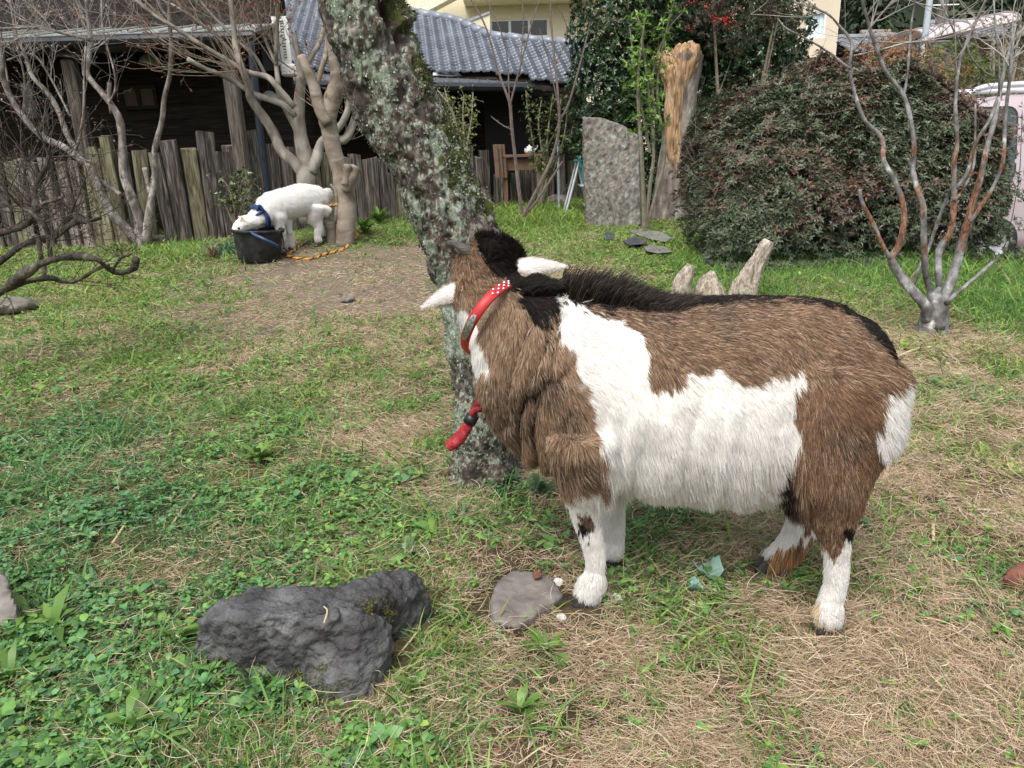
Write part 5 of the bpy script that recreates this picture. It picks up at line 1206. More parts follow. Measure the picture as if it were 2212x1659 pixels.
# ------------------------------------------------------------------ fence of upright timbers
def fence():
    path_px = [(-260, 556), (-100, 545), (100, 534), (400, 524), (560, 508), (780, 480), (1000, 456), (1215, 438), (1262, 432)]
    path = np.array([gh(a, b, 0) for a, b in path_px]); P, _ = resample(path, np.zeros(len(path)), 60); P[:, 2] = gz(P[:, 0], P[:, 1])
    t = thing('timber_fence', 'fence of upright weathered grey timbers of uneven height along the house', 'fence', P[len(P) // 2])
    mats = [wood_mat('timber_grey', (.045, .038, .033), (.15, .125, .105), (.30, .265, .235), scale=2.5, stretch=(16, 16, 1.2), dist=.8),
            wood_mat('timber_dark', (.025, .021, .019), (.085, .070, .060), (.22, .195, .175), scale=2.5, stretch=(16, 16, 1.2), dist=.8),
            wood_mat('timber_mossy', (.055, .052, .03), (.16, .145, .09), (.27, .25, .17), scale=2.5, stretch=(14, 14, 1.4), dist=.8)]
    spec = [(-240, 352, 30), (-205, 348, 30), (-170, 355, 30), (-135, 350, 30), (-100, 352, 28), (-66, 345, 28), (-34, 350, 27), (-4, 346, 27), (24, 350, 26), (51, 345, 26), (79, 352, 26), (108, 342, 27), (137, 350, 27), (166, 348, 27),
            (190, 356, 22), (212, 320, 27), (234, 322, 24), (252, 293, 26), (280, 330, 24), (307, 325, 38), (350, 332, 30), (379, 304, 37), (414, 321, 34), (448, 285, 33), (485, 332, 33), (513, 315, 30), (545, 284, 33), (580, 312, 33), (610, 316, 22), (632, 320, 22), (655, 306, 24), (680, 322, 24), (703, 330, 24), (728, 326, 22), (750, 340, 22), (772, 333, 20),
            (794, 343, 28), (821, 345, 20), (842, 374, 22), (866, 378, 28), (892, 370, 24), (915, 352, 22), (936, 360, 22), (957, 345, 20), (977, 352, 20), (996, 340, 18), (1014, 316, 16), (1030, 340, 14), (1048, 325, 21), (1070, 378, 16), (1085, 361, 20), (1106, 374, 18), (1129, 367, 24), (1152, 336, 20), (1172, 312, 17), (1190, 352, 16), (1212, 335, 20), (1236, 348, 20), (1256, 356, 16)]
    rs = random.Random(5)
    zt = .8; top = P.copy(); top[:, 2] += zt; tx, ty, _ = proj(top); prev = None
    for k, (px, py, w) in enumerate(spec):
        i = int(np.argmin(np.abs(tx - px))); b = P[i]; tg = norm(P[min(i + 3, len(P) - 1)] - P[max(i - 3, 0)])
        lo, hi = .1, 1.6
        for _ in range(30):
            m = (lo + hi) / 2; _, y, _ = proj(b + [0, 0, m])
            if y > py: lo = m
            else: hi = m
        h = lo; yaw = math.atan2(tg[1], tg[0]) + rs.uniform(-.12, .12)
        # the width along the fence that shows as w picture units
        vis = abs((R_ - F_ * 0) @ tg) * 1.0 + .25; ww = min(.24, max(.11, w * mpp(b) / vis)); dp = rs.uniform(.09, .13)
        off = np.array([-tg[1], tg[0], 0]) * rs.uniform(-.03, .05); ln = rs.uniform(-.035, .035); l2 = rs.uniform(-.03, .04)
        mb = MB(); n = 6; vv = []; c = .012
        sec = np.array([(-ww / 2 + c, -dp / 2), (ww / 2 - c, -dp / 2), (ww / 2, -dp / 2 + c), (ww / 2, dp / 2 - c), (ww / 2 - c, dp / 2), (-ww / 2 + c, dp / 2), (-ww / 2, dp / 2 - c), (-ww / 2, -dp / 2 + c)])
        Rz = rotz(yaw); ns = 8
        for j in range(n):
            z = -.25 + (h + .25) * j / (n - 1); s = sec * (1 + rs.uniform(-.02, .02)); q = np.concatenate([s, np.full((8, 1), z)], 1)
            if j == n - 1: q[:, 2] += s[:, 0] * rs.uniform(-.18, .18) + s[:, 1] * rs.uniform(-.3, .3) + np.array([rs.uniform(-.008, .008) for _ in range(8)])
            q[:, 0] += ln * z; q[:, 1] += l2 * z; vv.append(q @ Rz.T + b + off)
        f = [(i_ * 8 + j, i_ * 8 + (j + 1) % 8, (i_ + 1) * 8 + (j + 1) % 8, (i_ + 1) * 8 + j) for i_ in range(n - 1) for j in range(8)] + [tuple(range(8))[::-1], tuple((n - 1) * 8 + j for j in range(8))]
        mk = rs.choice([0, 0, 0, 1, 1, 2]); mk = {379: 1, 414: 2, 448: 1, 545: 1, 307: 2, 212: 2, 252: 2}.get(px, mk)
        mb.add(np.concatenate(vv), f); o = mb.build('post', mats[mk], t)
        o.location.z += .0001 * k
fence()

# ------------------------------------------------------------------ shrubs and trees in leaf
leaf_dull = attr_mat('shrub_leaf', rough=.5, spec=.35, trans=.2, var=.15, nscale=50)
leaf_gloss = attr_mat('glossy_leaf', rough=.28, spec=.5, trans=.12, var=.12, nscale=50)
leaf_fresh = attr_mat('fresh_leaf', rough=.45, spec=.35, trans=.4, var=.12, nscale=50)
def whorls(P, D, n, L, W, cols, w=None, var=.2, spread=.9):
    """n leaves round each shoot tip"""
    N = len(P); D = norm(D); r = norm(np.cross(D, rand_dirs(N))); s = np.cross(D, r); PP, DD, NN, CC, LL = [], [], [], [], []
    sc = rng.uniform(.75, 1.2, N)
    for k in range(n):
        a = 2 * math.pi * k / n + rng.normal(0, .35, N); e = rng.uniform(.1, spread, N)[:, None]; q = np.cos(a)[:, None] * r + np.sin(a)[:, None] * s
        PP.append(P); DD.append(q * (1 - .25 * e) + D * e); NN.append(D - q * .3); LL.append(L * sc * rng.uniform(.7, 1.15, N))
    PP, DD, NN, LL = map(np.concatenate, (PP, DD, NN, LL)); return PP, DD, NN, LL, LL * (W / float(np.mean(L))), mixcols(len(PP), cols, w, var)
def azalea_hedge():
    # rounded clipped mass: silhouette height by x
    b0 = gnd(1490, 560); b1 = gnd(2170, 578); Yc = 6.55; dep = .95
    sx = [at(px, 400, 6.15)[0] for px in (1512, 1530, 1556, 1595, 1655, 1720, 1800, 1870, 1940, 2000, 2058, 2106, 2138, 2152)]
    sz = [at(1800, py, Yc)[2] for py in (470, 300, 235, 190, 160, 142, 133, 130, 138, 158, 200, 262, 340, 470)]
    sz = [at(px, py, Yc)[2] for px, py in zip((1478, 1500, 1535, 1580, 1650, 1720, 1800, 1870, 1940, 2010, 2080, 2140, 2185, 2205), (470, 300, 235, 190, 162, 146, 138, 135, 142, 165, 205, 265, 340, 470))]
    base = np.array([(b0[0] + b1[0]) / 2, Yc, -.05]); t = thing('azalea_hedge', 'big rounded clipped shrub with dull green and bronze leaves behind the bare tree', 'hedge', base)
    N = 36000; x = rng.uniform(sx[0], sx[-1], N); H = np.interp(x, sx, sz) - .06
    # around the section: angle from front ground over the top to the back
    a = rng.beta(1.3, 1.9, N) * math.pi * 1.0 - .15; q = .55
    cy, cz = np.cos(a), np.sin(a); yy = Yc - .1 - dep * np.sign(cy) * np.abs(cy) ** q * np.minimum(1, .45 + H / 1.6); zz = np.where(cz > 0, H * np.abs(cz) ** q, H * cz * .0) + .04
    P = np.stack([x, yy, zz], 1); nb = fbm(P * 2.6, 301, 3) - .5; Dn = norm(np.stack([(x - base[0]) * .35, -cy * .9, np.maximum(cz, .0) * .9 + .15], 1))
    depth = rng.exponential(.055, N); stray = np.where(rng.random(N) < .035, rng.uniform(.03, .17, N), 0); P = P + Dn * (nb * .55 - .03 - depth + stray)[:, None]
    gap = (fbm(P * 5.5, 302, 2) > .36) | (rng.random(N) < .25); P, Dn = P[gap], Dn[gap]; P[:, 2] = np.maximum(P[:, 2], gz(P[:, 0], P[:, 1]) + .03)
    xi = rng.uniform(sx[1], sx[-2], 7000); Pi = np.stack([xi, Yc + rng.uniform(-.6, .5, 7000), np.interp(xi, sx, sz) * rng.uniform(.04, .8, 7000)], 1); P = np.concatenate([P, Pi]); Dn = np.concatenate([Dn, norm(rng.normal(0, 1, (7000, 3)) + [0, -.5, .3])])
    Dn = norm(Dn + np.array([0, 0, .45]) + rng.normal(0, .35, Dn.shape)); hgt = P[:, 2] / 1.5
    red = fbm(P * 1.7, 303, 2) + (hgt - .5) * .55 + rng.normal(0, .12, len(P))
    G = [[.100, .120, .070], [.085, .110, .055], [.145, .155, .105], [.060, .085, .045]]; B = [[.145, .098, .075], [.17, .100, .072], [.105, .078, .064], [.15, .135, .095], [.185, .095, .065]]
    PP, DD, NN, LL, WW, CC = [], [], [], [], [], []
    for m, cols in ((red <= .57, G), (red > .57, B)):
        q_ = whorls(P[m], Dn[m], 6, np.full(m.sum(), .043), .0135, cols, spread=.9)
        for l, e in zip((PP, DD, NN, LL, WW, CC), q_): l.append(e)
    leaf_obj('foliage', *map(np.concatenate, (PP, DD, NN, LL, WW, CC)), leaf_dull, t)
    mb = MB(); rs = random.Random(3); tips = []
    for k in range(46):
        x_ = rs.uniform(sx[1], sx[-2]); b = onground(base[0] + (x_ - base[0]) * .55, Yc + rs.uniform(-.45, .3)); Hh = float(np.interp(x_, sx, sz)); e = np.array([x_, Yc + rs.uniform(-.7, .3), Hh * rs.uniform(.6, .98)])
        m1 = (b + e) / 2 + np.array([rs.uniform(-.1, .1), rs.uniform(-.1, .1), -.1]); mb.tube([b, m1, e], [.016, .011, .004], n=5, smooth=4)
        for _ in range(7):
            s = m1 + (e - m1) * rs.random(); twig_rec(mb, s, norm(np.array([rs.gauss(0, 1), rs.gauss(-.6, 1), rs.gauss(.4, .6)])), rs.uniform(.2, .45), .0045, 1, tips, rs)
    mb.build('branches', plain('shrub_branch', (.14, .12, .10), rough=.9, var=.35, scale=25), t)
azalea_hedge()
def blob_foliage(name, label, cat, base, blobs, N, L, W, cols, m, n=5, w=None, stems=10, group=None, surface=.75, seed=0, stem_m=None, var=.2, gapk=.4, spread=.8):
    """crown made of shoots spread through overlapping ellipsoids (centre, radii); leafy shells with gaps"""
    t = thing(name, label, cat, base, group); vol = np.array([b[1][0] * b[1][1] * b[1][2] for b in blobs]) ** .67; k = rng.choice(len(blobs), N, p=vol / vol.sum())
    cs = np.array([b[0] for b in blobs]); rr = np.array([b[1] for b in blobs]); d = rand_dirs(N); u = np.where(rng.random(N) < surface, 1 - rng.exponential(.09, N), rng.random(N) ** .5).clip(.1, 1.05)
    P = cs[k] + d * rr[k] * (u * (1 + (fbm((cs[k] + d * rr[k]) * 3, 400 + seed, 3) - .5) * .7))[:, None]
    gp = (fbm(P * (1.6 / max(.15, rr.mean())) * .8, 410 + seed, 2) > gapk) | (rng.random(N) < .2); P, d = P[gp], d[gp]
    P[:, 2] = np.maximum(P[:, 2], gz(P[:, 0], P[:, 1]) + .02)
    D = norm(d + np.array([0, 0, .35]) + rng.normal(0, .45, d.shape)); leaf_obj('foliage', *whorls(P, D, n, np.full(len(P), L), W, cols, w, var, spread), m, t)
    mb = MB(); rs = random.Random(seed + 9); b = np.asarray(base)
    for i in range(stems):
        c, r = blobs[rs.randrange(len(blobs))]; e = np.array(c) + np.array([rs.uniform(-.6, .6) * r[0], rs.uniform(-.6, .6) * r[1], rs.uniform(-.2, .8) * r[2]]); s = b + np.array([rs.uniform(-.2, .2) * r[0], rs.uniform(-.2, .2) * r[1], -.05])
        th = max(.004, np.linalg.norm(e - s) * .012); mb.tube([s, s * .45 + e * .55 + np.array([rs.uniform(-.12, .12) * r[0], 0, 0]), e], [th, th * .7, th * .3], n=5, smooth=4)
    if stems: mb.build('stems', stem_m or twig_bark, t)
    return t
CAM_G = [[.024, .052, .017], [.034, .068, .022], [.048, .088, .034], [.017, .036, .014]]
Yk = 11.6; pk = lambda a, b, Y=Yk: at(a, b, Y)
blob_foliage('camellia_tree', 'tall dark glossy leaved evergreen tree behind the standing stone', 'tree', onground(pk(1450, 300)[0], Yk, -.05),
             [(pk(1330, 60), (.75, .7, .95)), (pk(1320, 190), (.65, .7, .8)), (pk(1300, 300), (.5, .6, .6)), (pk(1430, -40), (1.0, .8, .9)), (pk(1560, 20, 12.0), (.9, .8, .9)), (pk(1680, 30, 12.2), (.55, .7, .75)), (pk(1620, 130, 12.1), (.75, .7, .6)), (pk(1440, 300), (.8, .6, .9)), (pk(1440, 130, 12.0), (.9, .6, .9)), (pk(1560, 200, 12.3), (.7, .6, .7)), (pk(1430, 400, 11.6), (.8, .5, .7))],
             17000, .075, .036, CAM_G, leaf_gloss, 5, stems=16, seed=1, surface=.7, gapk=.34)
# nandina with red berries between them
nb = onground(at(1590, 300, 9.7)[0], 9.7, -.05)
tN = blob_foliage('nandina', 'thin stemmed shrub with bright red berry clusters beside the tall evergreen', 'shrub', nb, [(at(1590, 40, 9.4), (.40, .35, .38)), (at(1520, 20, 9.4), (.3, .3, .32)), (at(1680, 30, 9.5), (.25, .3, .3))], 900, .05, .014, [[.030, .05, .022], [.05, .05, .03], [.10, .04, .03]], leaf_dull, 6, stems=3, seed=2)
mbb = MB(); rs = random.Random(8)
for (px, py, n) in ((1562, 46, 30), (1545, 38, 22), (1572, 40, 14), (1528, 12, 12), (1488, 62, 8), (1500, 2, 14), (1580, 55, 10)):
    c = at(px, py, 9.15)
    for _ in range(int(n * .6)): ball(mbb, c + np.array([rs.gauss(0, .035), rs.gauss(0, .03), rs.gauss(0, .028)]), .0075, 6)
mbb.build('berries', plain('red_berry', (.60, .015, .012), rough=.3), tN, smooth=True)
# sapling with fresh green shoots, on tall thin stems between the stone and the snag
def shoots(name, label, cat, base_px, stems, Y, cols, L, W, per_m, m, stem_m, seed, n=3, group=None):
    b = gnd(*base_px); t = thing(name, label, cat, b, group); mb = MB(); PP, DD = [], []; rs = random.Random(seed)
    for pl in stems:
        p, r = limb3([q[:3] for q in pl], Y, seed, .05); mb.tube(p, r, n=6, smooth=4); pr, _ = resample(p, r, 8); le = np.concatenate([[0], np.cumsum(np.linalg.norm(np.diff(pr, axis=0), axis=1))])
        a = float(pl[0][3]) if len(pl[0]) > 3 else .3; k = int(le[-1] * per_m); s = rng.uniform(a * le[-1], le[-1], k)
        q = np.stack([np.interp(s, le, pr[:, c]) for c in range(3)], 1); d = norm(rng.normal(0, 1, (k, 3)) + [0, 0, .5]); ll = rng.uniform(.0, .16, k)[:, None]; PP.append(q + d * ll); DD.append(norm(d + [0, 0, .6]))
        for i in range(0, k, 2): mb.tube([q[i], PP[-1][i]], [.0022, .001], n=4, smooth=1)
        seed += 1
    mb.build('stems', stem_m, t); P, D = np.concatenate(PP), np.concatenate(DD)
    leaf_obj('foliage', *whorls(P, D, n, np.full(len(P), L), W, cols, None, .2, 1.0), m, t); return t
sap_stem = plain('sapling_stem', (.17, .155, .11), rough=.8, var=.3, scale=20)
def pl_(*q): return [(a, b, r) for a, b, r in q]
st_ = [[(1392, 490, 6), (1389, 400, 5), (1385, 320, 4.4), (1380, 250, 4), (1378, 170, 3), (1386, 90, 2), (1396, 30, 1.5)], [(1394, 492, 5), (1404, 400, 4.2), (1412, 330, 3.6), (1404, 230, 3), (1394, 140, 2.4), (1384, 60, 1.8), (1372, 20, 1.2)], [(1396, 490, 4.5), (1422, 400, 3.8), (1436, 330, 3.2), (1420, 210, 2.6), (1428, 120, 2.2), (1446, 40, 1.6), (1460, -10, 1.2)], [(1404, 330, 3), (1380, 200, 2.6), (1368, 120, 2), (1360, 60, 1.4)], [(1415, 250, 2.6), (1410, 160, 2.2), (1440, 70, 1.6), (1480, 20, 1.2)]]
st_ = [[(a, b, r, .42) if i == 0 else (a, b, r) for i, (a, b, r) in enumerate(q)] for q in st_]
shoots('green_sapling', 'sapling of thin stems with bright fresh leaves between stone and broken trunk', 'sapling', (1395, 492), st_, 8.35, [[.17, .30, .045], [.13, .25, .04], [.22, .34, .07], [.09, .18, .03]], .07, .026, 26, leaf_fresh, sap_stem, 91, n=4)
sb = lambda st, a: [[(x, y, r, a) if i == 0 else (x, y, r) for i, (x, y, r) in enumerate(q)] for q in st]
shoots('boxwood', 'loose leafy green bush before the black house front right of the bare shoots', 'bush', (1165, 440), sb([[(1165, 442, 3), (1172, 380, 2.6), (1180, 320, 2.2), (1188, 250, 1.8), (1195, 205, 1.2)], [(1165, 442, 3), (1160, 370, 2.4), (1150, 300, 2), (1140, 240, 1.6), (1136, 195, 1.2)], [(1166, 440, 3), (1190, 380, 2.4), (1215, 310, 2), (1225, 250, 1.6), (1232, 205, 1.2)], [(1166, 440, 2.5), (1175, 340, 2), (1205, 270, 1.7), (1212, 210, 1.2)], [(1166, 440, 2.5), (1170, 330, 2), (1163, 270, 1.6), (1170, 215, 1.2)], [(1166, 440, 2.5), (1195, 350, 2), (1230, 300, 1.6), (1240, 260, 1.2)]], .28), 11.6, [[.085, .115, .025], [.06, .09, .022], [.13, .15, .04], [.035, .055, .018]], .05, .024, 46, leaf_dull, sap_stem, 101, n=5)
shoots('privet', 'small pale yellow green shrub beside the leaning trunk before the dark wall', 'bush', (1000, 430), sb([[(998, 430, 3), (1000, 340, 2.6), (985, 270, 2.2), (968, 220, 1.6), (960, 190, 1.2)], [(998, 430, 3), (1003, 330, 2.4), (1000, 260, 2), (1002, 205, 1.2)], [(998, 430, 3), (1008, 320, 2.4), (1018, 260, 1.8), (1022, 200, 1.2)], [(998, 430, 2.6), (990, 300, 2), (975, 235, 1.6), (945, 195, 1.2)], [(1000, 400, 2.4), (985, 290, 2), (950, 240, 1.4)]], .4), 10.2, [[.24, .27, .075], [.19, .22, .06], [.30, .32, .12], [.12, .15, .04]], .034, .018, 70, leaf_fresh, pale_twig, 111, n=4)
bush_b = np.array([at(508, 500, 7.9)[0], 7.9, float(gz(at(508, 500, 7.9)[0], 7.9))])
shoots('camellia_seedling', 'small evergreen bush growing against the timbers above the white goat', 'bush', (508, 505), sb([[(508, 500, 2.4), (505, 440, 2), (490, 400, 1.5), (476, 385, 1)], [(508, 500, 2.4), (512, 430, 2), (520, 390, 1.4), (524, 372, 1)], [(508, 500, 2.4), (525, 440, 1.8), (545, 400, 1.4), (552, 385, 1)], [(508, 500, 2.4), (500, 440, 1.8), (508, 395, 1.4), (506, 372, 1)], [(508, 500, 2), (538, 450, 1.5), (560, 420, 1)], [(508, 490, 2), (485, 440, 1.5), (472, 420, 1)]], .35), float(bush_b[1]), [[.075, .105, .03], [.045, .07, .022], [.11, .14, .05]], .045, .022, 60, leaf_gloss, twig_bark, 121, n=4)
# two bare thorny shoots in front of the tiled house
thorn_m = plain('thorny_stem', (.13, .10, .085), rough=.85, var=.3, scale=25)
def thorny(name, label, base_px, limbs, Y, seed):
    b = gnd(*base_px); t = thing(name, label, 'sapling', b, 'bare thorny shoots by the black house front'); mb = MB(); rs = random.Random(seed); tips = []
    for i, pl in enumerate(limbs):
        p, r = limb3(pl, Y, seed + i, .05); mb.tube(p, r, n=6, smooth=5); pr, rr = resample(p, r, 10)
        for k in range(2, len(pr), 2):
            if rs.random() < .8: d = norm(np.array([rs.gauss(0, 1), rs.gauss(0, 1), .4])); mb.tube([pr[k], pr[k] + d * rs.uniform(.02, .05)], [.004, .0015], n=4, smooth=1)
    mb.build('stem', thorn_m, t)
thorny('bare_shoot', 'left bare thorny shoot standing on the grass right of the leaning trunk', (1126, 462), [[(1128, 462, 5), (1122, 420, 4.6), (1114, 350, 4.2), (1106, 280, 4), (1102, 230, 3.8), (1095, 205, 3), (1075, 150, 2.6), (1050, 60, 2.2), (1012, -10, 1.6)], [(1102, 225, 2.6), (1118, 165, 2.4), (1135, 100, 2), (1155, 30, 1.6), (1170, -10, 1.2)], [(1106, 280, 1.8), (1088, 272, 1.5), (1062, 253, 1.2)], [(1100, 215, 2), (1095, 120, 1.6), (1075, 50, 1.2), (1040, -20, 1)], [(1122, 165, 1.6), (1130, 60, 1.3), (1128, -10, 1)]], 9.4, 131)
thorny('bare_shoot', 'right bare forked shoot standing on the grass before the leafy bush', (1130, 466), [[(1132, 466, 4.6), (1150, 430, 4.2), (1175, 380, 3.8), (1196, 330, 3.4), (1208, 270, 3.2), (1204, 190, 2.8), (1196, 110, 2.4), (1190, 40, 2), (1188, -20, 1.4)], [(1208, 262, 2.6), (1228, 225, 2.4), (1250, 150, 2), (1268, 80, 1.6), (1275, 50, 1)], [(1130, 466, 3), (1155, 440, 2.6), (1185, 395, 2.4), (1214, 350, 2)], [(1200, 140, 1.8), (1225, 70, 1.4), (1205, 10, 1.2)], [(1208, 240, 1.6), (1185, 130, 1.3), (1165, 60, 1)]], 9.3, 137)
# bushes beyond the hedge on the right
blob_foliage('nandina_bush', 'orange and bronze leaved bush just over the top of the hedge', 'bush', onground(at(1960, 200, 10)[0], 10, -.1), [(at(1920, 160, 10), (.5, .5, .5)), (at(1985, 190, 10.2), (.6, .5, .5)), (at(1890, 150, 10.4), (.45, .4, .4))], 1900, .05, .016, [[.28, .10, .03], [.20, .085, .03], [.26, .17, .05], [.10, .10, .04]], leaf_dull, 5, stems=6, seed=5)
blob_foliage('garden_bush', 'fresh green rounded bush between the poles and the van', 'bush', onground(at(2040, 220, 11)[0], 11, -.4), [(at(2040, 170, 11), (.55, .5, .55)), (at(2090, 200, 11.2), (.5, .5, .5)), (at(2020, 215, 12.2), (.5, .4, .4))], 2200, .055, .022, [[.07, .13, .03], [.11, .18, .04], [.05, .09, .025], [.20, .20, .06]], leaf_fresh, 5, stems=6, seed=6)
blob_foliage('mixed_shrub', 'olive brown loose shrub above the pink van roof', 'shrub', onground(at(2160, 200, 12.5)[0], 12.5, -.4), [(at(2120, 150, 12.5), (.7, .6, .7)), (at(2180, 140, 12.8), (.8, .6, .8)), (at(2250, 150, 13), (.8, .6, .8))], 2600, .05, .018, [[.10, .10, .04], [.17, .13, .06], [.07, .085, .035], [.22, .15, .08]], leaf_dull, 4, stems=14, seed=7, stem_m=pale_twig)
# tufts of long grass along the foot of the hedge, and the lush patch by the right edge
def long_grass():
    n = 24000; px = rng.uniform(1440, 2330, n); py = 545 + rng.exponential(28, n) + sstep(2050, 2150, px) * rng.uniform(0, 110, n) + np.interp(px, [1440, 1500, 2330], [-40, 10, 20])
    d = F_[None] + R_[None] * ((px - 1106) / FOC)[:, None] - U_[None] * ((py - 829.5) / FOC)[:, None]; tt = -CAM_H / d[:, 2]; x, y = d[:, 0] * tt, d[:, 1] * tt
    k = keep(x, y) & (y < 6.3); x, y = x[k], y[k]; n = len(x)
    tag(blades('long_grass', x, y, rng.gamma(6, .0125, n), rng.uniform(.003, .0065, n), green_col(rng.uniform(.2, .7, n), n), rng.uniform(.2, 1.1, n), grass_m), kind='stuff')

# ------------------------------------------------------------------ wooded hillside far beyond
def hillside():
    nx, ny = 70, 24; X = np.linspace(-160, 240, nx); Y = np.linspace(62, 190, ny); XX, YY = np.meshgrid(X, Y); Z = (YY - 62) * .62 + (fbm(np.stack([XX * .03, YY * .03, XX * 0], -1), 501, 3) - .5) * 14 - 1.5
    Z = np.maximum(Z, -3); i = np.arange(nx * ny).reshape(ny, nx); f = np.stack([i[:-1, :-1].ravel(), i[:-1, 1:].ravel(), i[1:, 1:].ravel(), i[1:, :-1].ravel()], 1)
    o = fastmesh('hills', np.stack([XX.ravel(), YY.ravel(), Z.ravel()], 1), [f], plain('forest_floor', (.018, .026, .012), rough=.95), smooth=True); o['kind'] = 'structure'
    P, D, N_, L, Cc = [], [], [], [], []
    for k in range(330):
        x, y = rng.uniform(-5, 110), rng.uniform(60, 112); h = rng.uniform(9, 17); z = max((y - 62) * .62, -2) - 1.5 + (float(fbm(np.array([x * .03, y * .03, 0.]), 501, 3)) - .5) * 14; r = h * rng.uniform(.18, .28); n = 420; u = rng.random(n) ** .8
        a = rng.random(n) * 6.283; rad = r * (1 - u) * rng.uniform(.55, 1.05, n) + .1; p = np.stack([x + rad * np.cos(a), y + rad * np.sin(a), z + h * (.12 + .88 * u)], 1); d = np.stack([np.cos(a), np.sin(a), -rng.uniform(.1, .8, n)], 1)
        g = rng.choice(3, p=[.5, .3, .2]); base = [[.018, .034, .014], [.030, .050, .020], [.050, .070, .030]][g]; P.append(p); D.append(d); N_.append(np.tile([0, 0, 1.], (n, 1)) + rng.normal(0, .3, (n, 3))); L.append(rng.uniform(.45, 1.0, n)); Cc.append(np.array(base) * rng.uniform(.6, 1.5, (n, 1)))
    P, D, N_, L, Cc = map(np.concatenate, (P, D, N_, L, Cc)); tag(leaf_obj('forest', P, D, N_, L, L * .55, Cc, attr_mat('conifer_spray', rough=.7, trans=.1)), kind='stuff')
hillside()
# ------------------------------------------------------------------ white goat eating from a tub
def white_goat():
    s_ = MB(); yl = lambda px: 6.72 + (px - 545) / (703 - 545) * .50
    st = [(700, 422, 444, .05), (694, 410, 457, .09), (682, 402, 461, .115), (667, 399, 463, .13), (648, 398, 465, .145), (625, 405, 469, .145), (603, 411, 473, .13), (585, 417, 478, .115), (572, 425, 479, .10), (564, 435, 474, .075)]
    loft(s_, [ring_from_outline(px, a, b, yl(px), w) for px, a, b, w in st], 20); m = .0047
    # neck reaching down and forward into the tub, head with its muzzle inside
    s_.tube([at(592, 446, 6.86), at(574, 460, 6.78), at(556, 472, 6.70), at(543, 480, 6.65)], [.14, .10, .074, .064], n=16)
    s_.tube([at(546, 476, 6.67), at(532, 481, 6.63), at(520, 487, 6.59), at(511, 497, 6.57), at(508, 508, 6.57)], [.058, .064, .056, .043, .034], n=14)
    F = [(gnd(611, 526), yl(600) - .09), (gnd(625, 529), yl(600) + .06), (gnd(683, 518), yl(690) - .10), (gnd(706, 514), yl(700) + .08)]
    def leg(pts, Y, r, foot):
        q = [at(a, b, Y) for a, b in pts]; q.append(np.array([q[-1][0], Y, float(gz(q[-1][0], Y)) + .035])); s_.tube(q, list(r) + [r[-1] * 1.05], n=10); return q[-1] - [0, 0, .035]
    hoofs = [leg([(597, 462), (604, 488), (608, 505)], F[0][1], (.085, .045, .036), None), leg([(612, 462), (621, 488), (625, 505)], F[1][1], (.075, .042, .034), None),
             leg([(682, 440), (679, 468), (688, 487), (686, 505)], F[2][1], (.12, .075, .042, .034), None), leg([(690, 444), (697, 466), (706, 486), (704, 505)], F[3][1], (.11, .07, .04, .034), None)]
    s_.tube([at(699, 410, 7.19), at(708, 420, 7.21), at(711, 436, 7.22)], [.03, .028, .012], n=8)
    v, t = fuse(s_, .016, 5); n = vnormals(v, t); base = np.mean(hoofs, 0)
    g = thing('goat', 'white goat with a blue rope collar eating with its head in a black tub', 'goat', base)
    fastmesh('body', v, [t], skin_m, col=np.tile([.92, .90, .84], (len(v), 1)), parent=g, smooth=True)
    N = 80000; p, pn = sample_skin(v, t, n, N); px, py, _ = proj(p); fl = np.tile([.55, .15, -.8], (N, 1)); low = py > 472; fl[low] = [.05, 0, -1]; hd = px < 556; fl[hd] = [.6, .2, .5]
    L = np.where(low, .03, .045) * rng.uniform(.6, 1.2, N); L[(py > 455) & (py < 480) & (px > 575) & (px < 680)] *= 1.1; L[hd] *= .5; tl = (px > 697) & (py < 452); L[tl] *= 1.5
    pts, lock = comb(p, pn, fl, L, np.full(N, .2), .15, wav=.16, clump=.04, cl=.35)
    c = mixcols(N, [[.93, .92, .89], [.90, .87, .80], [.95, .945, .93]], [.5, .2, .3], .05); dirt = fbm(p * 9, 601, 2) > .66; c[dirt & (rng.random(N) < .5)] = [.45, .38, .30]; pw = (py > 500); c[pw & (rng.random(N) < .18)] = [.55, .46, .36]
    hair_obj('fur', pts, rng.uniform(.0007, .0011, N)[:, None] * np.array([1, 1, .9, .7, .3]), c, fur_m, parent=g)
    pink = mat('pink_ear', [(.3, (.78, .62, .54)), (.7, (.86, .80, .74))], scale=10, rough=.8, bump=.1)
    ear_mesh(at(531, 487, 6.565), at(521, 466, 6.53), norm([.25, .95, .1]), .085, cup=.5, thick=.010).build('ear', pink, g, smooth=True)
    ear_mesh(at(533, 478, 6.66), at(514, 467, 6.70), norm([.2, .95, .2]), .075, cup=.5, thick=.010).build('ear', pink, g, smooth=True)
    ear_mesh(at(541, 470, 6.66), at(545, 451, 6.68), norm([.1, .95, .1]), .06, cup=.3, thick=.010).build('ear', pink, g, smooth=True)
    e = MB(); ball(e, at(516, 493, 6.545), .015); e.build('eye', eye_m, g, smooth=True)
    for h in hoofs: hoof_mesh(h + [0, 0, -.002], (-1, -.2), .036).build('hoof', hoof_m, g, smooth=True)
    # blue rope tied round the neck
    c0, ax = at(560, 470, 6.72), norm(at(543, 480, 6.65) - at(576, 458, 6.79)); e1 = norm(np.cross(ax, [0, 1, 0])); e2 = np.cross(ax, e1); mb = MB(); a = np.linspace(0, 2 * math.pi, 40)
    mb.tube([c0 + .108 * (math.cos(x) * e1 + math.sin(x) * e2) + ax * .012 * math.sin(x * 3) for x in a], .014, n=8, smooth=1)
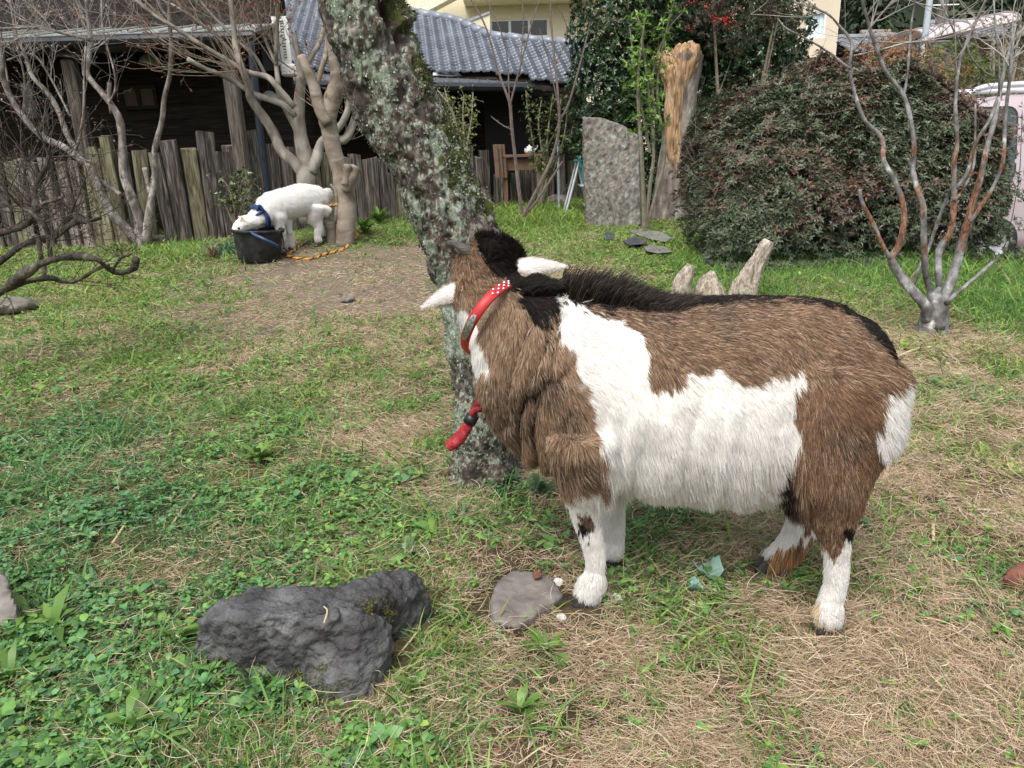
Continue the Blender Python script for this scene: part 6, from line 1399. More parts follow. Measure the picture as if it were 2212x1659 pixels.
    mb.tube([c0 + .105 * (math.cos(x) * e1 + math.sin(x) * e2) - ax * .022 for x in a], .011, n=8, smooth=1)
    k = at(556, 456, 6.64); mb.tube([k, k + [.03, -.02, .05], k + [.05, 0, .0], k + [.0, 0, -.03], k + [-.04, 0, -.05]], .012, n=7)
    mb.build('rope_collar', mat('navy_rope', [(.3, (.012, .03, .10)), (.7, (.03, .07, .20))], scale=60, rough=.8, bump=.6), g, smooth=True)
white_goat()
def tub():
    b = gnd(561, 563); b[2] = float(gz(b[0], b[1])); ht = at(555, 493, b[1])[2] - b[2]; m = mpp(b); r1, r0 = 53 * m, 43 * m
    t = thing('tub', 'black scuffed plastic tub with a blue bail handle in front of the white goat', 'tub', b); tilt = np.array(Matrix.Rotation(R(3.5), 3, 'Y'))
    pr = [(0.0, .0), (r0 * .9, 0), (r0, .015), (r0 + (r1 - r0) * .55, ht * .55), (r1 - .012, ht - .035), (r1 - .010, ht - .03), (r1 + .008, ht - .028), (r1 + .012, ht - .004), (r1 + .006, ht), (r1 - .012, ht - .004), (r1 - .022, ht - .04), (r0 - .008, .03), (0, .022)]
    tm = mat('scuffed_black', [(.36, (.012, .012, .013)), (.56, (.028, .028, .029)), (.68, (.05, .048, .045)), (.80, (.24, .22, .19))], scale=14, detail=10, rough=.5, bump=.25, bscale=60, bdist=.004)
    MB().lathe(pr, b, 48, axis=tilt).build('body', tm, t, smooth=True)
    MB().lathe([(r1 - .028, ht * .62), (r1 * .5, ht * .64), (0, ht * .63)], b, 32, axis=tilt).build('feed', plain('feed_mash', (.10, .085, .05), rough=.95, bump=.8, scale=40), t)
    # bail handle swung down across the front
    P = [at(541, 500, b[1] - .24), at(548, 506, b[1] - .29), at(575, 519, b[1] - .33), at(603, 533, b[1] - .26), at(613, 536, b[1] - .12), at(612, 520, b[1] - .02), at(607, 499, b[1] + .01)]
    MB().tube(P[:4], [.006, .014, .014, .014], n=10).build('grip', plain('blue_grip', (.018, .045, .12), rough=.35), t, smooth=True)
    MB().tube(P[3:], .006, n=8).build('bail', black_paint, t, smooth=True)
    EXCL.append((b[0], b[1], r0 * .95))
tub()
# twisted orange and black rope lying on the bare soil
def rope(name, label, pts, r, strands, turns, cat='rope'):
    P, _ = resample(np.array(pts), np.zeros(len(pts)), 30); le = np.concatenate([[0], np.cumsum(np.linalg.norm(np.diff(P, axis=0), axis=1))]); tg = norm(np.gradient(P, axis=0)); s = norm(np.cross(tg, [0, 0, 1.0])); u = np.cross(s, tg)
    t = thing(name, label, cat, pts[0])
    for k, (m, n_) in enumerate(strands):
        a = le / turns * 2 * math.pi + k * 2 * math.pi / len(strands); q = P + (np.cos(a)[:, None] * s + np.sin(a)[:, None] * u) * r * .55; MB().tube(q, r * .62, n=6, smooth=1).build('strand', m, t, smooth=True)
    return t
orange_r = mat('orange_rope', [(.3, (.50, .20, .03)), (.7, (.72, .36, .07))], scale=80, rough=.7, bump=.4); black_r = mat('black_rope', [(.3, (.03, .022, .02)), (.7, (.10, .07, .05))], scale=80, rough=.8, bump=.4)
gp = lambda a, b, h=.012: gnd(a, b, h)
rope('rope', 'orange and black twisted rope curving over the soil by the tub', [gp(a, b) for a, b in resample(np.array([(652, 527, 0), (636, 540, 0), (624, 547, 0), (620, 551, 0), (628, 555, 0), (648, 559, 0), (673, 559, 0), (705, 548, 0), (738, 540, 0), (758, 525, 0), (770, 510, 0), (775, 500, 0)], float), np.zeros(12), 5)[0][:, :2]], .0125, [(orange_r, 0), (orange_r, 0), (black_r, 0)], .10)
kx = at(726, 446, float(bS[1]) - .02); a = np.linspace(0, 6.0, 14)
rope('rope_tie', 'short orange rope tied round the thin shoot beside the smooth trunk', [kx + np.array([.032 * math.cos(x), .032 * math.sin(x), .012 * x / 3]) for x in a] + [kx + [-.06, -.03, .01], kx + [-.09, -.02, -.005]], .011, [(orange_r, 0), (orange_r, 0), (black_r, 0)], .09)
MB_ = MB().tube([gp(668, 518), gp(655, 530), gp(632, 540), gp(622, 543), at(612, 534, 6.35)], .006, n=6); o = MB_.build('black_cord', black_r, None, base=gp(645, 535)); tag(o, 'thin black cord trailing on the soil from the tub handle', 'cord')
# red leash end hanging from the horned goat's neck
def leash():
    p = [at(1036, 762, 1.47), at(1046, 800, 1.50), at(1050, 838, 1.49), at(1042, 862, 1.44)]; t = thing('leash', 'short red braided leash bound with black tape hanging below the collar', 'leash', p[0])
    red = mat('red_braid', [(.3, (.20, .016, .02)), (.55, (.32, .026, .032)), (.75, (.42, .085, .09))], scale=90, rough=.9, bump=1.0, bscale=240, bdist=.003); redd = mat('dark_red_braid', [(.3, (.10, .014, .017)), (.7, (.25, .03, .034))], scale=60, rough=.9, bump=1.0, bscale=200, bdist=.003)
    q = [at(1042, 862, 1.44), at(1032, 880, 1.43), at(1021, 901, 1.42)]
    for k in (-1, 1):
        w = []
        for i, z in enumerate(np.linspace(0, 1, 16)):
            c = p[2] * (1 - z) + q[2] * z if False else np.array([np.interp(z, [0, .5, 1], [a_[j] for a_ in (p[2], q[0], q[2])]) for j in range(3)]); w.append(c + np.array([.0065 * math.cos(z * 14 + k * 1.57), 0, .0065 * math.sin(z * 14 + k * 1.57)]))
        MB().tube(w, .0072, n=8, smooth=2).build('braid', redd, t, smooth=True)
    MB().tube(p, .006, n=8).build('strap', redd, t, smooth=True)
    MB().tube([at(1022, 897, 1.42), at(1013, 914, 1.42)], [.0135, .0135], n=12, smooth=1).build('tape', plain('black_tape', (.012, .012, .013), rough=.4), t, smooth=True)
    v = MB().tube([at(1015, 911, 1.42), at(1006, 927, 1.42), at(994, 944, 1.42), at(982, 956, 1.42), at(968, 966, 1.42)], [.0105, .0125, .0128, .0125, .011], n=14, wob=.12, smooth=8).build('loop_end', red, t, smooth=True)
    c = at(1041, 856, 1.42); mb = MB(); a = np.linspace(0, 2 * math.pi, 16); mb.tube([c + np.array([.007 * math.cos(x), 0, .009 * math.sin(x)]) for x in a], .0017, n=6, smooth=1); mb.build('ring', plain('steel_ring', (.6, .6, .6), rough=.25, metal=1, bump=0), t, smooth=True)
leash()
# ------------------------------------------------------------------ stones
def rock(name, label, pts, m, vox=.012, rough_amp=.012, fscale=18, cat='rock', seed=0, smooth_it=3, group=None, excl=True):
    """hull of the given points, fused, weathered by noise"""
    import bmesh
    P = np.array(pts, float); bm = bmesh.new()
    for p in P: bm.verts.new(p)
    r = bmesh.ops.convex_hull(bm, input=bm.verts); bmesh.ops.delete(bm, geom=[g for g in r['geom_interior'] if isinstance(g, bmesh.types.BMVert)], context='VERTS')
    bm.verts.index_update(); v = np.array([x.co[:] for x in bm.verts]); f = [tuple(q.index for q in x.verts) for x in bm.faces]; bm.free(); return v, f
def hull_rock(name, label, hulls, m, vox=.012, amp=.012, fs=18, cat='rock', seed=0, it=3, group=None, tiny=False):
    mb = MB()
    for h in hulls: v, f = rock(None, None, h, None); mb.add(v, f)
    v, t = fuse(mb, vox, it); n = vnormals(v, t)
    d = (fbm(v * fs, 700 + seed, 4) - .5) * amp * 2 + (fbm(v * fs * 5, 710 + seed, 3) - .5) * amp * 1.1; pit = np.minimum(fbm(v * fs * 2.2, 720 + seed, 2) - .40, 0) * amp * 3.0; v = v + n * (d + pit)[:, None]
    b = v.mean(0); b[2] = v[:, 2].min(); o = fastmesh(name, v, [t], m, base=b, smooth=True); tag(o, label, cat, group); return o
lava = mat('lava_rock', [(.28, (.016, .015, .015)), (.44, (.048, .046, .047)), (.56, (.085, .084, .084)), (.66, (.15, .147, .147)), (.78, (.10, .085, .045))], scale=11, detail=15, rough=.7, bump=1.0, bscale=70, bdist=.012, spec=.35)
stone_g = mat('grey_stone', [(.3, (.10, .088, .078)), (.5, (.17, .15, .135)), (.7, (.25, .225, .20))], scale=14, detail=10, rough=.85, bump=.7, bscale=90, bdist=.004)
stone_m = mat('mossy_stone', [(.28, (.055, .052, .03)), (.45, (.13, .118, .09)), (.6, (.22, .20, .17)), (.75, (.30, .285, .24))], scale=7, detail=10, rough=.9, bump=.8, bscale=50, bdist=.008)
white_st = mat('white_pebble', [(.3, (.42, .40, .37)), (.6, (.66, .64, .61)), (.8, (.78, .77, .74))], scale=60, rough=.9, bump=.8, bscale=200, bdist=.002)
red_st = mat('red_stone', [(.3, (.09, .035, .022)), (.6, (.17, .07, .045)), (.8, (.25, .12, .09))], scale=40, rough=.85, bump=.6, bscale=120, bdist=.003)
gt, gl = (lambda px, py, h: gh(px, py, h)), (lambda px, py, d=-.03: gnd(px, py) + [0, 0, d])
main = [gt(432, 1350, .10), gt(468, 1312, .115), gt(545, 1277, .12), (gt(660, 1272, .12)), gt(748, 1272, .10), gt(800, 1300, .11), gt(842, 1345, .09), gt(560, 1335, .145), gt(690, 1302, .14), gt(770, 1330, .125), gl(408, 1436), gl(480, 1446), gl(600, 1448), gl(690, 1490), gl(740, 1530), gl(798, 1512), gl(838, 1455), gl(852, 1400), gl(470, 1390, -.05), gl(700, 1370, -.05), gl(820, 1370, -.05)]
left_ = [gt(426, 1345, .105), gt(468, 1308, .12), gt(540, 1274, .125), gt(660, 1268, .125), gt(745, 1262, .115), gt(560, 1330, .15), gt(720, 1318, .15), gl(400, 1440), gl(480, 1455), gl(600, 1460), gl(700, 1490), gl(760, 1480), gl(760, 1340), gl(560, 1330)]
right_ = [gt(640, 1300, .15), gt(775, 1318, .14), gt(842, 1348, .10), gt(700, 1268, .12), gl(672, 1480), gl(700, 1510), gl(740, 1535), gl(798, 1516), gl(838, 1455), gl(852, 1400), gl(700, 1380)]
arm_ = [gt(690, 1275, .125), gt(735, 1262, .12), gt(790, 1244, .115), gt(850, 1226, .105), gt(903, 1236, .095), gt(930, 1276, .06), gl(925, 1335), gl(880, 1374), gl(850, 1398), gt(770, 1318, .12), gl(760, 1340), gl(890, 1290, -.05), gt(850, 1300, .08)]
bo = hull_rock('boulder', 'large dark grey volcanic boulder lying in the turf at the front', [left_, right_, arm_], lava, .0046, .014, 16, seed=1, it=1)
def boulder_moss():
    me = bo.data; n = len(me.vertices); v = np.zeros(n * 3, np.float32); me.vertices.foreach_get('co', v); nn = np.zeros(n * 3, np.float32); me.vertices.foreach_get('normal', nn); v = v.reshape(-1, 3) + np.array(bo['_b']); nn = nn.reshape(-1, 3); px, py, _ = proj(v)
    w = np.zeros(n)
    for a, b, r in ((805, 1312, 26), (842, 1322, 18), (735, 1500, 26), (700, 1440, 14), (690, 1470, 20), (760, 1490, 22), (480, 1430, 16), (560, 1448, 18), (640, 1455, 16)): w = np.maximum(w, np.exp(-((px - a) / r) ** 2 - ((py - b) / (r * .7)) ** 2))
    k = np.where((rng.random(n) < w * .8) & (fbm(v * 60, 731, 2) > .42) & (nn[:, 1] < .3))[0]; k = np.repeat(k, 4); m_ = len(k); D = norm(nn[k] + rng.normal(0, .7, (m_, 3))); L = rng.uniform(.003, .008, m_)
    leaf_obj('moss', v[k] + rng.normal(0, .0015, (m_, 3)), D, rand_dirs(m_), L, L * .35, mixcols(m_, [[.16, .15, .03], [.09, .10, .025], [.22, .19, .05]]), attr_mat('rock_moss', rough=.9, spec=.1), bo)
boulder_moss()
EXCL += [(float((p_ := gnd(a, b))[0]), float(p_[1]), r) for a, b, r in ((470, 1400, .075), (560, 1400, .10), (640, 1400, .11), (740, 1420, .12), (800, 1410, .09), (850, 1320, .10), (900, 1310, .06), (760, 1480, .07))]
hull_rock('flat_stone', 'flat brown grey stone set in soil before the near front hoof', [[gt(1062, 1288, .03), gt(1080, 1250, .032), gt(1112, 1228, .03), gt(1192, 1246, .03), gt(1216, 1284, .02), gt(1120, 1354, .028), gt(1066, 1342, .028), gl(1058, 1300), gl(1220, 1290), gl(1120, 1366), gl(1060, 1350), gl(1110, 1226, -.02)]], stone_g, .006, .006, 20, seed=2, it=1, cat='stone')
EXCL += [(float((p_ := gnd(a, b))[0]), float(p_[1]), r) for a, b, r in ((1100, 1300, .055), (1150, 1270, .06), (1100, 1330, .04), (1180, 1275, .04))]
hull_rock('edge_boulder', 'rough grey boulder cut off by the left edge', [[gt(-150, 1235, .12), gt(0, 1232, .12), gt(18, 1240, .11), gt(44, 1310, .06), gl(42, 1358), gl(0, 1384), gl(-120, 1400), gl(-200, 1330), gl(0, 1330, -.06), gl(-150, 1250)]], stone_g, .008, .012, 14, seed=3, it=1)
hull_rock('brick_red_stone', 'brick red stone at the right edge in dry grass', [[gt(2165, 1245, .05), gt(2182, 1218, .055), gt(2225, 1205, .06), gt(2300, 1215, .05), gl(2168, 1268), gl(2195, 1288), gl(2240, 1300), gl(2310, 1280), gl(2230, 1240, -.03)]], red_st, .007, .006, 24, seed=4, cat='stone')
def pebble(px, py, rpx, m, label, seed, flat=.7, cat='pebble', name='pebble', sy=1.0, group=None):
    c = gnd(px, py); r = rpx * mpp(c); EXCL.append((c[0], c[1] - r * .3, r * 1.25)); q = rand_dirs(26) * np.array([r, r * sy, r * flat]) + c + [0, 0, r * flat * .6]; return hull_rock(name, label, [q], m, max(.0022, r * .16), r * .16, 1.2 / r, cat, seed, 1, group)
pebble(1206, 1264, 14, white_st, 'white pebble lying beside the flat stone left of the front hoof', 5)
pebble(1333, 1298, 15, white_st, 'round white pebble lying right of the near front hoof', 6)
pebble(1213, 1338, 13, white_st, 'rough white pebble lying below the near front hoof', 7)
pebble(1541, 1196, 5, white_st, 'tiny white pebble on soil under the goat belly', 8)
q_ = gt(1160, 1262, .034); pebble(1160, 1276, 12, red_st, 'small rust red pebble resting on the flat stone', 9).location.z += .034
pebble(752, 652, 17, stone_g, 'pale grey stone lying in the bare soil behind the front goat', 10, .5, 'stone', 'stone')
pebble(345, 528, 26, stone_m, 'low grey stone at the fence foot beside the lichened tree', 11, .55, 'stone', 'stone')
pebble(440, 520, 30, stone_m, 'low brown stone at the fence foot left of the tub', 12, .45, 'stone', 'stone')
pebble(30, 672, 55, stone_m, 'dark flat stone under the gnarled shrub at left', 13, .35, 'stone', 'stone')
for k, (a, b, r, fl_, lab) in enumerate([(1165, 428, 40, 1.15, 'tall mossy rock behind the bare shoots'), (1105, 440, 36, .9, 'broad mossy rock at the foot of the left bare shoot'), (1237, 428, 27, .8, 'round brown rock beside the standing stone'), (1205, 442, 34, .4, 'low flat mossy rock in front of the white pipe'), (1262, 425, 18, 1.0, 'small dark rock half hidden by the standing stone'), (1500, 478, 18, .9, 'grey brown rock at the right foot of the broken trunk')]):
    pebble(a, b, r, stone_m, lab, 20 + k, fl_, 'rock', 'rock')
# loose slabs lying in the grass
def slab(pts, h, m, label, seed): hull_rock('slab', label, [[gt(a, b, h) for a, b in pts] + [gl(a, b, -.02) for a, b in pts]], m, .014, .006, 12, 'slab', seed, 1, 'slabs lying in the grass')
dark_slab = mat('dark_slab', [(.3, (.03, .034, .042)), (.7, (.075, .082, .098))], scale=8, rough=.4, bump=.3, spec=.5); grey_slab = mat('dusty_slab', [(.3, (.12, .115, .10)), (.7, (.22, .215, .20))], scale=6, rough=.7, bump=.4)
slab([(1358, 500), (1375, 494), (1430, 500), (1453, 514), (1440, 523), (1400, 515)], .04, grey_slab, 'dusty grey slab with grass on it, farthest of the slabs', 31)
slab([(1345, 520), (1370, 511), (1398, 518), (1396, 526), (1360, 530)], .05, dark_slab, 'dark shiny blue grey slab in front of the dusty slab', 32)
slab([(1390, 533), (1410, 528), (1440, 534), (1453, 544), (1420, 547), (1395, 542)], .05, grey_slab, 'pale grey slab nearest to the horned goat', 33)
slab([(1302, 505), (1312, 498), (1331, 506), (1326, 516), (1308, 517)], .04, dark_slab, 'small dark slab near the foot of the standing stone', 34)
slab([(1519, 558), (1526, 554), (1543, 568), (1538, 573)], .05, dark_slab, 'narrow black slab before the hedge right of the others', 35)
# ------------------------------------------------------------------ standing stone and broken trunk
def standing_stone():
    b = gnd(1330, 490); Y = b[1]; F = [(1268, 488), (1262, 420), (1258, 252), (1300, 256), (1345, 272), (1380, 293), (1385, 380), (1386, 490)]; h = []
    for px, py in F:
        p = at(px, py, Y); h += [p, p + [.03, .30, .02]]
    h += [gnd(1268, 488) - [0, 0, .2], gnd(1386, 492) - [0, 0, .2]]
    m = mat('standing_stone', [(.28, (.075, .068, .054)), (.42, (.14, .126, .108)), (.52, (.19, .175, .152)), (.62, (.235, .235, .20)), (.72, (.31, .335, .285))], scale=20, detail=15, rough=.9, bump=1.0, bscale=40, bdist=.018, stretch=(1, 1, .6))
    o = hull_rock('standing_stone', 'tall lichened slab of grey stone standing upright on the lawn', [h], m, .015, .020, 7, 'standing stone', 41, 2); EXCL.append((b[0], b[1] + .15, .30))
standing_stone()
def fan_tube(mb, P, Rr, ridges, amp, seed, n=64, sq=None):
    P2, R2 = resample(np.array(P), np.array(Rr), 12); t = norm(np.gradient(P2, axis=0)); u = norm(np.cross(t[0], [0, 1.0, 0])); a = np.arange(n) * 2 * math.pi / n; vv = []
    for i in range(len(P2)):
        u = norm(u - t[i] * u.dot(t[i])); w = np.cross(t[i], u); d = np.cos(a)[:, None] * u + np.sin(a)[:, None] * w
        k = 1 + amp * (fbm(np.stack([np.cos(a) * ridges, np.sin(a) * ridges, np.full(n, i * .05)], 1) + seed, seed, 3) - .5) * 2 + amp * .8 * (fbm(P2[i] * 9 + d * 1.5, seed + 3, 3) - .5)
        vv.append(P2[i] + d * (R2[i] * k)[:, None])
    m = len(P2); f = [(i * n + j, i * n + (j + 1) % n, (i + 1) * n + (j + 1) % n, (i + 1) * n + j) for i in range(m - 1) for j in range(n)] + [tuple(range(n))[::-1], tuple((m - 1) * n + j for j in range(n))]
    mb.add(np.concatenate(vv), f)
def snag():
    b = gnd(1452, 474); Y = b[1]; t = thing('broken_trunk', 'tall broken dead trunk with torn pale orange wood right of the standing stone', 'stump', b); a_ = lambda px, py, dy=0: at(px, py, Y + dy)
    wood = mat('dead_wood', [(.28, (.09, .055, .032)), (.42, (.25, .155, .085)), (.56, (.42, .265, .14)), (.72, (.52, .44, .34))], scale=3.5, detail=14, rough=.9, bump=1.0, stretch=(5, 5, 1), dist=1.0, bscale=12, bdist=.02)
    brk = mat('dead_bark', [(.28, (.085, .068, .056)), (.46, (.17, .14, .12)), (.60, (.26, .225, .195)), (.72, (.34, .36, .30))], scale=5, detail=10, rough=.9, bump=.9, stretch=(3, 3, 1), bscale=16, bdist=.02)
    mb = MB(); fan_tube(mb, [a_(1445, 482), a_(1445, 450), a_(1450, 400), a_(1460, 330), a_(1470, 260), a_(1478, 190), a_(1484, 150), a_(1488, 118)], [46 * .0055, 41 * .0055, 38 * .0055, 36 * .0055, 33 * .0055, 32 * .0055, 33 * .0055, 34 * .0055], 2.2, .13, 801); o = mb.build('bark', brk, t, smooth=True)
    mb = MB(); fan_tube(mb, [a_(1470, 470, -.10), a_(1466, 400, -.12), a_(1455, 340, -.13), a_(1454, 260, -.13), a_(1458, 190, -.12), a_(1450, 150, -.1), a_(1438, 112, -.05)], [.03, .045, .085, .10, .11, .125, .10], 3.0, .40, 811); mb.build('torn_wood', wood, t, smooth=True)
    mb = MB(); fan_tube(mb, [a_(1470, 210, -.02), a_(1480, 160, -.04), a_(1490, 120, -.02), a_(1494, 112)], [.11, .14, .155, .13], 4, .35, 821); fan_tube(mb, [a_(1450, 165, .05), a_(1462, 130, .05), a_(1472, 105, .05), a_(1475, 100, .05)], [.08, .09, .075, .05], 4, .3, 823); fan_tube(mb, [a_(1440, 150, -.02), a_(1425, 132, -.02), a_(1408, 126, -.02)], [.09, .07, .02], 3, .3, 825); mb.build('broken_top', wood, t, smooth=True)
    EXCL.append((b[0], b[1], .2))
snag()
def old_stump():
    b = gnd(1560, 652); Y = b[1]; t = thing('rotten_stump', 'pale rotten stump with three splintered prongs behind the goat back', 'stump', b); a_ = lambda px, py, dy=0: at(px, py, Y + dy)
    m = mat('bleached_wood', [(.27, (.14, .10, .075)), (.42, (.30, .245, .19)), (.58, (.46, .40, .33)), (.75, (.60, .56, .50))], scale=12, detail=12, rough=.95, bump=1.0, stretch=(3, 3, 1), dist=1.2, bscale=40, bdist=.015)
    for sd, pts, r in ((831, [a_(1470, 655), a_(1472, 620), a_(1482, 595), a_(1493, 572)], [.065, .055, .042, .022]), (841, [a_(1535, 670, .05), a_(1533, 640, .05), a_(1533, 612, .05), (a_(1537, 596, .05)), a_(1540, 585, .05)], [.14, .11, .075, .04, .015]), (851, [a_(1605, 660, -.02), a_(1608, 625, -.02), a_(1622, 592, -.02), a_(1640, 560, -.02), a_(1655, 532, -.02), a_(1662, 520, -.02)], [.08, .075, .058, .045, .044, .030])):
        mb = MB(); fan_tube(mb, pts, r, 3.0, .34, sd, n=44); mb.build('prong', m, t, smooth=True)
    mb = MB(); fan_tube(mb, [a_(1440, 668, .05), a_(1500, 664, .05), a_(1570, 664, .05), a_(1640, 668, .05)], [.05, .09, .09, .05], 3, .3, 861); mb.build('root', m, t, smooth=True)
old_stump()
# ------------------------------------------------------------------ pink van at the right edge
def van():
    Y0 = 7.7; zg = float(gz(at(2300, 500, Y0)[0], Y0)); x0 = float(at(2062, 300, Y0)[0]); base = np.array([x0 + 1.7, Y0 + .74, zg]); t = thing('van', 'pale pink van with roof rails parked beyond the hedge at the right edge', 'van', base)
    paint = mat('pink_paint', [(.3, (.40, .335, .35)), (.7, (.44, .365, .38))], scale=2, rough=.25, bump=.02, spec=.6); Lg = 3.4; ztop = at(2150, 200, Y0 + .3)[2]; H = ztop - zg
    def hw(z):      # half width by height above ground
        return np.interp(z, [.2, .3, .55, .9, 1.05, H - .12, H - .03, H], [.66, .71, .735, .74, .725, .60, .53, .40])
    def top(u): return np.interp(u, [0, .06, .25, .6, 1.6, 2.3, 2.75, 3.1, 3.32, 3.4], [1.02, 1.25, H - .16, H - .03, H, H - .05, 1.15, 1.0, .85, .6])
    us = np.concatenate([np.linspace(0, .6, 16), np.linspace(.7, Lg, 30)]); n = 15; vv = []
    for u in us:
        ht = float(top(u)); zs = .22 + (ht - .22) * np.linspace(0, 1, n); sh = min(1, .93 + u * .3, .9 + (Lg - u) * .3); w = hw(zs * (H / max(ht, .9)) ** .0) * sh; w[-1] *= .93
        ring = [np.array([x0 + u, Y0 + .74 - a, zg + z]) for a, z in zip(w, zs)] + [np.array([x0 + u, Y0 + .74 + a, zg + z]) for a, z in zip(w[::-1], zs[::-1])]; vv += ring
    k = 2 * n; f = [(i * k + j, i * k + (j + 1) % k, (i + 1) * k + (j + 1) % k, (i + 1) * k + j) for i in range(len(us) - 1) for j in range(k)] + [tuple(range(k))[::-1], tuple((len(us) - 1) * k + j for j in range(k))]
    body = MB().add(np.array(vv), f).build('body', paint, t, smooth=True)
    def skin(u, z, off=.004): return np.array([x0 + u, Y0 + .74 - float(hw(z)) * min(1, .93 + u * .3) - off, zg + z])
    def panel(name, poly, m, off=.006, parent=None):
        c = np.mean(poly, 0); v = []; rings = (1.0, .66, .33)
        for r in rings: v += [skin(*(c + (np.array(p) - c) * r), off) for p in poly]
        v.append(skin(*c, off)); q = len(poly); f_ = [(i * q + j, i * q + (j + 1) % q, (i + 1) * q + (j + 1) % q, (i + 1) * q + j) for i in range(2) for j in range(q)] + [(2 * q + j, 2 * q + (j + 1) % q, 3 * q) for j in range(q)]
        return MB().add(np.array(v), f_).build(name, m, t, smooth=True)
    def rr(u0, u1, z0, z1, r=.09, sl=.0): 
        out = []
        for cx, cz, a0 in ((u1 - r, z1 - r, 0), (u0 + r + sl, z1 - r, 90), (u0 + r, z0 + r, 180), (u1 - r, z0 + r, 270)):
            for a in (0, 22, 45, 68, 90): out.append((cx + r * math.cos(R(a0 + a)), cz + r * math.sin(R(a0 + a))))
        return out
    trim = plain('van_seal', (.02, .02, .022), rough=.5, bump=0); gl_ = plain('van_glass', (.03, .045, .045), rough=.06, bump=0, spec=.8)
    for u0, u1 in ((.10, .66), (.78, 1.55), (1.66, 2.45)):
        panel('window_seal', rr(u0 - .02, u1 + .02, .90, H - .14, .10, .05), trim, .004); panel('window', rr(u0, u1, .92, H - .16, .09, .05), gl_, .009)
    for u in (.72, 1.62): MB().tube([skin(u, z, .001) for z in np.linspace(.3, H - .1, 12)], .004, n=4, smooth=1).build('door_seam', trim, t)
    MB().tube([skin(u, .42, .002) for u in np.linspace(.15, 2.9, 20)], .006, n=4, smooth=1).build('side_crease', paint, t)
    for u in (.58, 1.52): MB().tube([skin(u - .07, .80, .004), skin(u - .05, .80, .028), skin(u + .05, .80, .028), skin(u + .07, .80, .004)], .012, n=8).build('door_handle', chrome_m, t, smooth=True)
    for s in (-1, 1):
        y = Y0 + .74 + s * .50; mb = MB(); mb.tube([[x0 + .12, y, zg + H - .10], [x0 + .3, y, zg + H + .03], [x0 + .6, y, zg + H + .065], [x0 + 1.5, y, zg + H + .07], [x0 + 1.8, y, zg + H + .0]], [.022, .03, .03, .03, .02], n=8); mb.build('roof_rail', plain('silver_rail', (.62, .63, .66), rough=.3, metal=.3, bump=0), t, smooth=True)
    panel('tail_lamp', rr(.015, .07, .80, 1.12, .02), plain('red_lens', (.45, .02, .02), rough=.15, bump=0), .01); MB().box((x0 + 1.7, Y0 + .74, zg + .25), (3.2, 1.2, .12), bev=.03).build('underbody', trim, t)
    tyre = plain('tyre', (.018, .018, .018), rough=.85); rim = plain('alloy', (.5, .5, .52), rough=.3, metal=.7, bump=0)
    for u in (.55, 2.75):
        for s in (-1, 1):
            c = np.array([x0 + u, Y0 + .74 + s * .66, zg + .28]); ax = np.array([[1, 0, 0], [0, 0, 1], [0, -1, 0]], float); w = MB().lathe([(.17, -.08), (.26, -.085), (.28, -.06), (.28, .06), (.26, .085), (.17, .08)], c, 28, ax).build('wheel', tyre, t, smooth=True)
            r_ = MB().lathe([(0, -.06), (.05, -.075), (.16, -.07), (.175, -.085), (.175, .085), (.16, .07), (.05, .075), (0, .06)], c, 20, ax).build('rim', rim, t, smooth=True); r_.parent = w; r_.location = (0, 0, 0)
chrome_m = plain('chrome_trim', (.7, .7, .7), rough=.2, metal=1, bump=0)
van()
# ------------------------------------------------------------------ things standing before the black house front
def bench():
    Y = 12.9; g = float(gz(at(1100, 400, Y)[0], Y)); a, b = at(1084, 338, Y), at(1170, 336, Y); t = thing('workbench', 'brown wooden bench with things on it before the black house front', 'workbench', ((a[0] + b[0]) / 2, Y, g)); wd = plain('bench_wood', (.13, .07, .04), rough=.7, var=.3, scale=8); z = a[2]
    MB().box(((a[0] + b[0]) / 2, Y + .2, z), (b[0] - a[0], .55, .05), bev=.008).build('top', wd, t)
    for x in (a[0] + .05, b[0] - .05):
        for y in (Y, Y + .4): MB().box((x, y, (z + g) / 2), (.07, .07, z - g)).build('leg', wd, t)
    MB().box(((a[0] + b[0]) / 2, Y + .02, z - .14), (b[0] - a[0] - .1, .03, .18)).build('apron', wd, t)
    for k in range(3):
        p = at(1071 + k * 8, 312, Y - .15); q = at(1073 + k * 8, 385, Y - .15); tag(MB().box((p[0], Y - .15 + .05 * k, (p[2] + q[2]) / 2), (.075, .035, p[2] - q[2]), rot=np.array(Matrix.Rotation(R(-3), 3, 'Y')), bev=.004).build('plank', plain('plank_wood', (.13, .08, .052), rough=.7, var=.25, scale=10), None, base=(p[0], Y, g)), ('darker', 'middle', 'rightmost')[k] + ' brown plank leaning upright left of the bench', 'plank', 'planks leaning by the bench')
    c = at(1144, 331, Y + .1); c[2] = z + .025; k = thing('teapot', 'small white pot standing on the brown bench', 'pot', c); MB().lathe([(0, 0), (.06, 0), (.09, .04), (.085, .09), (.05, .12), (.02, .125), (.015, .145), (0, .15)], c, 20).build('body', white_plastic, k, smooth=True); MB().tube([c + [.07, 0, .05], c + [.12, 0, .09], c + [.14, 0, .13]], [.02, .014, .01], n=8).build('spout', white_plastic, k, smooth=True)
bench()
pp = at(1207, 400, 12.0); pq = at(1203, 297, 12.0); g0 = onground(pp[0], 12.0); o = MB().tube([g0 - [0, 0, .05], [pq[0] + .02, 12.05, pq[2]]], .02, n=10, smooth=1).build('white_pipe', plain('white_pipe', (.55, .62, .66), rough=.35), None, base=g0); tag(o, 'thin white pipe standing upright left of the step stool', 'pipe')
